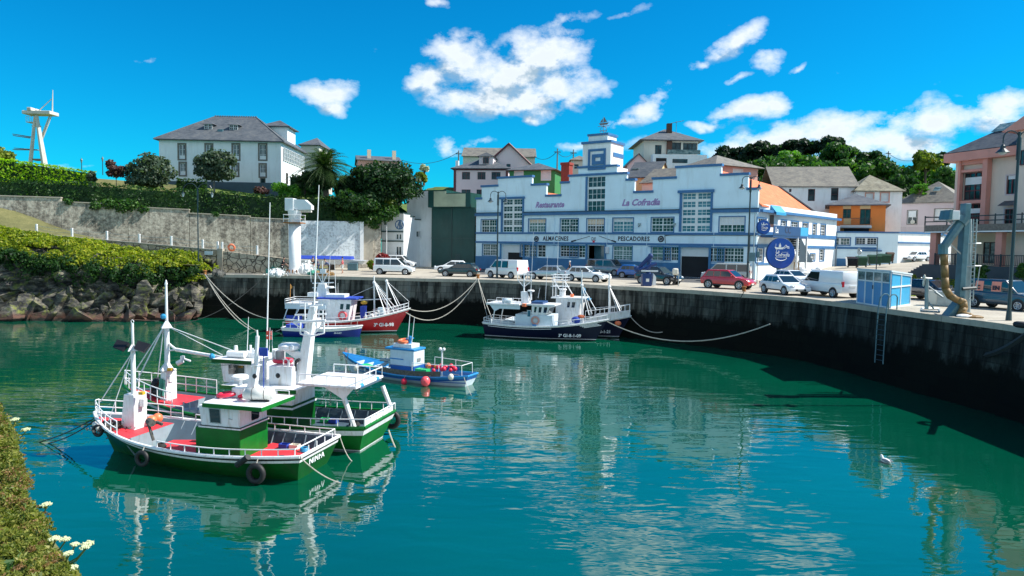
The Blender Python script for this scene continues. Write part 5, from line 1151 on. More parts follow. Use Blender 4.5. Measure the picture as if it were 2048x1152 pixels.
# ---------------- apartment block on the right
P0=pt(1908,400,72); P1=pt(2035,400,66); d=Vector((P1[0]-P0[0],P1[1]-P0[1])).normalized(); P1=(P0[0]+d.x*24,P0[1]+d.y*24)
a=Bld('apartment_block','pink and cream apartment block with slate roof and railed terrace at the right edge','building',P0,P1,6.3)
zt=a.z(1960,318); 
wn=[(1927,345,1969,399),(1922,408,1964,450),(2013,351,2032,388),(2009,418,2027,450),(1922,487,1944,525),(1966,484,1990,527)]
hs=[a.r(*w) for w in wn]; 
xg=a.x(1940,470)
a.zb=4.6; a.body(zt,11,hs,'apartment_wall')
# ground floor cream skin
zs=a.z(1970,462); 
b=MB(a.f); hh=[h for h in hs[4:]]; wallmesh(b,[(0,5.2,a.W,zs-.1)],hh,.04,-.045); b.build('ground_floor_render','cream_wall',a.t)
for i,(w,h) in enumerate(zip(wn,hs)):
    kk=dict(cols=(2,2),rows=(1,2,1),fm='maroon',pm='glass',d=.2,trim='bark_grey',tw=.1) if i<2 else (dict(cols=(1,1),rows=(1,),fm='maroon',d=.15,trim='lilac_wall',tw=.12) if i<4 else dict(cols=(1,1),fm='wood_brown',pm='glass_pale',d=.12))
    window(a.t,a.f,h[0],h[2],h[1],h[3],name='window' if i<4 else 'terrace_door',**kk)
    if i<2: bb=MB(a.f); bb.box(h[0]+.1,h[2]-.1,.1,.14,lerp(h[1],h[3],.56),h[3]-.45); bb.build('roller_blind','shutter',a.t)
    if i==2: bb=MB(a.f); bb.box(h[0]+.1,h[2]-.1,.06,.09,lerp(h[1],h[3],.8),h[3]); bb.build('roller_blind','shutter',a.t)
b=MB(a.f); xp0,xp1,xp2,xp3=a.x(1920,400),a.x(1927,400),a.x(1969,400),a.x(1977,400)
z2=a.z(1948,344); b.box(xp0,xp1-.12,-.5,-.05,zs,zt); b.box(xp2+.12,xp3+.2,-.7,-.05,zs,zt); b.box(xp1-.12,xp2+.12,-.4,-.05,a.z(1948,407),a.z(1948,401)); b.box(xp1-.12,xp2+.12,-.4,-.05,z2,a.z(1948,339)); b.box(xp1-.12,xp2+.12,-.4,-.05,a.z(1948,329),zt)
b.build('pink_pilaster','pink_pillar',a.t)
b=MB(a.f); b.box(-.6,a.W,-1.0,-.75,zt-.1,zt+.75); b.box(-.6,-.35,-.75,11.5,zt-.1,zt+.75); b.box(-.35,a.W,-.75,.2,zt-.1,zt); b.build('eaves','pink_pillar',a.t)
g_=MB(a.f); zr0=zt+.8; h=4.6
g_.add([(-.6,-1.0,zr0),(a.W+6,-1.0,zr0),(a.W+6,5.5,zr0+h),(6.6,5.5,zr0+h),(-.6,12,zr0),(a.W+6,12,zr0)],[(0,1,2,3),(0,3,4),(3,2,5,4),(0,4,5,1)]); g_.build('roof','slate',a.t)
q=a.f.uv(1985,300,1.2); x=q[0]; k=h/6.5; y0_=1.6; b=MB(a.f); b.add([(x-.6,y0_,zr0+k*(y0_+1)+.1),(x+1.2,y0_,zr0+k*(y0_+1)+.1),(x+1.2,y0_+1.3,zr0+k*(y0_+2.3)+.1),(x-.6,y0_+1.3,zr0+k*(y0_+2.3)+.1)],[(0,1,2,3)]); b.build('skylight','glass_pale',a.t)
# projecting gable bay at far right
xb=a.x(2036,300,-1.5); a.box('gable_bay','apartment_wall',xb,xb+6,-1.6,3,5,zt+1.9); MB(a.f).prism([(xb-1,zt+1.9),(xb+7,zt+1.9),(xb+3,zt+4.3)],-2.4,4).build('bay_roof','pink_pillar',a.t)
q=a.r(2042,300,2060,330,-1.6); window(a.t,a.f,q[0],q[2],q[1],q[3],cols=(1,1),fm='maroon',d=-1.7)
q=a.r(2000,404,2036,410,-.6); MB(a.f).prism([(-.9,q[1]),(-.05,q[3]+.15),(-.05,q[3]+.08),(-.9,q[1]-.07)],q[0],q[2],'x').build('window_canopy','slate',a.t)
# terrace / balcony slab with columns
yb=-3.2; x0=a.x(1848,462,yb); xe=a.W-1; zf=a.z(1900,465,yb)
a.box('balcony_slab','bark_grey',x0,xe,yb,-.051,zf,zf+.75); a.box('balcony_edge','plaster_white',x0+.1,xe,yb-.05,yb,zf+.0,zf+.12)
b=MB(a.f); zr=zf+.75
for k in range(2):
    b.box(x0,xe,yb+.05,yb+.14,zr+.3+k*.45,zr+.4+k*.45)
x=x0
while x<xe: b.box(x-.04,x+.04,yb+.04,yb+.13,zr,zr+.95); x+=2.4
b.box(x0,x0+.12,yb,-.1,zr+.8,zr+.9); b.build('balcony_rail','lamp_black',a.t)
zg=a.z(1900,530,yb)
a.box('column','pink_pillar',x0+.5,x0+1.15,yb+.3,yb+.95,5,zf); xq=a.x(1985,500,yb); a.box('column','pink_pillar',xq,xq+.6,yb+.3,yb+.9,zg,zf)
a.box('terrace','trim_dark',x0,xe,yb,-.05,4.6,zg); 
b=MB(a.f); b.box(x0+1.3,xe,yb+.06,yb+.12,zg+1.0,zg+1.08); b.box(x0+1.3,xe,yb+.06,yb+.12,zg+.1,zg+.15); x=x0+1.3
while x<xe: b.box(x-.015,x+.015,yb+.07,yb+.11,zg+.1,zg+1.0); x+=.16
x=x0+1.3
while x<xe: b.box(x-.05,x+.05,yb+.05,yb+.14,zg,zg+1.15); x+=2.2
b.build('terrace_railing','lamp_black',a.t)
b=MB(a.f)
for k in range(6): b.box(x0-.2-k*.32,x0-k*.32+.15,yb+.2,yb+1.8,4.6,zg-.17*k)
b.build('steps','trim_dark',a.t)
AP=a
# ================= vehicles and quayside things
def poly_off(m,pts,y,dy=0): m.add([(x,y+dy,z) for x,z in pts],[tuple(range(len(pts)))])
SPEC={ # L, W, H, belt, lower profile (x from rear 0..1, z), cab (base rear, roof rear, roof front, base front), wheel r, axles
 'hatch':(4.25,1.78,1.48,.92,[(0,.32),(0,.62),(.02,.92),(.70,.90),(.80,.86),(.97,.70),(1,.55),(1,.30)],(.02,.16,.50,.76),.32,(.17,.81)),
 'sedan':(4.5,1.78,1.45,.92,[(0,.34),(0,.66),(.01,.98),(.14,1.0),(.74,.90),(.95,.74),(1,.58),(1,.30)],(.10,.25,.55,.76),.32,(.18,.81)),
 'suv':(4.3,1.84,1.62,1.02,[(0,.38),(0,.72),(.02,1.02),(.72,1.0),(.80,.98),(.96,.84),(1,.62),(1,.34)],(.02,.13,.55,.75),.35,(.17,.81)),
 'smallvan':(4.4,1.8,1.81,1.05,[(0,.34),(0,.9),(.01,1.05),(.76,1.03),(.86,.98),(.98,.78),(1,.6),(1,.32)],(.005,.03,.60,.80),.32,(.17,.81)),
 'van':(4.95,1.92,1.93,1.08,[(0,.36),(0,1.0),(.01,1.08),(.80,1.06),(.90,.98),(.98,.84),(1,.6),(1,.32)],(.004,.02,.68,.86),.34,(.18,.81)),
}
def vehicle(name,label,cat,u,v,head,col,typ,scale=1.0,group='cars parked along the quay',panel=False,z=None,anchor=.5,glassy=True,patch=None,plate=True):
    L,W,H,belt,prof,cab,wr,ax=SPEC[typ]
    L*=scale
    zz=DECK if z is None else z; P=PZ(u,v,zz); P.z+=.006
    t=thing(name,label,cat,P,group); fr=Frame(P,head); X=lambda f:(f-anchor)*L
    hw=W/2
    b=MB(fr); b.prism([(X(x),zv) for x,zv in prof],-hw,hw); 
    body=b.build('body',col,t,bevel=.07,seg=2,smooth=False)
    for p in body.data.polygons: p.use_smooth=True
    c=MB(fr); x0,x1,x2,x3=[X(q) for q in cab]; top=hw-(.20 if typ not in('van','smallvan') else .12); bw=hw-.03; zb=belt-.06
    vs=[(x0,-bw,zb),(x3,-bw,zb),(x2,-top,H),(x1,-top,H),(x0,bw,zb),(x3,bw,zb),(x2,top,H),(x1,top,H)]
    c.add(vs,[(0,1,2,3),(4,7,6,5),(0,3,7,4),(1,5,6,2),(3,2,6,7),(0,4,5,1)]); o=c.build('cabin',col,t,bevel=.06,smooth=True)
    # side glass
    zl=belt+.03; zh=H-.13; 
    def sidey(zv): return lerp(bw,top,(zv-zb)/(H-zb))+.006
    def fx(zv): return lerp(x3,x2,(zv-zb)/(H-zb))
    def bx(zv): return lerp(x0,x1,(zv-zb)/(H-zb))
    xs=[bx(zh)+.16,fx(zh)-.1]; span=xs[1]-xs[0]
    segs=[(0,.28),(.31,.62),(.65,1)] if typ in('hatch','suv','sedan') else [(.0,.34),(.37,.66),(.70,1)]
    if panel: segs=[(.70,1)]
    if panel=='half': segs=[(.37,.66),(.70,1)]
    for sg in (-1,1):
        g=MB(fr)
        for k,(a,bb) in enumerate(segs):
            xa=xs[0]+span*a; xb=xs[0]+span*bb
            xa2=xa-(.22 if a==0 and typ in('hatch','suv','sedan') else 0); xb2=xb+((fx(zl)-fx(zh))*.92 if bb==1 else 0)
            g.add([(xa2,sg*sidey(zl),zl),(xb2,sg*sidey(zl),zl),(xb,sg*sidey(zh),zh),(xa,sg*sidey(zh),zh)],[(0,1,2,3)])
        g.build('side_window','glass_car',t)
        # lower trim strip
        MB(fr).box(X(ax[0])+.42,X(ax[1])-.42,sg*(hw+.004)-.01,sg*(hw+.004)+.01,.30,.40).build('sill','black',t)
        MB(fr).ball((fx(zl)-.28,sg*(hw+.12),zl+.06),(.07,.1,.08),8,5).build('mirror',col if col!='car_white' else 'car_white',t)
        for a in ax:
            xa=X(a); m=MB(fr); m.tube((xa,sg*(hw-.02),wr+.02),(xa,sg*(hw+.006),wr+.02),wr+.075,wr+.075,22); 
            m.build('wheel_arch','black',t)
            w=MB(fr); w.tube((xa,sg*(hw-.2),wr),(xa,sg*(hw+.015),wr),wr,wr,22); ww=w.build('wheel','tyre',t)
            w=MB(fr)
            w.tube((xa,sg*(hw+.0),wr),(xa,sg*(hw+.028),wr),.07,.07,10)
            for q in range(7):
                an=q*2*math.pi/7; w.tube((xa,sg*(hw+.022),wr),(xa+math.cos(an)*wr*.66,sg*(hw+.022),wr+math.sin(an)*wr*.66),.035,.045,5)
            w.torus((xa,sg*(hw+.012),wr),(0,1,0),wr*.66,.03,20,5); w.build('rim','rim_metal',ww)
    # screens
    def screen(xb_,xt_,dirn,nm):
        y0=bw-.14;y1=top-.08; g=MB(fr); d=.012*dirn; z0=zb+.1; f0=lerp(xb_,xt_,(z0-zb)/(H-zb)); f1=lerp(xb_,xt_,(H-.07-zb)/(H-zb))
        g.add([(f0+d,-y0,z0),(f0+d,y0,z0),(f1+d,y1,H-.07),(f1+d,-y1,H-.07)],[(0,1,2,3)]); g.build(nm,'glass_car',t)
    screen(x3,x2,1.6,'windscreen')
    if not panel: screen(x0,x1,-1.6,'rear_window')
    for sg in (-1,1):
        MB(fr).ball((X(.972),sg*(hw-.27),.70 if typ!='van' else .84),(.13,.22,.09),10,6).build('headlight','headlamp',t,smooth=True)
        tl=(.62,.9) if typ in ('hatch','sedan','suv') else (.72,1.2)
        MB(fr).box(X(0)-.015,X(0)+.1,sg*(hw-.02)-(.2 if sg>0 else -.0),sg*(hw-.02)+(.0 if sg>0 else .2),tl[0]+.08,tl[1]).build('tail_light','tail_red',t,bevel=.02)
    g=MB(fr); g.box(X(1)-.03,X(1)+.012,-.45,.45,.34,.5); g.build('grille','black',t,bevel=.02)
    if plate:
        MB(fr).box(X(1)+.012,X(1)+.024,-.26,.26,.42,.53).build('number_plate','plate',t); MB(fr).box(X(0)-.03,X(0)-.005,-.26,.26,.66 if typ!='van' else .8,.77 if typ!='van' else .91).build('number_plate','plate',t)
    if patch:
        for (a,bb,ch) in ((.18,.30,'C'),(.42,.56,'E')):
            q=MB(fr); y=-sidey(zl)-.012; q.add([(X(a),-sidey(zl)-.012,zl+.0),(X(bb),-sidey(zl)-.012,zl+.0),(X(bb),-sidey(zh)-.012,zh),(X(a),-sidey(zh)-.012,zh)],[(0,1,2,3)]); q.build('salmon_panel','salmon_patch',t)
            text(ch+('N' if ch=='E' else ''),.34,'lettering_black',t,fr,X(a)+.08,-sidey(zl)-.02,zl+.1,bold=.015)
    return t
PI=math.pi
vehicle('parked_car','white small family van seen side-on at the foot of the pale stone pier','van',789,549,rad(-3),'car_white','smallvan')
vehicle('parked_van','white van half hidden behind the white family van','van',800,536,rad(-8),'car_white','smallvan',plate=False)
vehicle('parked_car','dark green rounded hatchback facing left in front of the green shed','car',919,553,rad(168),'car_green','hatch')
vehicle('parked_car','white hatchback peeping out behind the dark green one','car',903,545,PI+rad(5),'car_white','hatch')
vehicle('parked_van','white minivan with red tail lights below the double lamp post','van',1013,556,rad(138),'car_white','van',panel='half',scale=.93)
vehicle('parked_car','dark blue car behind the silver saloon by the roller door','car',1092,541,PI-rad(25),'car_navy','hatch')
vehicle('parked_car','silver saloon facing left beside the white minivan','car',1098,559,rad(152),'car_silver','sedan')
vehicle('parked_car','white hatchback with dark alloy wheels facing right on the quay edge','car',1176,563,rad(-36),'car_white','hatch',scale=1.02)
vehicle('parked_van','grey minibus facing right behind the white hatchback with alloys','van',1214,550,rad(-38),'car_grey','van')
vehicle('parked_car','small bright blue car partly hidden by the blue loader crane','car',1268,556,rad(-20),'car_blue','hatch',scale=.85)
vehicle('parked_car','black estate car behind the dark blue loader crane','car',1318,568,rad(-42),'car_black','suv')
vehicle('parked_van','pale grey minibus behind the red car','van',1452,563,PI-rad(24),'car_palegrey','van')
vehicle('parked_car','bright red crossover beside the tall lamp post','car',1456,577,rad(-40),'car_red','suv')
vehicle('parked_car','white hatchback showing its front, right of the red crossover','car',1568,588,rad(-78),'car_white','hatch')
vehicle('parked_car','white estate car just behind the front-facing white hatchback','car',1586,571,rad(-70),'car_white','hatch')
vehicle('parked_van','white panel van seen from behind next to the blue kiosk','van',1656,592,rad(106),'car_white','van',panel=True)
vehicle('parked_car','silver car whose roof shows behind the white panel van','car',1716,575,rad(-80),'car_silver','hatch')
vehicle('parked_car','black saloon between the blue kiosk and the ice chute','car',1862,600,rad(-68),'car_black','sedan',scale=1.02)
vehicle('parked_car','white coupe parked up the slope by the yard wall','car',1830,523,rad(205),'car_white','sedan',z=6.5,plate=False)
vehicle('parked_van','dark blue small van with salmon lettering panels at the right edge','van',2010,618,rad(-68),'car_navy','smallvan',patch=True,scale=.95)
# ---- street lamps
def bell_lamp(name,label,u,v,H=9.0,spread=.78,m='lamp_black',shape='bell',ang=0,rad_=.06,z=None,group='double-armed lamp posts'):
    P=PZ(u,v,DECK if z is None else z); t=thing(name,label,'street lamp',P,group); fr=Frame(P,ang)
    MB(fr).tube((0,0,0),(0,0,H),rad_*1.6,rad_,8).tube((0,0,0),(0,0,.5),rad_*2.4,rad_*1.9,8).tube((0,0,H-1.4),(0,0,H-.3),rad_*1.7,rad_*1.7,8).build('pole',m,t)
    for s_ in (-1,1):
        pts=[(0,0,H-1.0)]+[(s_*(spread/2-math.cos(PI*k/8)*spread/2),0,H-.35+math.sin(PI*k/8)*spread*.5) for k in range(9)]
        a=MB(fr).path(pts,.035,5).tube((s_*spread,0,H-.35),(s_*spread,0,H-.6),.03).build('arm',m,t)
        z0=H-1.05
        if shape=='bell': MB(fr).lathe((s_*spread,0,z0),[(.32,0),(.2,.12),(.12,.2),(.1,.34),(.04,.42)],14).build('lamp_shade',m,t); MB(fr).lathe((s_*spread,0,z0-.12),[(.05,0),(.16,.06),(.22,.125)],12).build('lamp_globe','lamp_glass',t)
        else: MB(fr).lathe((s_*spread,0,z0+.05),[(.06,0),(.15,.3),(.17,.32)],6).build('lantern','lamp_glass',t); MB(fr).lathe((s_*spread,0,z0+.37),[(.2,0),(.06,.16),(.02,.3)],6).build('lamp_shade',m,t)
    return t
bell_lamp('street_lamp','black double-armed lamp post in front of the green shed end of the warehouse',994,557,8.9)
bell_lamp('street_lamp','black double-armed lamp post in front of the red crossover',1494,573,10.0)
bell_lamp('street_lamp','black double-armed lamp post nearest the camera at the right edge',2017,641,9.55,spread=.8)
bell_lamp('street_lamp','thin lamp post with two lanterns above the end of the cliff brambles',397,547,8.9,spread=1.5,shape='lantern',rad_=.05)
bell_lamp('street_lamp','white double-armed lamp post with globe shades on the lawn by the apartment steps',1871,552,4.1,spread=.75,m='white_paint',z=4.9)
def pole(name,label,u,v,vt,r,m,z=DECK,cat='pole',Y=None):
    P=PZ(u,v,z) if Y is None else PY(u,v,Y); _,zt=Frame((0,P.y,0)).uv(u,vt); t=thing(name,label,cat,P); MB(Frame(P)).tube((0,0,0),(0,0,zt-P.z),r,r*.6,7).build('shaft',m,t); return t,zt
def floodpost():
    t,zt=pole('flood_lamp','white post with a small black floodlight by the stepped white building',773,536,449,.07,'white_paint'); P=t.location
    MB(Frame(P)).box(-.35,0,-.1,.1,zt-P.z-.05,zt-P.z+.22).build('floodlight','lamp_black',t,bevel=.03)
floodpost()
t,_=pole('black_post','thin black post standing in front of the green waste containers',1751,568,476,.06,'lamp_black')
# utility poles and wires
def utility():
    tops=[]
    for lab,u,v,vt,Y in (('grey concrete utility pole with a small lamp arm above the green house',1114,345,297,128),('brown wooden utility pole just left of the chimney stack',1146,345,299,130),('dark utility pole at the left end of the long skyline roof',917,335,301,135),('utility pole on the skyline between the hill trees',1776,330,302,175)):
        t,zt=pole('utility_pole',lab,u,v,vt,.16,'bark_grey',cat='pole',Y=Y); P=t.location; MB(Frame(P)).box(-.6,.6,-.05,.05,zt-P.z-.7,zt-P.z-.55).build('crossarm','bark',t); tops.append((u,vt+2,Y))
    a,b,c,d=tops
    for lab,p,q,sag in (('black overhead wire running left from the skyline roof to the magnolia',(917,304,135),(805,321,120),1.2),('overhead wires between the two utility poles',(1114,304,128),(1146,306,130),.8),('overhead wire from the utility pole to the skyline roof',(1114,303,128),(1068,312,135),1.0),('overhead wires over the hilltop on the right',(1776,306,175),(1850,312,160),1.5),('overhead wires left of the hilltop pole',(1776,305,175),(1690,303,185),1.5)):
        A_=PY(*p);B2=PY(*q); mb=MB(); pts=[A_.lerp(B2,k/10)-Vector((0,0,sag*4*(k/10)*(1-k/10))) for k in range(11)]; mb.path(pts,.045,4); tag(mb.build('overhead_wire','black'),lab,'wire')
utility()
# ---- white crane column
def crane():
    P=PZ(590,549,DECK); t=thing('harbour_crane','tall white column crane with a machinery head on the left quay','crane',P); fr=Frame(P,0)
    s=P.y/FPX; H=Frame(P).uv(590,402)[1]
    q=lambda u,v:Frame(P).uv(u,v)
    b=MB(fr); z1=q(590,447)[1]; b.lathe((0,0,0),[(.95,0),(.66,.5),(.60,.8),(.60,z1)],20); b.build('column','white_paint',t,smooth=True)
    b=MB(fr)
    for k in range(12): a=k*PI/6; b.box(math.cos(a)*.8-.05,math.cos(a)*.8+.05,math.sin(a)*.8-.05,math.sin(a)*.8+.05,.0,.55)
    b.build('foot_ribs','rust',t)
    xa,_=q(572,445); xb,_=q(606,445); b=MB(fr); b.box(xa,xb,-.9,.9,z1,z1+.12); b.build('platform','rust',t)
    b=MB(fr); zr=q(590,430)[1]
    for x in (xa+.03,xb-.03): 
        for y in (-.87,.87): b.tube((x,y,z1+.1),(x,y,zr),.03)
    for zz in (zr,(zr+z1)/2+.05):
        b.tube((xa,-.87,zz),(xb,-.87,zz),.03); b.tube((xa,.87,zz),(xb,.87,zz),.03); b.tube((xa,-.87,zz),(xa,.87,zz),.03); b.tube((xb,-.87,zz),(xb,.87,zz),.03)
    b.build('railing','white_paint',t)
    z2=q(590,421)[1]; b=MB(fr); b.lathe((0,0,z1+.12),[(.58,0),(.58,z2-z1-1.0),(.74,z2-z1-.12)],18).build('slew_ring','white_paint',t)
    b=MB(fr); x0,z0=q(573,414); x1,zz=q(590,397); b.box(x0,x1,-.6,.6,z2-.05,zz); b.build('cab_box','white_paint',t,bevel=.04); 
    b=MB(fr); x2,z3=q(625,402); x3=x2; b.prism([(x1,z2+.1),(x1,zz-.1),(q(612,400)[0],z3+.1),(x3,z3-.5),(x3,z3-.9),(q(600,414)[0],z2+.05)],-.5,.5); b.build('jib','white_paint',t)
    b=MB(fr); x,z=q(602,420); b.tube((x,0,z),(x+1.1,0,z),.26,.26,12); b.build('winch','beige_wall',t)
crane()
# ---- ice chute
def chute():
    P=PZ(1921,632,DECK); Yd=P.y; F0=Frame((0,Yd,0)); q=lambda u,v,y=0:(F0.uv(u or 1920,v,y)[0],y,F0.uv(u or 1920,v,y)[1])
    t=thing('ice_chute','tall blue-grey ice loading chute with an ochre flexible hose and ladder','chute',P)
    m=MB(F0); a=q(1917,632); top=q(1929,407); m.prism([(q(1911,620)[0],a[2]),(q(1922,620)[0],a[2]),(q(1937,410)[0],top[2]),(q(1926,410)[0],top[2])],-.25,.25); m.build('main_column','chute_metal',t,bevel=.03)
    m=MB(F0); m.prism([(q(1889,630)[0],a[2]),(q(1924,632)[0],a[2]),(q(1921,592)[0],q(0,592)[2]+0)],-.3,.3); m.build('foot_gusset','chute_metal',t)
    m=MB(F0); m.tube(q(1925,440,-.15),q(1889,492,-.15),.26,.22,8); m.tube(q(1918,446,-.15),q(1926,436,-.15),.36,.36,10); m.tube(q(1886,488,-.15),q(1886,508,-.15),.24,.24,10); m.build('chute_pipe','chute_metal',t)
    m=MB(F0); m.tube(q(1898,486,-.3),q(1922,508,-.1),.04); m.tube(q(1883,473,-.3),q(1912,440,-.3),.04); m.build('stay','galvanised',t)
    m=MB(F0); pts=[q(1887,504,-.15),q(1889,530,-.15),q(1890,555,-.15),q(1891,578,-.2),q(1900,592,-.25),q(1915,600,-.3),q(1926,604,-.4),q(1928,615,-.4),q(1922,628,-.45),q(1940,633,-.9)]
    for i,(c,d) in enumerate(zip(pts,pts[1:])):
        r0=.19
        m.tube(c,d,r0,r0,10); m.ball(d,r0,10,6)
    m.build('hose','hose_ochre',t,smooth=True)
    m=MB(F0); m.ball(q(1932,632,-.8),(.5,.35,.11)); m.build('cloth_wrap','white_paint',t); m=MB(F0); m.ball(q(1950,634,-1),(.45,.3,.1)); m.build('hose_end','hose_ochre',t)
    # lattice pole and ladder
    m=MB(F0); m.tube(q(1932,628,.5),q(1937,438,.5),.22,.16,6)
    m.build('lamp_mast','galvanised',t)
    m=MB(F0); l0,l1=(q(1941,620,.3),q(1949,440,.3)),(q(1947,600,.6),q(1957,440,.6))
    l0=(q(1939,600,.2),q(1947,438,.2)); l1=(q(1946,600,.2),q(1954,438,.2)); m.tube(*l0,.035); m.tube(*l1,.035)
    for k in range(20): a_=Vector(l0[0]).lerp(Vector(l0[1]),k/20); b_=Vector(l1[0]).lerp(Vector(l1[1]),k/20); m.tube(a_,b_,.022,.022,4)
    for vv in (487,532): m.tube(q(1927,vv,.2),q(1962,vv,.2),.04)
    m.tube(q(1960,532,.2),q(1953,580,.2),.025); m.build('ladder','galvanised',t)
    m=MB(F0); m.tube(q(1925,578,-.3),q(1952,576,-.3),.09); m.build('valve_arm','lamp_black',t)
    m=MB(F0); c=q(1899,431,-.3); m.prism([(q(1886,440)[0],q(0,440)[2]),(q(1892,440)[0],q(0,440)[2]),(q(1895,421)[0],q(0,421)[2]),(q(1890,421)[0],q(0,421)[2])],-.5,.4); m.build('hopper_side','chute_metal',t)
    m=MB(F0); a=q(1894,440);b=q(1910,422); m.box(a[0],b[0],-.45,.35,a[2],b[2]); m.build('hopper','white_paint',t,bevel=.03)
    m=MB(F0); m.tube(q(1893,440),q(1912,452),.04); m.build('hopper_arm','galvanised',t)
chute()
def stand():
    P=PZ(1852,628,DECK); F0=Frame((0,P.y,0)); q=lambda u,v,y=0:(F0.uv(u,v,y)[0],y,F0.uv(u,v,y)[1])
    t=thing('hose_stand','grey steel stand with a short boom and pale rag beside the ice chute','stand',P); m=MB(F0)
    m.tube(q(1853,618),q(1854,558),.11,.1,6); m.tube(q(1842,556),q(1864,557),.05); m.tube(q(1842,622,-.4),q(1878,624,-.4),.06); m.tube(q(1844,617,.5),q(1878,618,.5),.06); m.tube(q(1842,622,-.4),q(1844,617,.5),.06); m.tube(q(1878,624,-.4),q(1878,618,.5),.06); m.tube(q(1853,600),q(1868,618),.05); m.tube(q(1856,572),q(1886,594),.04); m.tube(q(1870,584),q(1884,594),.07)
    m.build('frame','galvanised',t); m=MB(F0); m.ball(q(1849,556),(.07,.07,.2)); m.ball(q(1847,566),(.06,.06,.2)); m.build('rag','buoy_white',t)
stand()
def tank():
    P=PZ(1890,612,DECK); fr=Frame(P,rad(-28)); t=thing('metal_tank','grey galvanised tank standing behind the foot of the ice chute','tank',P)
    MB(fr).box(-.9,.9,-.5,.5,.0,.95).build('tank_body','galvanised',t,bevel=.05); MB(fr).box(-1.0,-.5,-.55,.0,.1,1.0).build('side_box','beige_wall',t,bevel=.03)
tank()
# ---- blue kiosk
def kiosk():
    a=PZ(1713,606,DECK); b=PZ(1779,617,DECK); c=PZ(1820,610,DECK)
    t=thing('blue_kiosk','blue panelled kiosk with white frames and sloping roof on the quay edge','kiosk',a)
    f1=frame2(a,b,0); f2=frame2(b,c,0); w1=(b-a).length; w2=(c-b).length; h1=f1.uv(1745,541)[1]-0; h2=f2.ux(1820,550,w2)[1]; 
    h1=f1.uv(1715,541)[1]; h1=max(h1,DECK+2.2)
    def side(f,w,ha,hb,n,pm,win):
        m=MB(f); m.prism([(0,DECK),(w,DECK),(w,hb),(0,ha)],.03,.08); m.build('wall_panel',pm,t)
        m=MB(f)
        for k in range(n+1):
            x=w*k/n; h=lerp(ha,hb,k/n); m.box(max(0,x-.04),min(w,x+.04),-.02,.03,DECK,h)
        m.prism([(0,ha-.09),(w,hb-.09),(w,hb),(0,ha)],-.03,.03); m.box(0,w,-.025,.028,DECK+.0,DECK+.09)
        zz=min(ha,hb)-.62; m.box(0,w,-.025,.028,zz-.08,zz); m.build('frame','white_paint',t)
        if win:
            m=MB(f); m.prism([(.05,zz),(w-.05,zz),(w-.05,hb-.1),(.05,ha-.1)],.018,.029); m.build('window','glass_pale',t)
    side(f1,w1,h1,h1,4,'kiosk_blue',True); side(f2,w2,h1,h2,2,'kiosk_blue_light',False)  # sunward face gets a paler blue copy, the sunlight put into its colour
    # other two walls and roof
    d=a+(c-b); f3=frame2(c,d,0); f4=frame2(d,a,0); side(f3,w1,h2,h2,4,'kiosk_blue',False); side(f4,w2,h2,h1,2,'kiosk_blue_light',False)
    m=MB(); cen=(a+c)/2; up=lambda p,h:(p.x+(p.x-cen.x)*.05,p.y+(p.y-cen.y)*.05,h)
    m.add([up(a,h1+.01),up(b,h1+.01),up(c,h2+.01),up(d,h2+.01),up(a,h1+.1),up(b,h1+.1),up(c,h2+.1),up(d,h2+.1)],[(0,1,2,3),(4,7,6,5),(0,4,5,1),(1,5,6,2),(2,6,7,3),(3,7,4,0)]); m.build('roof','pale_blue_white',t)
    m=MB(f1); m.box(w1*.5-.03,w1*.5+.05,-.05,-.02,DECK+1.05,DECK+1.3); m.build('lock','lamp_black',t)
kiosk()
def ladder():
    P=PZ(1772,619,DECK); t=thing('quay_ladder','steel ladder with hooped handrails going down the quay wall by the kiosk','ladder',P); fr=Frame(P,rad(-72)); m=MB(fr)
    for x in (-.3,.3):
        m.path([(x,.5,-.0),(x,.5,.75),(x,.35,.9),(x,.1,.9),(x,-.15,.7),(x,-.28,0),(x,-.34,-3.2)],.035,6)
    m.build('rails','chute_metal',t); m=MB(fr)
    for k in range(10): m.tube((-.3,-.33,-.3-k*.3),(.3,-.33,-.3-k*.3),.022,.022,5)
    m.build('rungs','lamp_black',t)
ladder()
# ---- blue loader crane on the quay
def loader():
    P=PZ(1294,572,DECK); F0=Frame((0,P.y,0)); q=lambda u,v,y=0:(F0.uv(u or 1294,v,y)[0],y,F0.uv(u or 1294,v,y)[1]); t=thing('loader_crane','dark blue folded knuckle-boom crane on a square base beside the black car','crane',P); fr=Frame((0,P.y,0))
    a=q(1283,571);b=q(1302,547); m=MB(fr); m.box(a[0],b[0],-.45,.45,DECK,b[2]); m.build('base','machine_blue',t,bevel=.04); c=q(1290,563); MB(fr).box(c[0],c[0]+.28,-.46,-.451,c[2],c[2]+.28).build('notice','plate',t)
    m=MB(fr); a=q(1303,568);b=q(1311,549); m.prism([(a[0],DECK+.1),(b[0],DECK+.1),(b[0],b[2]-.2),(a[0]+.1,b[2]+.1)],-.3,.3); m.build('control_box','white_paint',t)
    m=MB(fr); m.tube(q(1298,549),q(1294,539),.2,.18); m.tube(q(1296,545,.1),q(1300,515,.1),.17,.17,6); m.tube(q(1300,513,.1),q(1275,538,.0),.2,.16,6); m.ball(q(1301,512,.1),.24); m.ball(q(1274,538,0),(.3,.2,.28)); m.tube(q(1276,540,-.1),q(1313,527,-.1),.13,.17,6); m.tube(q(1303,530,-.2),q(1290,540,-.2),.12,.12,6); m.build('folded_boom','machine_blue',t)
    m=MB(fr); m.box(q(1281,541)[0],q(1314,541)[0],-.5,-.4,q(0,543)[2],q(0,540)[2]); m.build('stencil_bar','shutter',t)
loader()
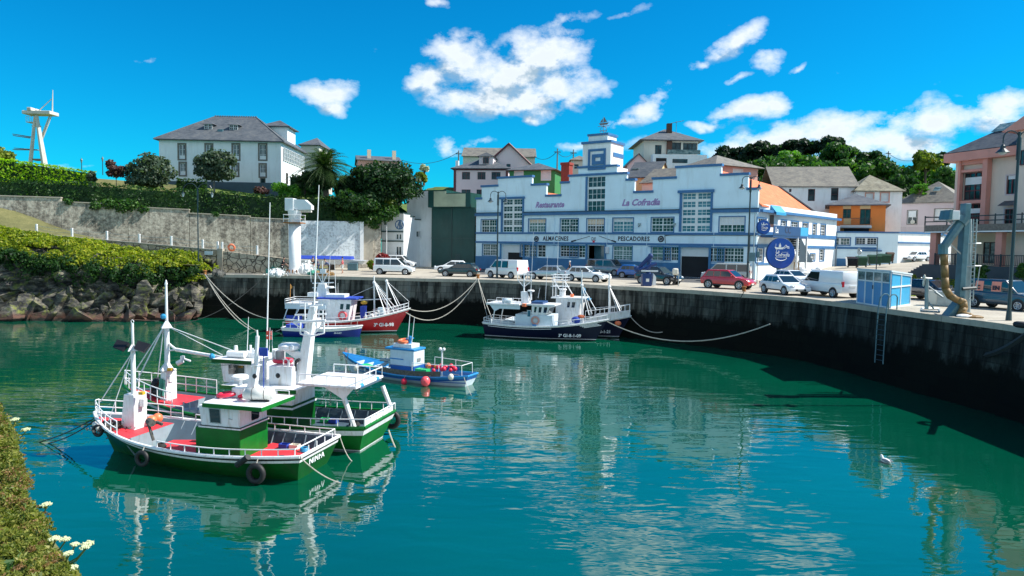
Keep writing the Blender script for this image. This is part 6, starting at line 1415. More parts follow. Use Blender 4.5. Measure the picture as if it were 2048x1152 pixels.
def outboard():
    P=PZ(1350,572,DECK); fr=Frame(P); t=thing('outboard_motor','beige-hooded outboard motor clamped to a small stand behind the black car','motor',P)
    MB(fr).box(-.25,.25,-.2,.25,1.0,1.6).build('hood','buoy_white',t,bevel=.12); MB(fr).tube((0,0,1.0),(0,.05,.2),.11,.08).tube((.0,0,.25),(-.25,0,.2),.07).build('leg','black',t); MB(fr).tube((.3,0,0),(.3,0,1.3),.04).tube((.0,.0,1.0),(.3,0,1.0),.04).build('stand','galvanised',t)
outboard()
# ---- signs, parking meter and signpost by the corner
def cornersign():
    P=PZ(1505,566,DECK); fr=Frame(P); t=thing('sign_post','grey pole with two small dark sign boxes at the warehouse corner','sign',P); MB(fr).tube((0,0,0),(0,0,7.0),.05,.05).tube((.45,0,0),(.45,0,3.6),.04).build('pole','galvanised',t)
    MB(fr).box(-.5,.15,-.1,.1,2.2,3.1).build('signal_box','chute_metal',t,bevel=.03); MB(fr).box(.3,.6,-.1,.1,2.6,3.2).build('signal_box','chute_metal',t,bevel=.03)
cornersign()
def roadsign():
    P=PZ(1716,545,5.0); fr=Frame(P); t=thing('road_sign','small round road sign seen edge-on by the annex','sign',P); MB(fr).tube((0,0,0),(0,0,3.3),.04).build('pole','galvanised',t); MB(fr).tube((0,-.06,2.7),(.1,-.02,2.7),.33,.33,16).box(-.2,.2,-.05,-.02,2.9,3.2).build('sign_plate','galvanised',t)
roadsign()
# ---- waste containers
def bins():
    for i,(u,v,col,lab,w) in enumerate(((1703,535,'car_black','black-lidded waste container at the left of the row',1.3),(1722,534,'dumpster_green','green waste container second in the row by the annex',1.3),(1748,531,'dumpster_green','green ribbed waste container in the middle of the row',1.5),(1768,529,'dumpster_green','green waste container next to the brown bin',1.4),(1779,526,'brown_bin','brown bin at the right end of the row of containers',.8))):
        P=PY(u,v,91.5); fr=Frame(P,rad(-14)); t=thing('waste_container',lab,'container',P,'waste containers by the annex')
        MB(fr).prism([(-w/2+.08,.2),(w/2-.08,.2),(w/2,1.15),(-w/2,1.15)],-.5,.5).build('bin_body',col,t,bevel=.03)
        m=MB(fr)
        for k in range(3): m.box(-w/2+.02,w/2-.02,-.54,-.5,.4+k*.26,.46+k*.26)
        m.build('ribs',col,t); MB(fr).prism([(-.55,1.15),(.55,1.15),(.45,1.32),(0,1.42),(-.45,1.32)],-w/2-.04,w/2+.04,'x').build('lid',col,t)
        for x in (-w/2+.15,w/2-.15): MB(fr).tube((x,-.4,.1),(x,-.3,.1),.1,.1,8).build('wheel','rubber',t)
bins()
# wrapped pile and racks beside the stair
def pile():
    c=PZ(1628,560,DECK); t=thing('plastic_pile','heap of white plastic sheeting under the restaurant stair','pile',c); m=MB(Frame(c)); rr=random.Random(2)
    for i in range(14): m.ball((rr.uniform(-1.4,1.4),rr.uniform(1,3),rr.uniform(.2,1.2)),(rr.uniform(.3,.7),rr.uniform(.3,.5),rr.uniform(.2,.45)),8,5)
    m.build('sheeting','shutter',t); m=MB(Frame(c)); m.tube((-2.2,.5,0),(-2.0,.8,2.0),.06); m.tube((-1.4,.5,0),(-1.6,.8,2.0),.06); m.tube((-2.1,.6,1.2),(-1.5,.6,1.2),.05); m.build('trestle','hose_ochre',t)
pile()
# planting in front of the apartment
def planting():
    gt2=lambda nm,lab,u,v,ru,rv,Y,m_,n,sz,nl,sd,drop: tree(nm,lab,'shrub',tuple(PY(u,v,Y)-Vector((0,0,rv*Y/FPX+drop))),tuple(PY(u,v,Y)),(ru*Y/FPX,ru*Y/FPX*.7,rv*Y/FPX),n,m_,sz,nl,rv*Y/FPX*.55,sd,'bark',.06)
    gt2('garden_shrub','dark green shrub in front of the apartment terrace behind the ladder',1952,538,20,20,60,'leaf_mid',2500,.16,12,90,.2)
    gt2('garden_shrub','green shrub at the right edge under the terrace railing',2046,543,14,16,55,'leaf_mid',1600,.16,10,91,.2)
    gt2('dry_shrub','low dry olive shrub at the foot of the apartment steps',1812,552,24,9,62,'leaf_yellow',1800,.13,10,92,.1)
    gt2('red_cordyline','spiky dark red plant beside the white family van',763,524,13,17,84,'leaf_red',1300,.42,9,93,.4)
    gt2('spiky_plant','thin green spiky plant left of the dark red one',748,528,9,14,86,'leaf_yellow',350,.45,6,94,.4)
planting()
def lawn():
    pts=[PZ(1800,585,DECK+.25),PZ(1850,574,DECK+.3),PZ(1930,568,DECK+.4),PZ(1975,590,DECK+.3),PZ(2100,600,DECK+.3)]; g=MB()
    x0=PZ(1795,560,DECK); 
    g.add([tuple(PZ(1790,583,DECK+.02)),tuple(PZ(1905,590,DECK+.02)),tuple(PZ(2100,606,DECK+.02)),tuple(PZ(2100,560,DECK+.9)),tuple(PZ(1960,552,DECK+.9)),tuple(PZ(1815,552,DECK+.7))],[(0,1,5),(1,4,5),(1,2,4),(2,3,4)])
    tag(g.build('lawn','hill_grass'),kind='structure'); g=MB(); 
    a=PZ(1885,606,DECK);b=PZ(2000,622,DECK); c=PZ(1800,592,DECK); g.prism([(0,0),((b-a).length,0),((b-a).length,.3),(0,.3)],0,.3); o=g.build('low_kerb_wall','bark_grey',fr=Frame(tuple(PZ(1900,592,DECK)),math.atan2(b.y-a.y,b.x-a.x))); tag(o,'low dark stone kerb wall in front of the apartment lawn','wall')
    rng=np.random.default_rng(8); P=[]
    for i in range(5000):
        u=rng.uniform(1800,2090);v=rng.uniform(556,592); p=PZ(u,v,DECK+.05+.8*(592-v)/36); P.append(tuple(p))
    tag(leafmesh('grass','x' and np.array(P),.14,'grass_blades',up=0,rng=rng),'short sunlit grass below the apartment terrace','grass',kind='stuff')
lawn()
# ---- people, skinned figures
def person(label,u,v,head,top,legs,pose='stand',z=DECK,hat=None,H=1.72):
    P=PZ(u,v,z); fr=Frame(P,head); k=H/1.72; t=thing('person',label,'person',P)
    lean={'stand':0,'bend':.75,'lean':.3}[pose]; hip=Vector((0,0,.92)); ch=hip+Vector((math.sin(lean)*.42,0,math.cos(lean)*.42)); nk=hip+Vector((math.sin(lean)*.56,0,math.cos(lean)*.56)); hd=nk+Vector((math.sin(lean)*.2+.02,0,math.cos(lean*.6)*.2))
    def skin(name,verts,edges,radii,m,par,root=0):
        me=bpy.data.meshes.new(name); me.from_pydata([fr.w(Vector(v)*k)-rootloc(par) for v in verts],edges,[]); me.materials.append(mat(m)); o=bpy.data.objects.new(name,me); COL.objects.link(o); o.parent=par
        md=o.modifiers.new('skin','SKIN'); 
        for i,r in enumerate(radii): me.skin_vertices[0].data[i].radius=(r[0]*k,r[1]*k) if isinstance(r,tuple) else (r*k,r*k)
        me.skin_vertices[0].data[root].use_root=True
        o.modifiers.new('sub','SUBSURF').levels=1; o.modifiers['sub'].render_levels=2; md.use_smooth_shade=True; return o
    arm=.55 if pose!='stand' else .25
    sh=[ch+Vector((0,s*.19,.04)) for s in (-1,1)]; el=[p+Vector((arm*.3+.03,s*.05,-.28)) for p,s in zip(sh,(-1,1))]; wr_=[p+Vector((arm*.45+.1,-s*.03,-.22)) for p,s in zip(el,(-1,1))]; hn=[p+Vector((.04,0,-.1)) for p in wr_]
    kn=[Vector((.04,s*.11,.50)) for s in (-1,1)]; an=[Vector((-.02+.06*s,s*.12,.08)) for s in (-1,1)]; toe=[p+Vector((.15,0,-.04)) for p in an]; hj=[Vector((0,s*.10,.88)) for s in (-1,1)]
    V=[hip,ch,nk,hd,hd+Vector((0.01,0,.09))]; E=[(0,1),(1,2),(2,3),(3,4)]; Rr=[(.13,.10),(.15,.10),.05,.085,.07]
    for i in range(2):
        b0=len(V); V+=[sh[i],el[i],wr_[i],hn[i]]; E+=[(1,b0),(b0,b0+1),(b0+1,b0+2),(b0+2,b0+3)]; Rr+=[.055,.042,.03,.035]
        b0=len(V); V+=[hj[i],kn[i],an[i],toe[i]]; E+=[(0,b0),(b0,b0+1),(b0+1,b0+2),(b0+2,b0+3)]; Rr+=[.08,.058,.04,.035]
    skin('body',V,E,Rr,'skin',t)
    V=[hip+Vector((0,0,.04)),ch,nk-Vector((0,0,.03))]+[x for i in range(2) for x in (sh[i],el[i])]; skin('shirt',V,[(0,1),(1,2),(1,3),(3,4),(1,5),(5,6)],[(.15,.115),(.17,.12),.06,.075,.058,.075,.058],top,t,1)
    V=[hip]+[x for i in range(2) for x in (hj[i],kn[i],an[i]+Vector((0,0,.03)))]; n=[(0,1),(1,2),(2,3),(0,4),(4,5),(5,6)]
    if legs[1]: V=[hip]+[x for i in range(2) for x in (hj[i],kn[i])]; n=[(0,1),(1,2),(0,3),(3,4)]
    skin('trousers',V,n,[(.145,.115)]+([.095,.075,.06]*2 if not legs[1] else [.1,.085]*2),legs[0],t)
    h=MB(fr); c=(hd+Vector((-.02,0,.1)))*k; h.ball(tuple(c),(.105*k,.1*k,.095*k),10,6); h.build('hair' if not hat else 'cap',hat or 'black',t,smooth=True)
person('person in dark clothes bending over just left of the white crane column',564,548,rad(0),'cloth_dark',('cloth_dark',0),'lean')
person('person in dark top and white trousers right of the crane column',626,547,rad(-90),'cloth_dark',('cloth_white',0))
person('person with grey-blue top and dark cap beside the hauled-out boat',637,546,rad(200),'cloth_blue',('cloth_blue',0),'lean')
person('person in dark clothes stooping over the nets',659,548,rad(180),'cloth_blue',('cloth_dark',0),'bend')
person('person in a pink-red shirt and pale shorts standing alone on the left quay',685,547,rad(200),'cloth_pink',('cloth_white',1))
person('person with a white helmet behind the silver saloon',1139,556,rad(180),'cloth_dark',('cloth_dark',0),hat='cloth_white')
# ---- nets, boxes and a boat on the quay behind the crane
def netpile(label,u,v,w,h,m,seed,n=900,z=DECK):
    c=PZ(u,v,z); rng=np.random.default_rng(seed); t=thing('net_pile',label,'nets',c); b=MB(Frame(c)); rr=random.Random(seed)
    for i in range(7): b.ball((rr.uniform(-w,w)*.6,rr.uniform(-.5,.6),h*.3),(w*rr.uniform(.3,.6),.5,h*rr.uniform(.4,.8)),9,5)
    b.build('heap',m,t); P=rng.normal(size=(n,3))*np.array((w*.42,.4,h*.3))+np.array((c.x,c.y,c.z+h*.4)); P[:,2]=np.maximum(P[:,2],c.z+.02); leafmesh('mesh_folds',P,.13,m,t,rng=rng)
netpile('heap of grey and white nets at the foot of the crane column',556,551,.75,.6,'cloth_white',1)
netpile('heap of greenish nets left of the grey nets',548,548,.7,.7,'net_green',2,500)
netpile('tall pile of white sacks topped by a green net just right of the column',612,549,.9,1.2,'cloth_white',3)
netpile('pale nets spread behind the dark-clothed people',634,550,.8,.5,'net_green',4,500)
netpile('brown nets beside the stooping person',648,551,1.0,.5,'hose_ochre',5,500)
netpile('pale green net heap with turquoise folds right of the grey dinghy',450,543,1.1,.35,'net_green',6,700)
netpile('tangle of dark ropes hanging on the quay edge left of the column',437,552,.5,.7,'net_dark',7,400)
def box_(name,label,cat,u,v,w,d,h,m,head=0,z=DECK,off=0): P=PZ(u,v,z); o=MB(Frame(P,head)).box(-w/2,w/2,-d/2,d/2,off,off+h).build(name,m,bevel=.04); tag(o,label,cat)
box_('blue_box','blue plastic fish box on the quay under the rubble wall','box',452,541,1.5,.8,.55,'canvas_blue')
box_('white_tub','white tub with a teal lid behind the nets','tub',607,541,1.4,1.0,1.3,'cloth_white')
box_('grey_block','grey box at the foot of the quay wall beside the crane','box',706,541,1.2,.8,.9,'chute_metal')
def dryboat():
    c=PZ(672,541,DECK); t=thing('hauled_out_boat','white boat with a blue cover propped up behind the people on the quay','boat',c); fr=Frame((c.x,c.y+2,DECK),rad(-2)); m=MB(fr)
    m.add([(-6,-1,1.35),(3.4,-1,1.25),(3.0,-.6,.75),(-6,-.6,.6),(-6,1,1.35),(3.4,1,1.25),(3.0,.6,.75),(-6,.6,.6)],[(0,1,2,3),(4,7,6,5),(3,2,6,7),(1,5,6,2),(0,3,7,4)]); m.build('hull','shutter',t)
    m=MB(fr); m.prism([(-1.02,1.36),(1.02,1.36),(.5,1.75),(-.5,1.75)],-6,1.6,'x'); m.build('cover','canvas_blue',t); m=MB(fr)
    for x in (-4.5,-1,2): m.box(x-.1,x+.1,-.8,.8,0,.7)
    m.build('trestle','bark',t)
dryboat()
def dinghy_on_quay():
    c=PZ(413,546,DECK); t=thing('grey_dinghy','small grey dinghy with a green ball standing by the rubble wall','dinghy',c); fr=Frame(c); m=MB(fr); m.add([(-.9,-.5,.75),(1.1,-.5,.6),(.8,-.35,.1),(-.8,-.35,.1),(-.9,.5,.75),(1.1,.5,.6),(.8,.35,.1),(-.8,.35,.1)],[(0,1,2,3),(4,7,6,5),(3,2,6,7),(1,5,6,2),(0,3,7,4)]); m.build('hull','galvanised',t); MB(fr).ball((-.75,-.3,1.0),.24).build('green_ball','dumpster_green' and 'net_green',t,smooth=True)
    P=PZ(419,532,DECK); x,z=lw.uv(419,506); o=MB(lw).box(x-.45,x+.45,-.24,-.205,z-.2,z+.2).build('notice_plate','pale_blue_white'); tag(o,'small pale notice plate on the rubble wall above the grey dinghy','sign')
dinghy_on_quay()
# mooring iron and bollards
def bollard(label,u,v): P=PZ(u,v,DECK); o=MB(Frame(P)).lathe((0,0,0),[(.16,0),(.13,.25),(.2,.33),(.2,.42),(.02,.46)],12).build('bollard','rust'); tag(o,label,'bollard','mooring bollards on the quay edge')
bollard('rusty mooring bollard with ropes below the dark green car',956,557); bollard('rusty mooring bollard wrapped in ropes beside the tall lamp post',1488,583); bollard('rusty mooring bollard at the left quay corner by the thin lamp post',410,549)
# ================= boats
class Hull:
    def __init__(s,t,fr,L,B,zs,zm,zb,st=.82,rake=.9,tr=.12,tm=.35,near=1,e0=.25,e1=1.1,pw=2.5):
        s.t=t; s.f=fr; s.L=L; s.B=B; s.zs=zs; s.zm=zm; s.zb=zb; s.st=st; s.rake=rake; s.tr=tr; s.tm=tm; s.near=near; s.e0=e0; s.e1=e1; s.pw=pw; s.N=30
    def sheer(s,t): 
        return s.zm+(s.zs-s.zm)*max(0,(s.tm-t)/s.tm)**2+(s.zb-s.zm)*max(0,(t-s.tm)/(1-s.tm))**2.0
    def hb(s,t):
        a=s.st+(1-s.st)*math.sin(math.pi/2*min(1,t/.4)); 
        if t>.42: a*=max(0,1-((t-.42)/.58)**s.pw)
        return s.B/2*a
    def p(s,t,k,side,off=0,zz=None):
        zt=s.sheer(t); z=-.45+(zt+.45)*k; e=s.e0+(s.e1-s.e0)*t**2.4; g=max(0.0,k)**e
        kk=1-k; x=lerp(-s.tr+s.tr*1.0*kk*1.6,s.L-s.rake*kk**.9,t)
        return (x,side*(s.hb(t)*g+off),z if zz is None else zz)
    def kz(s,t,z): return (z+.45)/(s.sheer(t)+.45)
    def band(s,name,m,z0=None,z1=None,k0=None,k1=None,off=0,label=None,transom=True,parent=None):
        """strip of the shell between two heights; z given from the sheer when negative"""
        b=MB(s.f); n=s.N; K=8
        def kk(t,a,z): 
            if a is not None: return a
            if isinstance(z,str): return s.kz(t,s.sheer(t)+float(z))
            return s.kz(t,z)
        for side in (-1,1):
            rows=[]
            for i in range(n+1):
                t=i/n; a=kk(t,k0,z0); c=kk(t,k1,z1); rows.append([s.p(t,lerp(a,c,j/K),side,off) for j in range(K+1)])
            for i in range(n):
                for j in range(K): b.quad(rows[i][j],rows[i+1][j],rows[i+1][j+1],rows[i][j+1])
        if transom:
            a=kk(0,k0,z0); c=kk(0,k1,z1); 
            for j in range(K):
                q=[s.p(0,lerp(a,c,(j+d)/K),sd,off) for d,sd in ((0,-1),(0,1),(1,1),(1,-1))]; q=[(x-off,y,z) for x,y,z in q]; b.quad(*q)
        return b.build(name,m,parent or s.t,smooth=False,label=label)
    def line(s,dz,off,ts,side): return [s.p(t,1,side,off,s.sheer(t)+dz) for t in ts]
    def rail_cap(s,name,m,r=.05,dz=0,off=0):
        b=MB(s.f); ts=[i/40 for i in range(41)]
        for side in (-1,1): b.path(s.line(dz,off,ts,side),r,6)
        b.tube(s.p(0,1,-1,off,s.sheer(0)+dz),s.p(0,1,1,off,s.sheer(0)+dz),r); return b.build(name,m,s.t)
    def inner(s,m,wt=.1,dz=.6,name='bulwark'):
        b=MB(s.f); n=s.N; K=4
        def q(t,z):
            k=max(0,s.kz(t,z)); w=s.hb(t)*k**(s.e0+(s.e1-s.e0)*t**2.4); x=s.p(t,k,1)[0]; return (x-(wt if t>.97 else 0),max(.015,w-wt),z)
        for side in (-1,1):
            for i in range(n):
                t0,t1=i/n,(i+1)/n
                for j in range(K):
                    a=[q(t0,s.sheer(t0)-dz*j/K),q(t1,s.sheer(t1)-dz*j/K),q(t1,s.sheer(t1)-dz*(j+1)/K),q(t0,s.sheer(t0)-dz*(j+1)/K)]
                    b.quad(*[(x,side*y,z) for x,y,z in a])
                a,c=q(t0,s.sheer(t0)),q(t1,s.sheer(t1)); b.quad(s.p(t0,1,side),s.p(t1,1,side),(c[0],side*c[1],c[2]),(a[0],side*a[1],a[2]))
        g_=[(max(.02,s.hb(0)*max(0,s.kz(0,z_))**s.e0-.05),z_,s.p(0,max(0,s.kz(0,z_)),1)[0]+.04) for z_ in (s.sheer(0)-dz,s.sheer(0)-dz*.5,s.sheer(0)-.01)]
        for a,c in zip(g_,g_[1:]): b.quad((a[2],-a[0],a[1]),(a[2],a[0],a[1]),(c[2],c[0],c[1]),(c[2],-c[0],c[1]))
        return b.build(name,m,s.t)
    def deck(s,name,m,t0,t1,z,bulk=None,wt=.1):
        """z: number or function of t; follows the plan of the hull"""
        b=MB(s.f); n=16; Z=z if callable(z) else (lambda t:z); rows=[]
        for i in range(n+1):
            t=lerp(t0,t1,i/n); x=s.p(t,max(0,s.kz(t,Z(t))),1)[0]+.01; h=max(.01,min(s.hb(t)-wt+.02,s.hb(t)*max(.0,s.kz(t,Z(t)))**(s.e0+(s.e1-s.e0)*t**2.4)-.02)); rows.append((x,h,Z(t)))
        for a,c in zip(rows,rows[1:]): b.quad((a[0],-a[1],a[2]),(c[0],-c[1],c[2]),(c[0],c[1],c[2]),(a[0],a[1],a[2]))
        o=b.build(name,m,s.t)
        if bulk:
            x,h,zz=rows[0]; g_=[(max(.02,s.hb(t0)*max(0,s.kz(t0,z_))**(s.e0+(s.e1-s.e0)*t0**2.4)-.06),z_) for z_ in (bulk,lerp(bulk,zz,.5),zz-.01)]
            MB(s.f).prism([(y_,z_) for y_,z_ in g_]+[(-y_,z_) for y_,z_ in g_[::-1]],x-.02,x+.03,'x').build('bulkhead','bulkhead_grey',s.t)
        return o
    def railing(s,t0,t1,h,sides=(-1,1),m='white_paint',rails=1,n=8,r=.022,off=-.04,close_stern=False,name='railing',lift=0):
        b=MB(s.f); ts=[lerp(t0,t1,i/24) for i in range(25)]
        for side in sides:
            for q in range(rails):
                hh=h*(1-q*.5); pts=s.line(hh+lift,off,ts,side); b.path(pts,r,5)
            for i in range(n+1): t=lerp(t0,t1,i/n); b.tube(s.p(t,1,side,off,s.sheer(t)),s.p(t,1,side,off,s.sheer(t)+h+lift),r*.9,n=5)
        if close_stern:
            for q in range(rails): b.tube(s.p(t0,1,-1,off,s.sheer(t0)+h*(1-q*.5)),s.p(t0,1,1,off,s.sheer(t0)+h*(1-q*.5)),r)
            for i in range(1,5): y=lerp(-s.hb(0),s.hb(0),i/5); b.tube((s.p(0,1,1)[0],y,s.sheer(0)),(s.p(0,1,1)[0],y,s.sheer(0)+h),r*.9,n=5)
        return b.build(name,m,s.t)
    def lettering(s,txt,t0,k,size,side,m='lettering_white',bold=.008,off=.03,dt=.12,**kw):
        # written along the shell, reading left to right for someone outside
        a=Vector(s.f.w(s.p(t0,k,side,off))); c=Vector(s.f.w(s.p(t0+dt,k,side,off)))
        if side*1>0: a,c=c,a       # keep reading direction
        d=(c-a); d.z=0
        fr=Frame((a.x,a.y,a.z-size*.35),math.atan2(d.y,d.x)); return text(txt,size,m,s.t,fr,0,0,0,bold=bold,extr=.02,**kw)
def boat(name,label,o,ang,L,B,*a,**k):
    fr=Frame((o[0],o[1],0),ang); t=thing(name,label,'boat',(o[0],o[1],0)); return t,fr,Hull(t,fr,L,B,*a,**k)
def house_(h,name,x0,x1,y0,y1,z0,z1,m,front=0,back=0,bevel=.03,par=None):
    """deckhouse; front/back = how far the top leans"""
    b=MB(h.f); b.add([(x0,y0,z0),(x1,y0,z0),(x1,y1,z0),(x0,y1,z0),(x0+back,y0,z1),(x1+front,y0,z1),(x1+front,y1,z1),(x0+back,y1,z1)],[(0,3,2,1),(4,5,6,7),(0,1,5,4),(1,2,6,5),(2,3,7,6),(3,0,4,7)])
    return b.build(name,m,par or h.t,bevel=bevel)
def pane_y(h,x0,x1,z0,z1,y,sg,fm='white_paint',pm='glass_car',sl=0,name='window',rim=.035):
    b=MB(h.f); b.add([(x0-rim,y+sg*.012,z0-rim),(x1+rim,y+sg*.012,z0-rim),(x1+rim+sl,y+sg*.012,z1+rim),(x0-rim+sl*.6,y+sg*.012,z1+rim)],[(0,1,2,3)]); o=b.build(name,fm,h.t)
    b=MB(h.f); b.add([(x0,y+sg*.02,z0),(x1,y+sg*.02,z0),(x1+sl,y+sg*.02,z1),(x0+sl*.6,y+sg*.02,z1)],[(0,1,2,3)]); b.build('pane',pm,o); return o
def pane_x(h,x,y0,y1,z0,z1,sg,lean=0,pm='glass_car',fm='boot_dark'):
    b=MB(h.f); b.add([(x+sg*.012,y0,z0),(x+sg*.012,y1,z0),(x+lean+sg*.012,y1,z1),(x+lean+sg*.012,y0,z1)],[(0,1,2,3)]); o=b.build('window',fm,h.t)
    b=MB(h.f); e=.03; b.add([(x+sg*.02,y0+e,z0+e),(x+sg*.02,y1-e,z0+e),(x+lean+sg*.02,y1-e,z1-e),(x+lean+sg*.02,y0+e,z1-e)],[(0,1,2,3)]); b.build('pane',pm,o)
def tyre(h,t,side,r=.33,dz=-.45,lab=None):
    c=h.p(t,1,side,.16,h.sheer(t)+dz); o=MB(h.f).torus(c,(.0,1,0),r,r*.36,22,9).build('tyre_fender','rubber',h.t,smooth=True)
    MB(h.f).tube(h.p(t,1,side,.02,h.sheer(t)+.05),(c[0],c[1],c[2]+r),.02).build('lanyard','rope',o)
def antennas(h,L_,m='white_paint'):
    for (a,b,r) in L_: MB(h.f).tube(a,b,r,r*.45,5).build('antenna',m,h.t)
def radar(h,c,r=.32,hh=.2,m='boat_white'):
    MB(h.f).lathe((c[0],c[1],c[2]),[(r*.7,0),(r,hh*.25),(r,hh*.75),(r*.8,hh)],18).build('radar',m,h.t,smooth=False)
# ---------- green boat with the name on its transom
t,fr,h=boat('fishing_boat','near green fishing boat with red decks, a green-roofed wheelhouse and lettered transom',(-6.75,23.72),math.atan2(.245,-.97),9.15,3.5,.90,.78,1.36,st=.76,rake=1.1,tr=.28,tm=.35,e0=.3,e1=1.0,pw=2.7)
h.band('hull','hull_green',k0=0,z1='-.20'); h.band('white_band','boat_white',z0='-.20',z1='-.11',off=.012); h.band('green_line','boot_dark',z0='-.11',z1='0',off=.006)
h.rail_cap('gunwale','boat_white',.06,.02); h.inner('deck_grey_blue',.1,.75)
q=lambda u,v,y=0:(fr.uv(u,v,y)[0],y,fr.uv(u,v,y)[1])
xf=q(247,851,1.15)[0]; tf=xf/9.1
h.deck('foredeck','red_deck',tf,.985,lambda t:h.sheer(t)-.12,bulk=.2); h.deck('well_deck','red_deck',.30,tf,.34); h.deck('aft_deck','red_deck',0.012,.30,.40)
ya=.72; xa=q(480,865,ya)[0]; yfar=fr.ux(536,850,xa)[0]; xw=q(403,862,ya)[0]; zg=fr.uv(480,861,ya)[1]; zr=fr.uv(480,817,ya)[1]
house_(h,'wheelhouse_base',xa,xw+.25,yfar,ya,.12,zg,'hull_green_bright'); house_(h,'wheelhouse',xa+.02,xw+.02,yfar+.02,ya-.02,zg+.05,zr,'boat_white',front=.12); b=MB(fr); b.box(xa-.03,xw+.1,yfar-.03,ya+.03,zg,zg+.05); b.build('white_strip','boat_white',t)
b=MB(fr); b.box(xa-.015,xw+.06,yfar-.015,ya+.015,zg+.05,zg+.075); b.build('dark_line','boot_dark',t)
pane_y(h,q(440,830,ya)[0],q(421,830,ya)[0],zg+.2,zr-.1,ya-.02,1,sl=.05,fm='galvanised'); 
b=MB(fr); x0,x1=q(479,840,ya)[0]+.05,q(454,840,ya)[0]; b.box(x0,x1,ya-.03,ya+.006,zg+.1,zr-.05); b.build('door','boat_white',t,bevel=.01); b=MB(fr); b.tube((x1-.08,ya+.02,zg+.38),(x1-.22,ya+.02,zg+.36),.015); b.build('door_handle','galvanised',t)
pane_x(h,xa+.02,lerp(ya,yfar,.42),lerp(ya,yfar,.66),zg+.17,zr-.1,-1)
xr0=q(523,814,ya+.22)[0]; xr1=q(399,803,ya+.22)[0]; b=MB(fr); b.add([(xr0,yfar-.2,zr),(xr1-.25,yfar-.2,zr),(xr1,yfar+.1,zr),(xr1,ya,zr),(xr1-.1,ya+.22,zr),(xr0,ya+.22,zr)],[(0,1,2,3,4,5)]); v0=list(b.v); b.v=[]; b.f=[]; b.prism([(x,y) for x,y,z in v0],zr,zr+.13,'z'); b.build('roof_edge','hull_green_bright',t)
b=MB(fr); b.prism([(lerp(x,(xr0+xr1)/2,.02),lerp(y,0,.03)) for x,y,z in v0],zr+.131,zr+.145,'z'); b.build('roof','boat_white',t)
zt=zr+.15
# raised aft part of the roof, canister, lifebuoy, tilted mast
house_(h,'roof_locker',q(500,790,-.3)[0],q(470,790,-.3)[0],-.9,-.1,zt,zt+.35,'boat_white',par=t); b=MB(fr); c=q(519,792,.1); b.tube((c[0]-.42,.0,zt+.26),(c[0]+.42,.25,zt+.26),.21,.21,14); b.ball((c[0]-.42,.0,zt+.26),(.1,.2,.2)); b.ball((c[0]+.42,.25,zt+.26),(.1,.2,.2)); o=b.build('life_raft_canister','cream_canister',t,smooth=True)
b=MB(fr); 
for dx in (-.2,.2): b.torus((c[0]+dx,.12+dx*.3,zt+.26),(1,.3,0),.215,.012,14,4)
b.box(c[0]-.35,c[0]+.35,.05,.15,zt,zt+.07)
b.build('canister_strap','black',o)
c=q(447,801,.1); b=MB(fr).torus((c[0],-.1,zt+.1),(0.1,0,1),.3,.07,20,7).build('lifebuoy','buoy_red',t,smooth=True); b=MB(fr); b.tube((c[0]-.5,-.1,zt+.05),(c[0]-.9,.1,zt+.2),.07); b.build('red_float','buoy_red',t)
c0=q(503,779,-.35); b=MB(fr); top=q(512,731,-.35); b.add([(c0[0]-.14,-.45,zt),(c0[0]+.2,-.45,zt),(top[0]+.1,-.42,top[2]),(top[0]-.12,-.42,top[2]),(c0[0]-.14,-.2,zt),(c0[0]+.2,-.2,zt),(top[0]+.1,-.26,top[2]),(top[0]-.12,-.26,top[2])],[(0,1,2,3),(4,7,6,5),(0,4,5,1),(1,5,6,2),(2,6,7,3),(3,7,4,0)]); b.tube((top[0],-.35,top[2]-.05),q(515,672,-.35),.075,.07,8); b.tube(q(515,672,-.35),q(514,660,-.35),.03); b.box(top[0]-.15,top[0]+.13,-.47,-.22,top[2],top[2]+.03); b.build('tilted_mast','boat_white',t)
c=q(527,704,-.4); MB(fr).box(c[0]-.17,c[0]+.17,-.42,-.38,c[2]-.15,c[2]+.15).tube((c[0],-.4,c[2]-.15),(c[0],-.4,zt),.015).build('blue_panel','canvas_blue',t)
b=MB(fr); b.ball(q(515,760,-.35)[:1]+(-.18,top[2]-.35),(.09,.05,.09),12,7); b.build('porthole','black',t)
radar(h,(q(480,742,-.6)[0],-.6,zt+.55),.3,.17); MB(fr).tube((q(480,742,-.6)[0],-.6,zt),(q(480,742,-.6)[0],-.6,zt+.55),.09).build('radar_pedestal','boat_white',t)
# foremast house and mast
c=q(268,833,.25); zd=h.sheer(.8)-.12; xm=c[0]; x1=q(240,828,.25)[0]; yb_=fr.ux(294,822,xm)[0]; ztop=fr.uv(268,790,.25)[1]
house_(h,'mast_house',xm,x1,yb_,.25,zd-.05,ztop,'boat_white',front=-.18,bevel=.02); b=MB(fr); b.box(xm-.2,xm+.0,lerp(yb_,.25,.3),lerp(yb_,.25,.6),lerp(zd,ztop,.62),lerp(zd,ztop,.85)); b.build('mast_locker','boat_white',t,bevel=.02)
b=MB(fr); mx=xm+.12; z1=fr.uv(272,697,.1)[1]; z2=fr.uv(273,646,.1)[1]; b.tube((mx,.12,ztop-.9),(mx,.12,z1),.085,.08,10); b.tube((mx,.12,z1),(mx,.12,z2),.05,.045,8); b.torus((mx,.12,z2+.05),(0,1,0),.06,.015,12,5); b.lathe((mx,.12,z1-.1),[(.09,0),(.24,.02),(.06,.25)],4); b.build('mast','boat_white',t)
MB(fr).box(mx-.5,mx-.32,.1,.25,ztop+.02,ztop+.12).build('deck_lamp','yellow_paint',t)
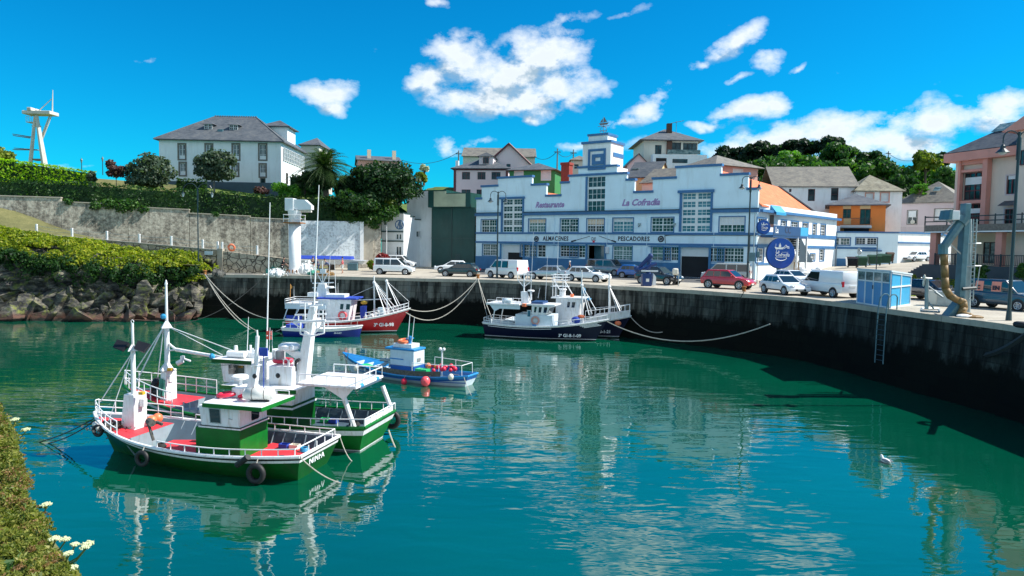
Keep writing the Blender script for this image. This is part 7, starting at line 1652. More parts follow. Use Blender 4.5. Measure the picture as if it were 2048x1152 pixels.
for sx,an in ((.38,.5),(-.38,-.6)):
    b=MB(fr); cx=mx+sx*1.2; b.add([(cx-.24,.0,z1+.12),(cx+.24,.05,z1+.22),(cx+.2,.3,z1+.0),(cx-.22,.3,z1-.12),(cx-.24,.06,z1+.2),(cx+.24,.1,z1+.3),(cx+.2,.36,z1+.06),(cx-.22,.36,z1-.05)],[(0,1,2,3),(4,7,6,5),(0,4,5,1),(1,5,6,2),(2,6,7,3),(3,7,4,0)]); b.tube((mx,.12,z1),(cx,.15,z1+.1),.03); b.build('floodlight','black',t)
b=MB(fr); bow=h.p(.97,1,1); b.tube((mx+.03,.12,z1-.15),(bow[0],0,h.sheer(.97)+.5),.02); b.tube((mx+.03,.15,z1-.2),(h.p(.88,1,1)[0],.5,h.sheer(.88)+.1),.014); b.build('stay','white_paint',t)
MB(fr).ball((xm-.15,-.45,zd+.2),.19).ball((xm-.1,-.8,zd+.2),.19).build('orange_buoys','buoy_orange',t,smooth=True)
rn=np.random.default_rng(3); P=rn.normal(size=(500,3))*np.array((.28,.25,.08))+np.array(fr.w((q(230,832,.2)[0],.5,zd+.12))); leafmesh('rope_heap',P,.08,'net_dark',t,rng=rn)
# anchor winch in the well
b=MB(fr); wx=q(309,868,.9); b.tube((wx[0],.95,h.sheer(.6)),(wx[0]+.25,.9,h.sheer(.6)+.55),.05); b.tube((wx[0]+.3,.8,h.sheer(.6)+.62),(wx[0]+.0,1.0,h.sheer(.6)+.62),.13,.13,10); b.tube((wx[0],.8,h.sheer(.6)+.62),(wx[0]-.25,.8,h.sheer(.6)+.55),.06); b.build('net_hauler','net_dark',t)
h.railing(tf-.03,.985,.52,sides=(-1,),rails=2,n=6); h.railing(tf+.02,.985,.52,sides=(1,),rails=2,n=5); b=MB(fr); 
for rr_ in (.52,.26): b.path([h.p(.985,1,s_,-.04,h.sheer(1)+rr_) for s_ in (-1,1)],.022)
b.build('bow_rail','white_paint',t)
h.railing(.02,.55,.27,sides=(1,),n=9,close_stern=True); h.railing(.02,.66,.27,sides=(-1,),n=9)
tyre(h,.885,1,.17,-.16); b=MB(fr); a=h.p(.93,1,1,.12,h.sheer(.93)-.1); b.tube(a,(a[0]-.55,a[1]+.35,a[2]-.05),.1,.1,10); b.ball(a,.1); b.build('white_fender','buoy_white',t)
tyre(h,.60,1,.21,-.36); tyre(h,.145,1,.26,-.46); b=MB(fr); a=h.p(.18,1,1,.14,h.sheer(.18)-.0); b.tube((a[0]+.35,a[1],a[2]-.22),(a[0]-.12,a[1]+.08,a[2]+.12),.1,.1,10); b.build('grey_fender','rubber',t)
# transom writing and ropes
tf_=frame2(fr.w((-.175,1.4,0)),fr.w((-.175,-1.4,0)),0); text('NINFA',.30,'lettering_white',t,tf_,.80,-.0,.44,bold=.004,sx=1.05,extr=.012,spacing=1.12)
# ---------- larger green boat with the white canopy
t2,f2,g=boat('fishing_boat','larger green fishing boat with a white canopy over its stern and a tall slanted mast',(-5.40,27.1),math.atan2(.235,-.972),11.6,3.3,1.02,.9,1.6,st=.88,rake=1.4,tr=.35,tm=.32,e0=.3,e1=1.0,pw=2.7)
g.band('hull','hull_green_bright',z0=.06,z1='-.3'); g.band('boot_stripe','boat_white',z0=-.02,z1=.06,off=.008); g.band('underwater_hull','boot_dark',k0=0,z1=-.02); g.band('white_band','boat_white',z0='-.3',z1='-.1',off=.012); g.band('green_band','hull_green_bright',z0='-.1',z1='0',off=.004)
g.rail_cap('gunwale','bright_green' and 'hull_green_bright',.06,.02); g.inner('deck_grey_blue',.1,.75)
q=lambda u,v,y=0:(f2.uv(u or 610,v,y)[0],y,f2.uv(u or 610,v,y)[1])
tf=.74
g.deck('foredeck','red_deck',tf,.985,lambda t:g.sheer(t)-.1,bulk=.3); g.deck('well_deck','orange_red',.55,tf,.5); g.deck('aft_deck','deck_grey_blue',.012,.55,.42)
ya=1.0; xa=q(584,830,ya)[0]; yfar=f2.ux(631,812,xa)[0]; xw=q(470,800,ya)[0]; zg=f2.uv(584,820,ya)[1]; zr=f2.uv(584,783,ya)[1]
house_(g,'deckhouse_base',xa,xw+.2,yfar,ya,.2,zg,'hull_green'); house_(g,'deckhouse',xa+.01,xw,yfar+.02,ya-.02,zg+.12,zr,'boat_white'); b=MB(f2); b.box(xa-.03,xw+.22,yfar-.03,ya+.03,zg,zg+.08); b.build('white_strip','boat_white',t2); b=MB(f2); b.box(xa-.02,xw+.21,yfar-.02,ya+.02,zg+.08,zg+.16); b.build('green_strip','hull_green',t2)
b=MB(f2); b.box(xa-.35,xw+.45,yfar-.15,ya+.3,zr,zr+.12); b.build('boat_deck','boat_white',t2); b=MB(f2); b.box(xa-.36,xw+.46,ya+.3,ya+.33,zr-.02,zr+.13); b.build('boat_deck_edge','hull_green_bright',t2); zt=zr+.12
b=MB(f2); b.box(xa+.1,xa+.5,-.2,.5,zg+.2,zr-.05); b.build('aft_door','boat_white',t2)
# bridge forward, funnel casing aft
xb0,xb1=q(525,760,0)[0],q(470,760,0)[0]; house_(g,'bridge',xb0,xb1,-1.1,.75,zt,zt+.85,'boat_white',front=.15); b=MB(f2); b.box(xb0-.1,xb1+.4,-1.25,.9,zt+.85,zt+.95); b.build('bridge_roof','boat_white',t2); b=MB(f2); b.box(xb0-.1,xb1+.42,.9,.92,zt+.8,zt+.95); b.build('bridge_roof_edge','hull_green',t2)
pane_y(g,xb1-.7,xb1-.25,zt+.35,zt+.72,.75,1); pane_y(g,xb0+.3,xb0+.8,zt+.35,zt+.72,.75,1)
for k in range(3): pane_x(g,xb1+.06,-.95+k*.58,-.5+k*.58,zt+.35,zt+.72,1,.06)
cx0,cx1=q(592,770,.3)[0],q(546,770,.3)[0]; house_(g,'funnel_casing',cx0,cx1,-.7,.6,zt,zt+.75,'boat_white'); b=MB(f2); b.ball(((cx0+cx1)/2+.1,.61,zt+.38),(.1,.03,.1),14,8); b.build('porthole','black',t2); 
b=MB(f2)
for dx in (-.05,-.3): b.path([(cx0+.45+dx,.55,zt+.75),(cx0+.45+dx,.55,zt+1.0),(cx0+.35+dx,.55,zt+1.07),(cx0+.25+dx,.55,zt+1.0),(cx0+.25+dx,.55,zt+.75)],.02)
b.build('hoop','white_paint',t2)
MB(f2).torus(((cx0+cx1)/2+.3,-.1,zt+.86),(0,0,1),.34,.08,20,7).build('lifebuoy','buoy_red',t2,smooth=True); b=MB(f2); c=q(558,740,-.2); b.tube((c[0],-.2,zt+.75),(c[0],-.2,zt+1.25),.22,.22,12); b.build('vent_drum','galvanised',t2); b=MB(f2); b.torus((c[0],-.2,zt+1.27),(0,0,1),.24,.03,14,5)
for k in range(4): an=k*PI/2; b.tube((c[0]+.26*math.cos(an),-.2+.26*math.sin(an),zt+.75),(c[0]+.26*math.cos(an),-.2+.26*math.sin(an),zt+1.3),.03)
b.build('vent_frame','white_paint',t2)
# tall slanted mast
mb0=q(604,752,0); mt=q(627,612,0); b=MB(f2); w0,w1=.26,.13; 
b.add([(mb0[0]-w0,-.22,zt),(mb0[0]+w0,-.22,zt),(mb0[0]+w0,.22,zt),(mb0[0]-w0,.22,zt)]+[(mt[0]-w1,-.12,mt[2]),(mt[0]+w1,-.12,mt[2]),(mt[0]+w1,.12,mt[2]),(mt[0]-w1,.12,mt[2])],[(0,3,2,1),(4,5,6,7),(0,1,5,4),(1,2,6,5),(2,3,7,6),(3,0,4,7)]); b.build('slanted_mast','boat_white',t2,bevel=.03)
b=MB(f2); z0=q(620,662)[2]; z1=q(620,645)[2]; x_=q(622,655)[0]
for y0 in (-.65,.65):
    pass
pts=[q(601,645,.3),q(601,668,.3),q(624,672,.3),q(648,666,.3),q(648,645,.3)]; b.path(pts,.035,6); b.tube(q(587,645,.2),q(651,641,.2),.05); b.tube(q(587,645,.2),q(618,668,.2),.03); b.tube(q(651,641,.2),q(628,668,.2),.03); b.tube(q(590,630,-.2),q(652,628,-.2),.035); b.tube(q(600,612,0),q(645,610,0),.035); b.tube(q(597,645,-.3),q(597,628,-.3),.025); b.tube(q(646,642,-.3),q(646,620,-.3),.025); b.tube(q(610,640,.3),q(610,605,.3),.025)
b.build('crosstree','white_paint',t2)
c=q(578,700,.15); radar(g,(c[0],.15,c[2]),.42,.26); b=MB(f2); b.add([(c[0]+.15,.0,c[2]-.01),(c[0]+.15,.3,c[2]-.01),(q(607,705)[0],.2,c[2]-.05),(q(607,705)[0],.05,c[2]-.05),(q(604,722)[0],.15,c[2]-.45)],[(0,1,2,3),(0,4,3),(1,2,4),(2,3,4),(0,1,4)]); b.build('radar_bracket','boat_white',t2)
b=MB(f2); b.path([q(590,742,.3),q(590,728,.3),q(593,722,.3),q(599,719,.3)],.07,8); b.build('exhaust_pipe','black',t2)
# canopy
yc=1.45; yd=-1.0; zc=f2.uv(712,778,yc)[1]; xc1=q(592,776,yc)[0]; xc0=q(712,780,yc)[0]; b=MB(f2); b.box(xc0,xc1,yd,yc,zc-.02,zc+.08); b.build('canopy','boat_white',t2,bevel=.02)
b=MB(f2); b.prism([(xc0+.2,zc-.02),(xc0+1.5,zc-.02),(xc0+.62,zc-.5)],yc-.3,yc-.22); b.build('canopy_bracket','boat_white',t2); b=MB(f2); b.box(xc0-.02,xc1,yd+.2,yc-.3,zc-.09,zc-.021); b.build('canopy_beams','deck_grey_blue',t2)
b=MB(f2); zz=zc+.08
rp=[(xc1-.1,yc-.04),(xc0+.04,yc-.04),(xc0+.04,yd+.04),(xc1-.3,yd+.04)]
for a,c in zip(rp,rp[1:]):
    b.tube((*a,zz+.34),(*c,zz+.34),.022)
    for k in range(5): p=(lerp(a[0],c[0],k/4),lerp(a[1],c[1],k/4)); b.tube((*p,zz),(*p,zz+.34),.018)
b.build('canopy_rail','white_paint',t2)
for (u0,v0,u1,v1,y) in ((686,790,709,856,yc-.35),(765,772,780,811,yd+.1)): MB(f2).tube(q(u0,v0,y),q(u1,v1,y),.1,.09,10).build('canopy_post','boat_white',t2,smooth=False)
b=MB(f2); 
for k in range(5): b.ball((xc0+.04,lerp(yc,yd,.25)+.1*k*.4,zc+.02),(.08,.06,.09),6,4)
for k in range(5): b.ball((xc0+.04,lerp(yc,yd,.82)+.1*k*.4,zc+.02),(.08,.06,.09),6,4)
b.build('rope_coil','awning_blue',t2)
MB(f2).box(q(715,850,0)[0],q(640,850,0)[0],.7,1.05,.2,.62).build('red_bench','orange_red',t2)
g.railing(.0,.45,.34,sides=(1,),n=10,close_stern=True); g.railing(.0,.36,.34,sides=(-1,),n=8); g.railing(tf-.04,.99,.68,rails=2,n=8,r=.024); b=MB(f2)
for rr_ in (.68,.34): b.path([g.p(.99,1,s_,-.04,g.sheer(1)+rr_) for s_ in (-1,1)],.022)
b.build('bow_rail','white_paint',t2); MB(f2).box(-.31,-.26,-1.3,1.3,g.sheer(0)+.03,g.sheer(0)+.3).build('stern_board','boat_white',t2)
# foremast
xm=q(333,790,.3)[0]; zd=g.sheer(.83)-.1; ztop=f2.uv(336,742,.3)[1]; yb_=f2.ux(354,780,xm)[0]; x1=q(318,780,.3)[0]
house_(g,'mast_house',xm,x1,yb_,.3,zd-.35,ztop,'boat_white',front=-.1,bevel=.02); MB(f2).box(xm-.06,xm,yb_+.25,yb_+.5,lerp(zd,ztop,.6),lerp(zd,ztop,.8)).build('mast_locker','boat_white',t2)
mx=xm+.15; y=.05; z1=f2.uv(344,650,y)[1]; z2=f2.uv(346,572,y)[1]; b=MB(f2); b.lathe((mx,y,ztop-.02),[(.4,0),(.14,.3),(.11,.32)],4); b.tube((mx,y,ztop),(mx,y,z1),.11,.095,10); b.tube((mx,y,z1),(mx,y,z2),.06,.045,8); b.lathe((mx,y,z1-.15),[(.1,0),(.3,.03),(.08,.3)],4); b.lathe((mx,y,z2-.05),[(.03,0),(.07,.12),(.03,.26),(.01,.3)],6); b.build('foremast','boat_white',t2)
MB(f2).box(mx-.45,mx-.28,.25,.4,ztop+.02,ztop+.14).build('deck_lamp','yellow_paint',t2); MB(f2).ball((mx+.1,.12,z1+.35),(.14,.1,.12),7,5).build('masthead_rag','awning_blue',t2)
b=MB(f2); a=q(352,699,y); c=q(482,722,y); b.tube(a,c,.075,.07,6); b.tube((mx,y,q(0,700,y)[2]),a,.05); b.tube(a,(mx,y,ztop+.8),.03); b.build('boom','boat_white',t2)
b=MB(f2); d=q(365,712,y); b.tube(d,(d[0],d[1],d[2]-.18),.09,.09,8); b.tube((d[0],d[1],d[2]-.2),(d[0]+.22,d[1]+.05,d[2]-.32),.1,.1,8); b.tube((d[0],d[1],d[2]-.1),(d[0]-.35,d[1]-.05,d[2]-.2),.04); b.build('boom_winch','boat_white',t2)
b=MB(f2); tp=(mx,y,z1-.05); b.tube(tp,q(495,712,y),.018); b.tube(tp,q(445,710,y),.014)
for tt,s_,rr_ in ((.985,1,.02),(.93,1,.028),(.90,-1,.02),(.985,-1,.018)): p=g.p(tt,1,s_,-.1,g.sheer(tt)+.1); b.tube((mx+.15,y,z1-.1),p,rr_)
b.build('stays','white_paint',t2)
b=MB(f2); b.torus((xm+.85,-.1,zd+.45),(1,.3,.1),.28,.12,18,8); b.ball((xm+.55,.1,zd+.25),(.3,.25,.2)); b.build('net_drum','rubber',t2); b=MB(f2); b.tube((xm+.2,.35,zd+.9),(xm+.25,.4,zd+.1),.07); b.tube((xm+.1,.32,zd+.85),(xm+.1,.38,zd+.2),.05); b.build('hanging_rope','net_green',t2)
b=MB(f2); wx=q(385,800,.5)[0]; b.tube((wx-.3,.1,.75),(wx+.4,.5,.75),.22,.22,12); b.box(wx-.3,wx+.3,.0,.1,.3,.9); 
for k in range(3): b.tube((wx-.35+k*.3,.75,.35),(wx-.1+k*.3,.4,1.2),.03)
b.build('winch_frame','galvanised',t2); b=MB(f2); b.tube((wx-1.0,.9,.5),(wx+1.2,-.5,.7),.15,.15,10); b.build('rolled_hose','cream_canister',t2)
g_ant=[(q(533,725,-.3),q(540,405,-.3),.035),(q(494,712,-.5),q(497,634,-.5),.022),(q(538,715,.1),q(540,655,.1),.018),(q(545,722,.1),q(544,660,.1),.015),(q(628,612,0),q(638,370,0),.035)]
antennas(g,g_ant)
c=q(538,668,.0); b=MB(f2); b.box(c[0]-.12,c[0]+.12,-.01,.01,c[2]-.05,c[2]+.12); b.box(c[0]-.1,c[0]+.12,-.012,.012,c[2]-.22,c[2]-.09); b.build('flag','flag_red',t2)
b=MB(f2); b.tube((xb1-.6,-.2,zt+.95),(xb1-.6,-.2,zt+1.4),.05); b.tube((xb0+.3,.2,zt+.95),(xb0+.3,.2,zt+1.35),.04); b.box(xb0+.1,xb0+.9,-.6,.3,zt+.95,zt+1.15); b.tube((xb0+.5,.4,zt+1.1),(xb0+1.3,.4,zt+1.1),.14,.14,10); b.tube((xb1+.3,-.5,zt+1.0),(xb1+.3,-.5,zt+1.3),.1,.07); b.build('roof_gear','boat_white',t2,bevel=.01)
MB(f2).ball((xb1+.55,.7,zt+1.0),(.12,.1,.13),7,5).build('blue_rag','awning_blue',t2)
radar(g,(q(485,735,.2)[0],.2,zt+.98),.33,.2); tyre(g,.02,-1,.3,-.4)
# loose gear on the two near boats
def coil(fr_,par,x,y,z,r,m): 
    b=MB(fr_); 
    for k in range(4): b.torus((x+.01*k,y,z+.02+.03*k),(0,0,1),r*(1-.08*k),.022,18,5)
    b.build('rope_coil',m,par)
def crate(fr_,par,x,y,z,m,w=.34,d=.24,h_=.16):
    b=MB(fr_); b.box(x-w/2,x+w/2,y-d/2,y+d/2,z,z+.02); b.box(x-w/2,x+w/2,y-d/2,y-d/2+.02,z+.02,z+h_); b.box(x-w/2,x+w/2,y+d/2-.02,y+d/2,z+.02,z+h_); b.box(x-w/2,x-w/2+.02,y-d/2+.02,y+d/2-.02,z+.02,z+h_); b.box(x+w/2-.02,x+w/2,y-d/2+.02,y+d/2-.02,z+.02,z+h_); b.build('fish_crate',m,par)
for (x,y,r_,m_) in ((4.7,-.5,.2,'rope'),(6.1,.1,.16,'dark_rope'),(1.0,.4,.2,'dark_rope'),(.8,-.8,.17,'awning_blue')): coil(fr,t,x,y,.36 if x>2.7 else .42,r_,m_)
for (x,y,z,m_) in ((5.2,-1.0,.36,'canvas_blue'),(5.2,-1.0,.53,'bright_green'),(1.7,-.9,.42,'canvas_blue'),(1.3,-.95,.42,'buoy_white')): crate(fr,t,x,y,z,m_)
for (x,y,r_,m_) in ((7.6,.5,.18,'net_green'),(7.0,-.7,.2,'rope'),(1.2,-.9,.22,'dark_rope'),(2.2,.8,.2,'rope')): coil(f2,t2,x,y,(.53 if x>6.4 else .45),r_,m_)
for (x,y,z,m_) in ((7.3,.9,.52,'buoy_white'),(7.3,.9,.69,'canvas_blue'),(2.6,-1.0,.45,'bright_green'),(2.2,-1.0,.45,'canvas_blue')): crate(f2,t2,x,y,z,m_)
rn=np.random.default_rng(13); leafmesh('net_heap',rn.normal(size=(900,3))*np.array((.3,.28,.09))+np.array(f2.w((6.9,-.2,.6))),.07,'net_green',t2,rng=rn); leafmesh('net_heap',rn.normal(size=(700,3))*np.array((.25,.22,.08))+np.array(fr.w((4.4,-.95,.42))),.07,'net_dark',t,rng=rn)
b=MB(fr); 
for k in range(5): x=lerp(xr0+.1,xr1-.3,k/4); b.tube((x,yfar-.1,zr+.13),(x,yfar-.1,zr+.42),.014)
b.tube((xr0+.1,yfar-.1,zr+.42),(xr1-.3,yfar-.1,zr+.42),.016); b.build('roof_rail','white_paint',t)
b=MB(fr); b.tube((mx*0+6.9,.1,3.0),(2.6,-.3,3.6),.009,.009,4); b.build('wire','black',t)
# frames and stanchions inside the bulwarks
for (H_,F_,T_) in ((h,fr,t),(g,f2,t2)):
    b=MB(F_)
    for i in range(2,15):
        tt=i/20
        for s_ in (-1,1):
            zz=H_.sheer(tt); k0=max(0,H_.kz(tt,zz-.42)); y0=H_.hb(tt)*k0**(H_.e0+(H_.e1-H_.e0)*tt**2.4)-.14; b.tube((H_.p(tt,1,1)[0],s_*y0,zz-.42),(H_.p(tt,1,1)[0],s_*(H_.hb(tt)-.12),zz-.02),.022,.022,4)
    b.build('bulwark_frames','bulkhead_grey',T_)
# ---------- blue open boat
t3,f3,c3=boat('open_boat','small blue and white open fishing boat with buoys hanging along its side',(-2.35,38.9),math.atan2(3.9,-8.0),8.9,2.7,.62,.42,1.12,st=.45,rake=.9,tr=.25,tm=.42,e0=.45,e1=.95,pw=2.3)
c3.band('hull','pale_blue_white',k0=0,z1='-.24'); c3.band('blue_band','mid_blue_paint',z0='-.24',z1='-.12',off=.012); c3.band('upper_band','sky_blue_paint',z0='-.12',z1='0',off=.004); c3.rail_cap('gunwale','sky_blue_paint',.055,.01); c3.inner('sky_blue_paint',.12,.4)
b=MB(f3); 
for side in (-1,1): b.path([c3.p(i/30,c3.kz(i/30,.22),side,.02) for i in range(0,27)],.03,5)
b.build('rubbing_strake','mid_blue_paint',t3); c3.deck('deck','deck_grey_blue',.03,.62,.2); c3.deck('fore_boards','sky_blue_paint',.62,.94,lambda t:c3.sheer(t)-.33)
b=MB(f3)
for tt in (.68,.74,.80,.86): x=c3.p(tt,1,1)[0]; b.box(x-.04,x+.04,-c3.hb(tt)+.1,c3.hb(tt)-.1,c3.sheer(tt)-.32,c3.sheer(tt)-.1)
b.build('frames','pale_blue_white',t3); q=lambda u,v,y=0:(f3.uv(u,v,y)[0],y,f3.uv(u,v,y)[1])
for side in (1,): 
    b=MB(f3); ts=[.16+.46*i/14 for i in range(15)]
    for a,c in zip(ts,ts[1:]): b.quad(c3.p(a,1,side,.02),c3.p(c,1,side,.02),c3.p(c,1,side,.0,c3.sheer(c)+.34),c3.p(a,1,side,.0,c3.sheer(a)+.34))
    b.build('brown_weather_cloth','net_dark',t3)
b=MB(f3); ts=[.16+.46*i/14 for i in range(15)]
for a,c in zip(ts,ts[1:]): b.quad(c3.p(a,1,-1,.02),c3.p(c,1,-1,.02),c3.p(c,1,-1,.0,c3.sheer(c)+.3),c3.p(a,1,-1,.0,c3.sheer(a)+.3))
b.build('far_weather_cloth','mid_blue_paint',t3)
ya=.5; xa=q(827,735,ya)[0]; yfar=f3.ux(849,735,xa)[0]; xw=q(780,725,ya)[0]; z0=f3.uv(827,722,ya)[1]; z1=f3.uv(827,701,ya)[1]
yfar=min(-.35,max(yfar,-1.0))
house_(c3,'wheelhouse_base',xa,xw,yfar,ya,.2,z0-.35,'mid_blue_paint'); house_(c3,'wheelhouse',xa,xw,yfar,ya,z0-.345,z1-.05,'pale_blue_white'); b=MB(f3); b.box(xa-.05,xw+.35,yfar-.05,ya+.05,z1-.05,z1+.06); b.build('roof','sky_blue_paint',t3,bevel=.02); house_(c3,'roof_hatch',xa+.25,xw-.1,yfar+.15,ya-.15,z1+.06,z1+.3,'boat_white')
b=MB(f3); b.box(xa+.7,xw+.02,ya,ya+.02,z0+.0,z0+.06); b.build('blue_line','sky_blue_paint',t3)
MB(f3).torus((xa+1.0,0,z1+.42),(0,.15,1),.3,.1,22,8).build('lifebuoy','buoy_orange',t3,smooth=True); MB(f3).tube(q(819,702,0),q(820,672,0),.13,.1,8).tube(q(812,678,0),q(827,676,0),.05).build('mast','sky_blue_paint',t3); MB(f3).box(xa-.03,xa,-.2,.15,z0-.1,z0+.1).build('vent_panel','galvanised',t3)
antennas(c3,[(q(816,678,.1),q(820,628,.1),.035),(q(822,700,.2),q(829,634,.2),.03)])
b=MB(f3); c=q(884,725,-.1); b.tube((c[0],-.1,.3),(c[0],-.1,q(884,700,0)[2]),.05); b.ball((c[0]-.12,-.1,q(884,699,0)[2]),.1,8,6); b.ball((c[0]+.12,-.1,q(884,699,0)[2]),.1,8,6); b.build('lamp_post','boat_white',t3)
rr=random.Random(5)
for i in range(13): MB(f3).ball((rr.uniform(1.1,2.4),rr.uniform(-.6,.5),.72+rr.uniform(0,.22)),rr.uniform(.1,.14),9,6).build('buoy','buoy_red',t3,smooth=True)
MB(f3).ball((2.75,-.1,.85),.17).ball((2.5,.2,.8),.12).build('orange_buoy','buoy_orange',t3,smooth=True); MB(f3).box(2.35,3.1,.3,.75,.5,.78).build('green_crate','bright_green',t3); MB(f3).ball((2.3,-.25,.8),.14).build('yellow_buoy','yellow_paint',t3,smooth=True)
b=MB(f3); e=q(560,0,0); tt=.64; b.add([c3.p(.62,1,1,-.05,c3.sheer(.62)+.03),c3.p(.78,1,1,-.05,c3.sheer(.78)+.03),c3.p(.78,1,1,-.75,c3.sheer(.78)-.02),c3.p(.62,1,1,-.7,c3.sheer(.62)-.0)],[(0,1,2,3)]); b.build('green_net','bright_green',t3)
b=MB(f3)
for i in range(6): b.tube((rr.uniform(5.0,6.0),rr.uniform(-.5,.4),.6),(rr.uniform(5.0,6.0),rr.uniform(-.5,.4),1.05),.05)
b.tube((5.1,-.3,.9),(5.9,.3,1.0),.1); b.build('hauler','galvanised',t3)
b=MB(f3)
for side in (-1,1):
    pts=[(.1,side*c3.hb(.02)*.9,.62),(.12,side*c3.hb(.02)*.9,1.2),(1.4,side*c3.hb(.2)*.9,1.18),(3.0,side*c3.hb(.35)*.9,1.2)]; b.path(pts,.02,5)
    for x in (1.4,3.0): b.tube((x,side*c3.hb(x/9)*.9,.5),(x,side*c3.hb(x/9)*.9,1.2),.018)
b.tube((.12,-c3.hb(.02)*.9,1.2),(.12,c3.hb(.02)*.9,1.2),.02); b.build('stern_rail','white_paint',t3)
for lab,u,v,r,m_,y in (('dark',808,763,.17,'buoy_red',1.35),('pink',851,763,.27,'buoy_pink',1.42),('white',902,754,.17,'buoy_white',1.25),('cream',713,736,.19,'buoy_white',1.0)):
    x,yy,z=q(u,v,y); tt=min(.95,max(.02,x/8.9)); yy=c3.hb(tt)*1.0+r*.8; x,_,z=q(u,v,yy); o=MB(f3).ball((x,yy,max(z,r*.2)),(r,r,r*1.1),14,9).build('hanging_buoy',m_,t3,smooth=True); MB(f3).tube((x,yy,z+r),c3.p(tt,1,1,0,c3.sheer(tt)+.1),.012).build('lanyard','rope',o)
# ---------- trawlers further away
def aframe(h,x,zt,pts,m='white_paint'):
    b=MB(h.f); b.tube((x,0,h.sheer(x/h.L)-.6),(x,0,zt),.09,.06,8); b.ball((x,0,zt*.8+.3),.12,8,6)
    for (px,py,pz) in pts: b.tube((x,0,zt*.80+.2),(px,py,pz),.035,.03,5)
    b.build('foremast',m,h.t)
# red trawler, bow to the right: local y points away from the camera
t4,f4,r4=boat('fishing_boat','red-hulled trawler with a white wheelhouse moored under the left quay',(-19.6,62.2),rad(-1.5),10.6,3.6,1.15,1.0,2.15,st=.86,rake=1.5,tr=.1,tm=.3,e0=.3,e1=.95,pw=2.4)
r4.band('hull','hull_red',z0=.18,z1='-.12'); r4.band('waterline','boat_white',z0=.12,z1=.18,off=.006); r4.band('underwater_hull','boot_dark',k0=0,z1=.12); r4.band('white_line','boat_white',z0='-.12',z1='0',off=.008); r4.rail_cap('gunwale','boat_white',.05,.03); r4.inner('deck_grey_blue',.1,.6); r4.deck('deck','red_deck',.015,.97,lambda t:r4.sheer(t)-.5)
q=lambda u,v,y=0:(f4.uv(u or 690,v,y)[0],y,f4.uv(u or 690,v,y)[1])
x0,x1=q(636,630,-1.15)[0],q(704,630,-1.15)[0]; zt=q(690,599,-1.15)[2]; house_(r4,'wheelhouse',x0,x1-.4,-1.15,1.15,.6,zt,'boat_white',front=.35); b=MB(f4); b.box(x0-.1,x1+.4,-1.3,1.3,zt,zt+.12); b.build('wheelhouse_roof','canvas_blue',t4)
for (u0,u1) in ((680,686),(692,699)): pane_y(r4,q(u0,614,-1.16)[0],q(u1,614,-1.16)[0],q(0,619,-1.16)[2],q(0,608,-1.16)[2],-1.15,-1,sl=.06)
pane_y(r4,q(631,620,-1.16)[0]+.4,q(636,620,-1.16)[0]+.6,.95,1.9,-1.15,-1,fm='maroon'); MB(f4).torus((q(685,631,-1.2)[0],-1.24,q(685,631,-1.2)[2]),(0,1,0),.32,.08,22,7).build('lifebuoy','buoy_pink',t4,smooth=True)
b=MB(f4); xs0,xs1=q(571,605,-1.3)[0],q(618,605,-1.3)[0]; zz=q(590,606,-1.3)[2]; b.box(xs0,xs1,-1.5,1.5,zz-.12,zz); b.build('shelter_deck','boat_white',t4); b=MB(f4); b.box(xs0,xs1+1.5,-1.45,1.4,zz-.5,zz-.125); b.tube((xs0+.2,-1.4,zz-.5),(xs0-.1,-1.5,1.1),.05); b.tube((xs0+1.2,-1.4,zz-.5),(xs0+.7,-1.5,1.1),.06); b.tube((xs0+.2,1.4,zz-.5),(xs0-.1,1.5,1.1),.05); b.build('shelter_frame','pale_blue_white',t4)
b=MB(f4)
for hh in (.35,.18):
    b.tube((xs0,-1.45,zz+hh),(xs1+1.8,-1.45,zz+hh),.02); b.tube((xs0,1.45,zz+hh),(xs1+1.8,1.45,zz+hh),.02); b.tube((xs0,-1.45,zz+hh),(xs0,1.45,zz+hh),.02)
for k in range(7): b.tube((lerp(xs0,xs1+1.8,k/6),-1.45,zz-.1),(lerp(xs0,xs1+1.8,k/6),-1.45,zz+.35),.02)
b.build('upper_rail','white_paint',t4); b=MB(f4); b.box(r4.p(0,1,1)[0]+.1,r4.p(.14,1,1)[0],-1.5,-1.42,1.1,1.5); b.build('blue_dodger','canvas_blue',t4)
# monkey island and gantry
b=MB(f4); mx=q(645,595,0)[0]; b.add([(mx-.55,-.4,zt+.12),(mx+.6,-.4,zt+.12),(mx+.3,-.3,zt+1.3),(mx-.3,-.3,zt+1.3),(mx-.55,.4,zt+.12),(mx+.6,.4,zt+.12),(mx+.3,.3,zt+1.3),(mx-.3,.3,zt+1.3)],[(0,1,2,3),(4,7,6,5),(0,4,5,1),(1,5,6,2),(2,6,7,3),(3,7,4,0)]); b.box(mx-1.2,mx-.3,-.5,.5,zt+.12,zt+.5); b.box(mx+.5,mx+2.2,-.8,.8,zt+.12,zt+.4); b.build('monkey_island','boat_white',t4,bevel=.03)
b=MB(f4); zq=zt+1.3; b.tube((mx-.9,0,zq),(mx+1.0,0,zq+.1),.05); b.tube((mx,0,zq),(mx-.5,0,zq+.9),.04); b.tube((mx,0,zq),(mx+.45,0,zq+.9),.04); b.tube((mx-.5,0,zq+.9),(mx+.5,0,zq+.9),.04); b.box(mx-.2,mx+.3,-.1,.1,zq+.95,zq+1.3); b.tube((mx,0,zq),(mx,0,zq+2.0),.04); b.tube((mx-1.0,0,zq+.1),(mx-1.1,0,zq+1.3),.025); b.tube((mx-.9,0,zq-.4),(mx+1.2,0,zq-.35),.04); b.build('gantry','white_paint',t4)
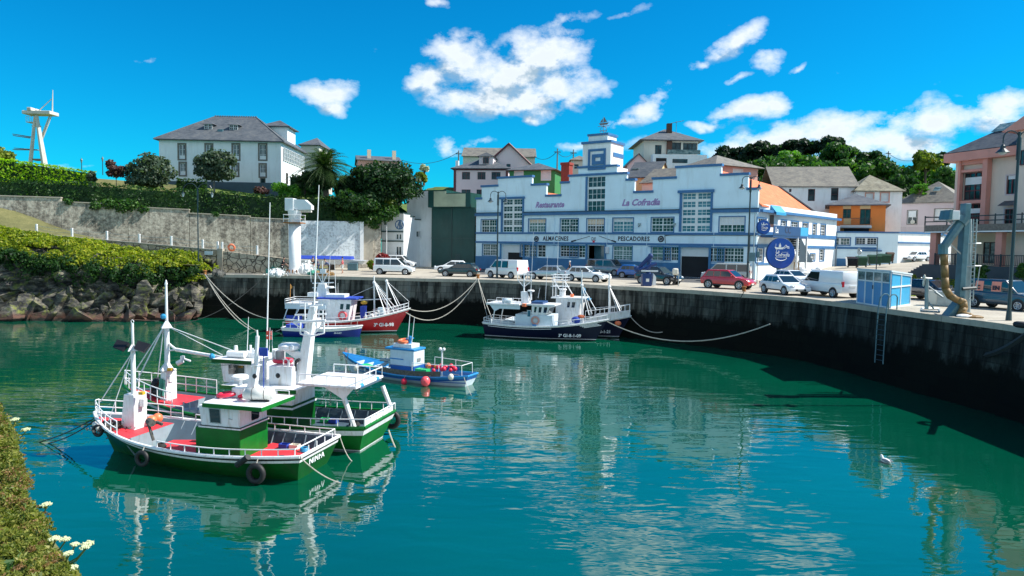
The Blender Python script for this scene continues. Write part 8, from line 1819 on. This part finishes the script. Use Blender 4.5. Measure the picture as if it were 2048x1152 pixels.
radar(r4,(mx+.7,0,zt+.9),.35,.16); antennas(r4,[(q(656,590,0),q(661,500,0),.03),(q(672,590,0),q(669,520,0),.03),(q(676,592,.2),q(676,566,.2),.02),(q(588,606,-.5),q(588,572,-.5),.02)])
b=MB(f4); a=q(580,606,.3); b.tube(a,q(581,568,.3),.02); b.add([q(581,568,.3),q(585,574,.3),q(581,579,.3)],[(0,1,2)]); b.build('pennant','flag_orange',t4)
b=MB(f4); fx_=q(749,620,0)[0]; zf_=q(748,552,0)[2]; b.tube((fx_,0,1.2),(fx_-.05,0,zf_),.08,.06,8); b.ball((fx_-.05,0,q(748,565,0)[2]),.14,8,6); ax=q(775,620,0)[0]; z3=q(772,562,0)[2]; b.tube((ax,0,1.6),(ax-.1,0,z3),.09,.07,8); b.ball((ax-.1,0,z3),.14,8,6)
for sy in (-.9,.9): b.tube((fx_,0,zf_-.6),(fx_+1.2,sy,1.7),.04); b.tube((fx_,0,zf_-.6),(fx_+1.9,sy*.9,1.9),.04); b.tube((ax-.1,0,z3),(ax+1.0,sy*.6,2.4),.04)
b.tube((ax-.1,0,z3),(r4.L-.1,0,2.75),.02); b.tube((fx_,0,zf_-.5),(ax-.1,0,z3-1.2),.03); b.tube((fx_,0,zf_-.9),(q(704,592,0)[0],0,q(0,592,0)[2]),.015); b.tube((q(710,600,0)[0],0,q(0,600,0)[2]),(ax+.3,0,q(0,596,0)[2]),.05); b.build('foremast','boat_white',t4)
r4.railing(.66,.985,.55,rails=2,n=9,r=.028); r4.railing(.2,.62,.35,rails=1,n=6,r=.02)
b=MB(f4); b.path([r4.p(.985,1,s_,-.04,r4.sheer(1)+.55) for s_ in (-1,1)],.025); b.build('bow_rail','white_paint',t4)
b=MB(f4)
for i in range(12): b.ball((rr.uniform(q(715,630,0)[0],q(770,630,0)[0]),rr.uniform(-1,.9),rr.uniform(1.25,1.9)),(rr.uniform(.12,.3),.2,rr.uniform(.12,.28)),7,5)
b.build('deck_gear','cream_canister',t4); MB(f4).ball(q(728,605,0),(.3,.25,.18)).build('yellow_bag','yellow_paint',t4); MB(f4).box(q(723,620,0)[0],q(732,620,0)[0],-.5,.3,1.2,2.3).build('blue_crate','canvas_blue',t4); MB(f4).box(q(760,620,0)[0],q(771,620,0)[0],-1.0,-.4,1.5,2.25).build('pale_box','pale_blue_white',t4,bevel=.03)
r4.lettering('3ª GI-8-98',.76,.62,.42,-1,off=.08,bold=.012); tyre(r4,.55,-1,.3,-.75); tyre(r4,.6,-1,.3,-.8)
# small blue launch alongside
t5,f5,l5=boat('launch','low dark blue launch with white topsides lying alongside the red trawler',(-19.0,58.9),rad(-3),6.5,2.2,.72,.68,.95,st=.9,rake=.35,tr=.1,e0=.3,e1=.7,pw=3.2)
l5.band('hull','hull_blue',k0=0,z1='-.22'); l5.band('white_band','boat_white',z0='-.22',z1='0',off=.012); l5.rail_cap('gunwale','boat_white',.05,.02); l5.inner('deck_grey_blue',.1,.3); l5.deck('deck','boat_white',.02,.97,lambda t:l5.sheer(t)-.05); l5.railing(.02,.6,.5,n=6,r=.02)
house_(l5,'console',1.8,2.8,-.5,.5,.7,1.5,'boat_white'); b=MB(f5); b.box(.2,1.6,-.8,.8,.72,1.0); b.build('stern_locker','canvas_blue',t5,bevel=.03); l5.lettering('GI-4-07',.68,.7,.2,-1,off=.03,bold=.004)
# navy pair
def navy(label,o,ang,L,B,zb,reg,px,white_bow,light='sky_blue_paint'):
    t,f,h=boat('fishing_boat',label,o,ang,L,B,1.25,1.12,zb,st=.86,rake=1.3,tr=.1,tm=.33,e0=.3,e1=.95,pw=2.4); q=lambda u,v,y=0:(f.uv(u or px,v,y)[0],y,f.uv(u or px,v,y)[1])
    h.band('hull','hull_navy',z0=.16,z1='-.1'); h.band('waterline','boat_white',z0=.11,z1=.16,off=.006); h.band('underwater_hull','boot_dark',k0=0,z1=.11); h.band('white_line','boat_white',z0='-.1',z1='0',off=.008)
    b=MB(f)
    for side in (-1,1): b.path([h.p(i/40,1,side,.02,h.sheer(i/40)-.2) for i in range(2,24)],.025,4)
    b.build('pinstripe','boat_white',t); h.rail_cap('gunwale','boat_white',.045,.03); h.inner('pale_blue_white',.1,.55); h.deck('deck','deck_grey_blue',.015,.97,lambda t:h.sheer(t)-.45)
    return t,f,h,q
A1=math.atan2(-.285,.958)
t7,f7,h7,q=navy('navy fishing boat with a high white bow bulwark lying between its twin and the quay',(-.1,63.3),A1,10.9,3.3,1.95,'3ª AV-3-1-21',1140,True)
b=MB(f7); ts=[.62+.37*i/12 for i in range(13)]
for side in (-1,1):
    for a,c in zip(ts,ts[1:]): e=lambda t:.55*sm(.62,.72,t); b.quad(h7.p(a,1,side,.0),h7.p(c,1,side,.0),h7.p(c,1,side,.1,h7.sheer(c)+e(c)),h7.p(a,1,side,.1,h7.sheer(a)+e(a))); b.quad(h7.p(a,1,side,-.06),h7.p(c,1,side,-.06),h7.p(c,1,side,.04,h7.sheer(c)+e(c)),h7.p(a,1,side,.04,h7.sheer(a)+e(a)))
b.build('bow_bulwark','boat_white',t7); h7.railing(.66,.985,.5,n=9,r=.028,lift=.55,off=.06)
x0,x1=q(1112,600,-1)[0],q(1163,600,-1)[0]; zt=q(1130,597,-1)[2]; house_(h7,'wheelhouse',x0,x1-.4,-1.1,1.1,.5,zt,'boat_white',front=.4); b=MB(f7); b.box(x0-.4,x1+.3,-1.25,1.25,zt,zt+.1); b.build('wheelhouse_roof','boat_white',t7)
for u0,u1 in ((1134,1139),(1143,1149)): pane_y(h7,q(u0,610,-1.1)[0],q(u1,610,-1.1)[0],q(0,615,-1.1)[2],q(0,604,-1.1)[2],-1.1,-1,sl=.07)
for k in range(3): pane_x(h7,x1-.25,-.95+k*.65,-.45+k*.65,zt-.75,zt-.25,1,.12)
b=MB(f7); gx=q(1108,590,0)[0]; gx2=q(1128,590,0)[0]; zA=zt+.1; zB=q(1115,560,0)[2]; zC=q(1115,549,0)[2]
for x_ in (gx,gx2):
    for y_ in (-.5,.5): b.tube((x_,y_,zA),(x_,y_,zC),.035)
for zz in (zB,zC,(zB+zC)/2,zA+.9): b.tube((gx-.2,-.5,zz),(gx2+.4,-.5,zz),.035); b.tube((gx-.2,.5,zz),(gx2+.4,.5,zz),.035); b.tube((gx,-.5,zz),(gx,.5,zz),.03)
b.tube((gx2,0,zB),(gx2+.9,0,zA),.05); b.tube((gx,0,zB-.1),(gx+.9,0,zA),.05); b.build('gantry','white_paint',t7); radar(h7,(q(1126,580,-.2)[0],-.2,q(0,581,0)[2]),.33,.16); MB(f7).box(q(1120,590,0)[0],q(1130,590,0)[0],-.3,.3,zA,q(0,583,0)[2]).build('radar_stand','boat_white',t7,bevel=.05)
MB(f7).tube(q(1144,594,-.3),q(1144,588,-.3),.16,.16,10).build('orange_drum','buoy_orange',t7)
fx=q(1219,620,0)[0]; zf=q(1217,546,0)[2]; b=MB(f7); b.tube((fx,0,1.0),(fx-.1,0,zf),.1,.06,8); b.ball((fx-.05,0,q(0,571,0)[2]),.15,8,6); tp=(fx-.05,0,q(0,571,0)[2])
for (u,v,y) in ((1243,619,-.5),(1236,624,.6),(1240,622,-.9),(1222,628,.4)): b.tube(tp,q(u,v,y),.035)
b.build('foremast','boat_white',t7); antennas(h7,[(q(1091,600,0),q(1095,512,0),.03),(q(1113,596,0),q(1117,466,0),.03)])
h7.lettering('3ª AV-3-1-21',.72,.55,.36,-1,off=.06,bold=.008,dt=.15); MB(f7).ball(h7.p(.93,.80,-1,.28),(.3,.2,.22)).build('orange_fender','buoy_orange',t7,smooth=True)
t6,f6,h6=None,None,None
t6,f6,h6,q=navy('navy fishing boat nearest the camera on the quay side, with a pale blue stern canopy',(-2.0,60.9),A1,10.5,3.2,1.85,'',1075,False)
x0,x1=q(1031,630,-1.05)[0],q(1103,630,-1.05)[0]; zt=q(1070,611,-1.05)[2]; house_(h6,'wheelhouse_lower',x0,x1+.1,-1.1,1.1,.45,q(0,630,-1.05)[2],'pale_blue_white'); x2=q(1063,620,-1.05)[0]; house_(h6,'wheelhouse',x2,x1-.5,-1.05,1.05,q(0,630,-1.05)[2],zt,'boat_white',front=.4); b=MB(f6); b.box(x2-.9,x1+.3,-1.2,1.2,zt,zt+.12); b.build('wheelhouse_roof','boat_white',t6); b=MB(f6); b.box(x2-.1,x1-.8,-.9,.9,zt+.12,zt+.3); b.build('roof_box','sign_navy',t6)
for u0,u1 in ((1068,1072),(1077,1082),(1087,1093)): pane_y(h6,q(u0,618,-1.05)[0],q(u1,618,-1.05)[0],q(0,625,-1.05)[2],q(0,614,-1.05)[2],-1.05,-1,sl=.08)
for k in range(3): pane_x(h6,x1-.36,-.9+k*.62,-.4+k*.62,zt-.72,zt-.22,1,.15)
pane_y(h6,q(1055,628,-1.1)[0],q(1061,628,-1.1)[0],q(0,634,-1.1)[2],q(0,622,-1.1)[2],-1.1,-1,pm='glass_blue'); MB(f6).torus((q(1071,641,-1.1)[0],-1.2,q(0,641,-1.1)[2]),(0,1,0),.3,.08,20,7).build('lifebuoy','salmon_wall',t6,smooth=True); MB(f6).box(q(1066,650,-1.1)[0],q(1074,650,-1.1)[0],-1.3,-1.12,1.0,1.3).build('blue_box','sky_blue_paint',t6)
cx0,cx1=q(973,611,-1.2)[0],q(1033,611,-1.2)[0]; zc=q(1000,610,-1.2)[2]; b=MB(f6); b.box(cx0,cx1+.3,-1.35,1.35,zc,zc+.16); b.build('stern_canopy','boat_white',t6,bevel=.03); MB(f6).prism([(cx0+.3,zc),(cx1+.3,zc),(cx1+.3,zc-.3),(cx0+1.2,zc-.3),(cx0+.75,zc-.55)],-1.25,-1.15).build('canopy_cheek','awning_blue' and 'pale_blue_white',t6)
b=MB(f6)
for y_ in (-1.2,1.2): b.tube((cx0+.75,y_,zc-.4),(cx0+.5,y_,.95),.05)
b.build('canopy_post','boat_white',t6); b=MB(f6)
for y_ in (-1.3,1.3): 
    b.tube((cx0+.1,y_,zc+.42),(cx1,y_,zc+.42),.02)
    for k in range(6): b.tube((lerp(cx0+.1,cx1,k/5),y_,zc+.1),(lerp(cx0+.1,cx1,k/5),y_,zc+.42),.02)
b.build('canopy_rail','white_paint',t6); b=MB(f6); c=q(1028,608,-1.0); b.tube((c[0]-1.0,-1.0,zc+.35),(c[0]-.2,-1.0,zc+.35),.22,.22,12); b.build('life_raft_canister','pale_blue_white',t6,smooth=True); MB(f6).tube(q(1049,613,-1.1),q(1049,607,-1.1),.22,.22,10).build('orange_drum','buoy_orange',t6)
b=MB(f6); mx=q(1050,600,0)[0]; z0=zt+.1; z1=q(1050,583,0)[2]; b.add([(mx-.25,-.3,z0),(mx+.5,-.3,z0),(mx+.15,-.2,z1),(mx-.35,-.2,z1),(mx-.25,.3,z0),(mx+.5,.3,z0),(mx+.15,.2,z1),(mx-.35,.2,z1)],[(0,1,2,3),(4,7,6,5),(0,4,5,1),(1,5,6,2),(2,6,7,3),(3,7,4,0)]); b.build('mast_casing','boat_white',t6,bevel=.03)
b=MB(f6); zz=q(1049,560,0)[2]; b.tube((mx-.1,0,z1),(mx-.1,0,zz+.6),.07); b.tube((mx-.7,0,zz),(mx+.6,0,zz),.04); b.tube((mx-.1,0,zz-.6),(mx-.7,0,zz),.035); b.tube((mx-.1,0,zz-.6),(mx+.6,0,zz),.035); b.tube((mx-.65,0,zz+.45),(mx+.7,0,zz+.45),.035)
for dx in (-.6,-.3,.3,.6): b.tube((mx-.1+dx,0,zz),(mx-.1+dx,0,zz+.45),.03)
b.build('gantry','white_paint',t6); radar(h6,(q(1062,583,0)[0],0,q(0,584,0)[2]),.3,.16); MB(f6).tube(q(1062,600,0),q(1062,584,0),.1).build('radar_post','boat_white',t6)
antennas(h6,[(q(1061,600,.1),q(1067,465,.1),.03),(q(1076,596,.2),q(1080,575,.2),.025)])
fx=q(1166,630,0)[0]; zf=q(1160,540,0)[2]; tp=(fx-.15,0,q(0,568,0)[2]); b=MB(f6); b.tube((fx,0,.9),(fx-.2,0,zf),.09,.05,8); b.ball(tp,.14,8,6)
for (u,v,y) in ((1192,620,-.5),(1184,628,.5),(1178,630,-.8)): b.tube(tp,q(u,v,y),.04)
b.build('foremast','boat_white',t6); MB(f6).ball(q(1168,582,0),(.15,.1,.3)).ball(q(1178,598,0),(.2,.1,.12)).build('blue_flag','awning_blue',t6)
h6.railing(.6,.99,.42,n=8,r=.026); h6.railing(.01,.28,.45,rails=2,n=5,r=.02,close_stern=True); h6.lettering('3ª GI-8-1-09',.66,.52,.38,-1,off=.06,bold=.008,dt=.15)
b=MB(f6)
for k in range(3):
    ts=[.80+.02*k+.13*i/6 for i in range(7)]; pts=[h6.p(t_,.93-.05*k,-1,.02) for t_ in ts]
    for a,c in zip(pts,pts[1:]): b.quad(a,c,(c[0],c[1],c[2]-.06),(a[0],a[1],a[2]-.06))
b.build('bow_stripes','boat_white',t6); b=MB(f6)
for i in range(6): b.ball((rr.uniform(6.6,8.4),rr.uniform(-.7,.6),rr.uniform(.95,1.2)),(.25,.2,.2),7,5)
b.build('deck_gear','cream_canister',t6); MB(f6).ball(q(1162,633,-.6),(.3,.2,.16)).build('orange_bag','buoy_orange',t6); MB(f6).ball(q(1152,640,-.8),(.4,.3,.3)).build('blue_tarp','canvas_blue',t6)
# ================= ropes, gull, foreground
def rope(label,a,b,sag,r=.035,m='rope',n=16):
    a=Vector(a);b=Vector(b); g=MB(); g.path([a.lerp(b,k/n)-Vector((0,0,sag*4*(k/n)*(1-k/n))) for k in range(n+1)],r,5); o=g.build('mooring_rope',m); tag(o,label,'rope'); return o
bowA=fr.w(h.p(.99,1,1)); 
rope('dark mooring rope from the bow of the near green boat into the water',fr.w(h.p(.98,1,1,0,h.sheer(.98)-.1)),PZ(72,886,-.05),.1,.022,'dark_rope')
rope('second dark rope running from the near green bow into the water',fr.w(h.p(.96,1,1,0,h.sheer(.98)-.1)),PZ(90,888,-.05),.15,.022,'dark_rope')
rope('pale stern rope hanging from the lettered transom into the water',fr.w(h.p(0,1,1,0,h.sheer(0)+.02)),PZ(690,968,-.05),.15,.02)
rope('pale rope from the near boat\'s far quarter down towards the canopy boat',fr.w(h.p(0,1,-1,0,h.sheer(0)+.02)),PZ(715,925,-.05),.3,.02)
rope('frayed rope from the canopy boat\'s transom into the water',f2.w((-.3,-.9,.35)),PZ(793,900,-.05),.05,.03)
Rd=lambda u,v,z:PZ(u,v,z)
bl=PZ(410,549,DECK+.3); bm=PZ(956,557,DECK+.3); br=PZ(1488,583,DECK+.3)
stD=f4.w(r4.p(0,1,-1)); boD=f4.w(r4.p(.99,1,-1)); 
rope('long slack rope from the left quay bollard to the red trawler\'s stern',bl,stD,1.2); rope('lower slack rope from the left quay corner towards the red trawler',bl,f4.w(r4.p(0,.6,-1)),2.4); rope('rope from the left quay corner dipping into the water',bl,PZ(520,665,-.1),.8)
rope('rope crossing from the quay edge by the crane down to the cliff foot',PZ(529,552,DECK),PZ(330,650,0),1.2,.03,'dark_rope')
rope('white rope from the red trawler\'s bow to the bollard below the green car',boD,bm,1.25,.04); rope('second, slacker white rope from the red bow to the same bollard',f4.w(r4.p(.98,.9,-1)),bm,2.0,.04)
rope('stern line of the nearer navy boat up to the bollard',f6.w(h6.p(0,1,1)),bm,.2); rope('second stern line of the navy pair',f6.w(h6.p(.06,1,-1)),bm,.1,.025)
rope('long white rope sagging from the nearer navy bow to the right quay wall',f6.w(h6.p(.99,.95,1)),PZ(1540,648,2.6),1.45,.045)
rope('white bow rope of the farther navy boat into the shadow of the wall',f7.w(h7.p(.99,1,1)),PZ(1325,664,.8),.5,.04); rope('dark rope hanging from the bollard beside the lamp post',br,PZ(1460,612,3.2),.3,.03,'dark_rope')
rope('bow rope of the open boat slanting to the canopy boat',f3.w(c3.p(.98,1,1)),f2.w((1.2,-1.2,1.6)),.3,.02,'dark_rope'); rope('second bow rope of the open boat',f3.w(c3.p(.97,1,-1)),f2.w((2.2,-1.2,1.6)),.3,.02,'dark_rope')
rope('thin rope from the open boat\'s stern into the water',f3.w(c3.p(.02,1,1)),PZ(948,800,-.1),.1,.015)
rope('heavy black hawser hanging over the quay edge at the lower right',PZ(2062,662,DECK+.1),PZ(1940,712,2.4),.35,.13,'dark_rope')
def bag():
    o=MB().ball(tuple(PZ(1998,676,3.35)),(.2,.2,.22)).build('cloth_bundle','pale_blue_white',smooth=True); tag(o,'pale cloth bundle tied round the heavy black hawser','bundle')
bag()
tyr=MB().torus(tuple(PZ(2050,650,DECK+.16)),(.05,.0,1),.33,.14,18,8).build('tyre','rubber',smooth=True); tag(tyr,'black tyre lying on the quay edge at the far right','tyre')
def gull():
    c=PZ(1771,925,0); t=thing('seagull','small white seagull floating alone on the water at lower right','seagull',c); f=Frame(c,rad(110)); b=MB(f)
    b.ball((0,0,.07),(.22,.1,.09),12,8); b.ball((.19,0,.2),(.06,.05,.055),10,7); b.tube((.12,0,.1),(.18,0,.2),.05,.04,8); b.build('body','feather_white',t,smooth=True)
    b=MB(f); b.ball((-.06,.07,.1),(.2,.035,.06),10,6); b.ball((-.06,-.07,.1),(.2,.035,.06),10,6); b.add([(-.2,.03,.11),(-.36,0,.13),(-.2,-.03,.11)],[(0,1,2)]); b.build('wings','feather_grey',t,smooth=True); MB(f).tube((.24,0,.195),(.31,0,.18),.015,.004,6).build('beak','yellow_paint',t)
gull()
# foreground bank with wild plants
def fore():
    rng=np.random.default_rng(42); E=[(0,823),(14,842),(30,868),(36,900),(42,930),(58,960),(50,985),(66,1020),(90,1045),(88,1075),(108,1110),(150,1150),(175,1200),(260,1330)]
    def ue(v):
        for (u0,v0),(u1,v1) in zip(E,E[1:]):
            if v0<=v<=v1: return lerp(u0,u1,(v-v0)/(v1-v0))
        return 0
    # ground of the bank: a slope falling away under the plants
    g=MB(); xs_=[-16+i*.5 for i in range(27)]; ys_=[.6+i*.5 for i in range(26)]
    def hh(x,y): return min(7.0,4.95-.12*y - max(0,(x+5.2)+ (y-5)*.55)*1.35 + .15*noise.noise((x,y,0)))
    g.v=[(x,y,hh(x,y)) for y in ys_ for x in xs_]; nx=len(xs_)
    g.f=[(j*nx+i,j*nx+i+1,(j+1)*nx+i+1,(j+1)*nx+i) for j in range(len(ys_)-1) for i in range(nx-1)]
    tag(g.build('bank','soil',smooth=True),kind='structure')
    P=[];Q=[];N=[]; T=[]
    for i in range(620):
        v=rng.uniform(815,1330); e=ue(v)-15; u=e-abs(rng.normal())*70-8 if i>190 else e-rng.uniform(4,16); Yd=lerp(10.0,4.6,(v-815)/400)+rng.uniform(-.3,.3)
        if u<-260: continue
        c=np.array(tuple(PY(u,v,Yd))); r=rng.uniform(.07,.16)*Yd/7
        n=230; d=rng.normal(size=(n,3)); d/=np.linalg.norm(d,axis=1)[:,None]; pts=c+d*r*rng.uniform(.4,1,size=(n,1))*np.array((1,1,.6)); (Q if rng.random()<.22 else P).append(pts)
        T.append((c,r))
    o=leafmesh('foliage_clump',np.concatenate(P),.021,'leaf_fore',up=.4,asp=2.8,rng=rng); tag(o,'mass of ochre-green wild plants on the bank at the lower left corner','plants',kind='stuff')
    o=leafmesh('seed_heads',np.concatenate(Q),.017,'leaf_fore_red',up=.4,asp=1.3,rng=rng); tag(o,'rust-pink seed heads mixed through the bank plants','plants',kind='stuff')
    # blades of grass
    M=[]; n=16000; v=rng.uniform(830,1330,n); k=rng.uniform(size=n); e=np.array([ue(x) for x in v]); u=e-6-k*190
    Yd=10.0+(4.6-10.0)*(v-815)/400+.15; pts=np.array([tuple(PY(a,b,c)) for a,b,c in zip(u,v,Yd)]); o=leafmesh('grass_blades',pts,.035,'grass_blades',up=0,asp=5,rng=rng); tag(o,'dry green grass blades between the bank plants','grass',kind='stuff')
    # taller sprigs with round seed heads breaking the outline
    sp=MB(); H1=[];H2=[]
    for i in range(150):
        v=rng.uniform(825,1200); e=ue(v); Yd=lerp(10.0,4.6,(v-815)/400)+rng.uniform(-.5,.2); u=e+rng.uniform(-70,6); a=PY(u-rng.uniform(10,30),v+rng.uniform(20,60),Yd); b=PY(u,v,Yd); sp.path([a,a.lerp(b,.5)+Vector((.01,0,.01)),b],.004,4)
        for k in range(rng.integers(3,7)):
            q=b+Vector((rng.normal()*.05,rng.normal()*.04,rng.normal()*.025)); sp.tube(b-Vector((0,0,.04)),q,.002,.002,3,False); n=34; d=rng.normal(size=(n,3)); d/=np.linalg.norm(d,axis=1)[:,None]; (H1 if i%3 else H2).append(np.array(tuple(q))+d*.022*rng.uniform(.3,1,size=(n,1))*np.array((1,1,.6)))
    tag(sp.build('sprigs','stem_green'),'thin branching sprigs rising out of the bank plants','plants',kind='stuff')
    tag(leafmesh('sprig_heads',np.concatenate(H1),.013,'leaf_fore',up=.3,asp=1.3,rng=rng),'small green-yellow seed heads on the sprigs','plants',kind='stuff'); tag(leafmesh('rust_heads',np.concatenate(H2),.013,'leaf_fore_red',up=.3,asp=1.3,rng=rng),'small rust-coloured seed heads on the sprigs','plants',kind='stuff')
    B_=[]
    for i in range(2600):
        v=rng.uniform(830,1330); u=ue(v)-15-abs(rng.normal())*60; Yd=lerp(10.0,4.6,(v-815)/400)-.12; B_.append(tuple(PY(u,v,Yd)))
    tag(leafmesh('broad_leaves',np.array(B_),.055,'leaf_mid',up=.5,asp=1.7,rng=rng),'scattered broader green leaves on the bank','plants',kind='stuff')
    stems=MB()
    for c,r in T[::2]: stems.tube(tuple(c),(c[0]-.1,c[1]+.05,c[2]-.5),.006,.008,4,False)
    o=stems.build('stems','stem_green'); tag(o,'tangle of thin stems under the seed heads','plants',kind='stuff')
fore()
def umbel(u,v,Yd,r,lab,seed,su,sv):
    c=PY(u,v,Yd); root=PY(su,sv,Yd+.1); t=thing('umbel_flower',lab,'flower',root,'white umbel flowers over the water'); rr=random.Random(seed)
    b=MB(); mid=c.lerp(root,.45)+Vector((.02,0,-.03)); b.path([root,mid,c-Vector((0,0,r*.7))],.007,5)
    rays=[]
    for k in range(16): a=k*2.4; q=r*math.sqrt((k+.5)/16); p=c+Vector((math.cos(a)*q,math.sin(a)*q,-.12*q+rr.uniform(-.006,.006))); rays.append(p); b.tube(c-Vector((0,0,r*.7)),p,.0025,.002,4,False)
    b.build('stem','stem_green',t); f=MB()
    for p in rays:
        for j in range(7): f.ball((p.x+rr.uniform(-.014,.014),p.y+rr.uniform(-.014,.014),p.z+rr.uniform(-.004,.008)),rr.uniform(.005,.009),5,3)
    f.build('florets','flower_white',t)
us=[(93,1008,7,.10,'lone white umbel flower standing highest over the water',70,1045),(110,1076,6,.09,'white umbel flower low on the left of the cluster',88,1105),(130,1078,6,.08,'white umbel flower in the middle of the cluster',95,1110),(150,1088,5.8,.055,'small white umbel flower below the middle of the cluster',110,1130),(176,1086,5.8,.08,'white umbel flower reaching furthest right',120,1135),(171,1094,5.7,.06,'white umbel flower just under the furthest right one',120,1138),(137,1106,5.6,.06,'white umbel flower hanging lowest by the water',112,1140),(145,1134,5.4,.08,'yellowish umbel flower near the bottom edge',120,1155),(30,838,9.5,.12,'greenish umbel flower at the top of the bank',12,870),(52,858,9.3,.1,'dry umbel head leaning right from the top of the bank',20,890)]
for i,(u,v,y,r,lab,su,sv) in enumerate(us): umbel(u,v,y,r*.46,lab,i,su,sv)
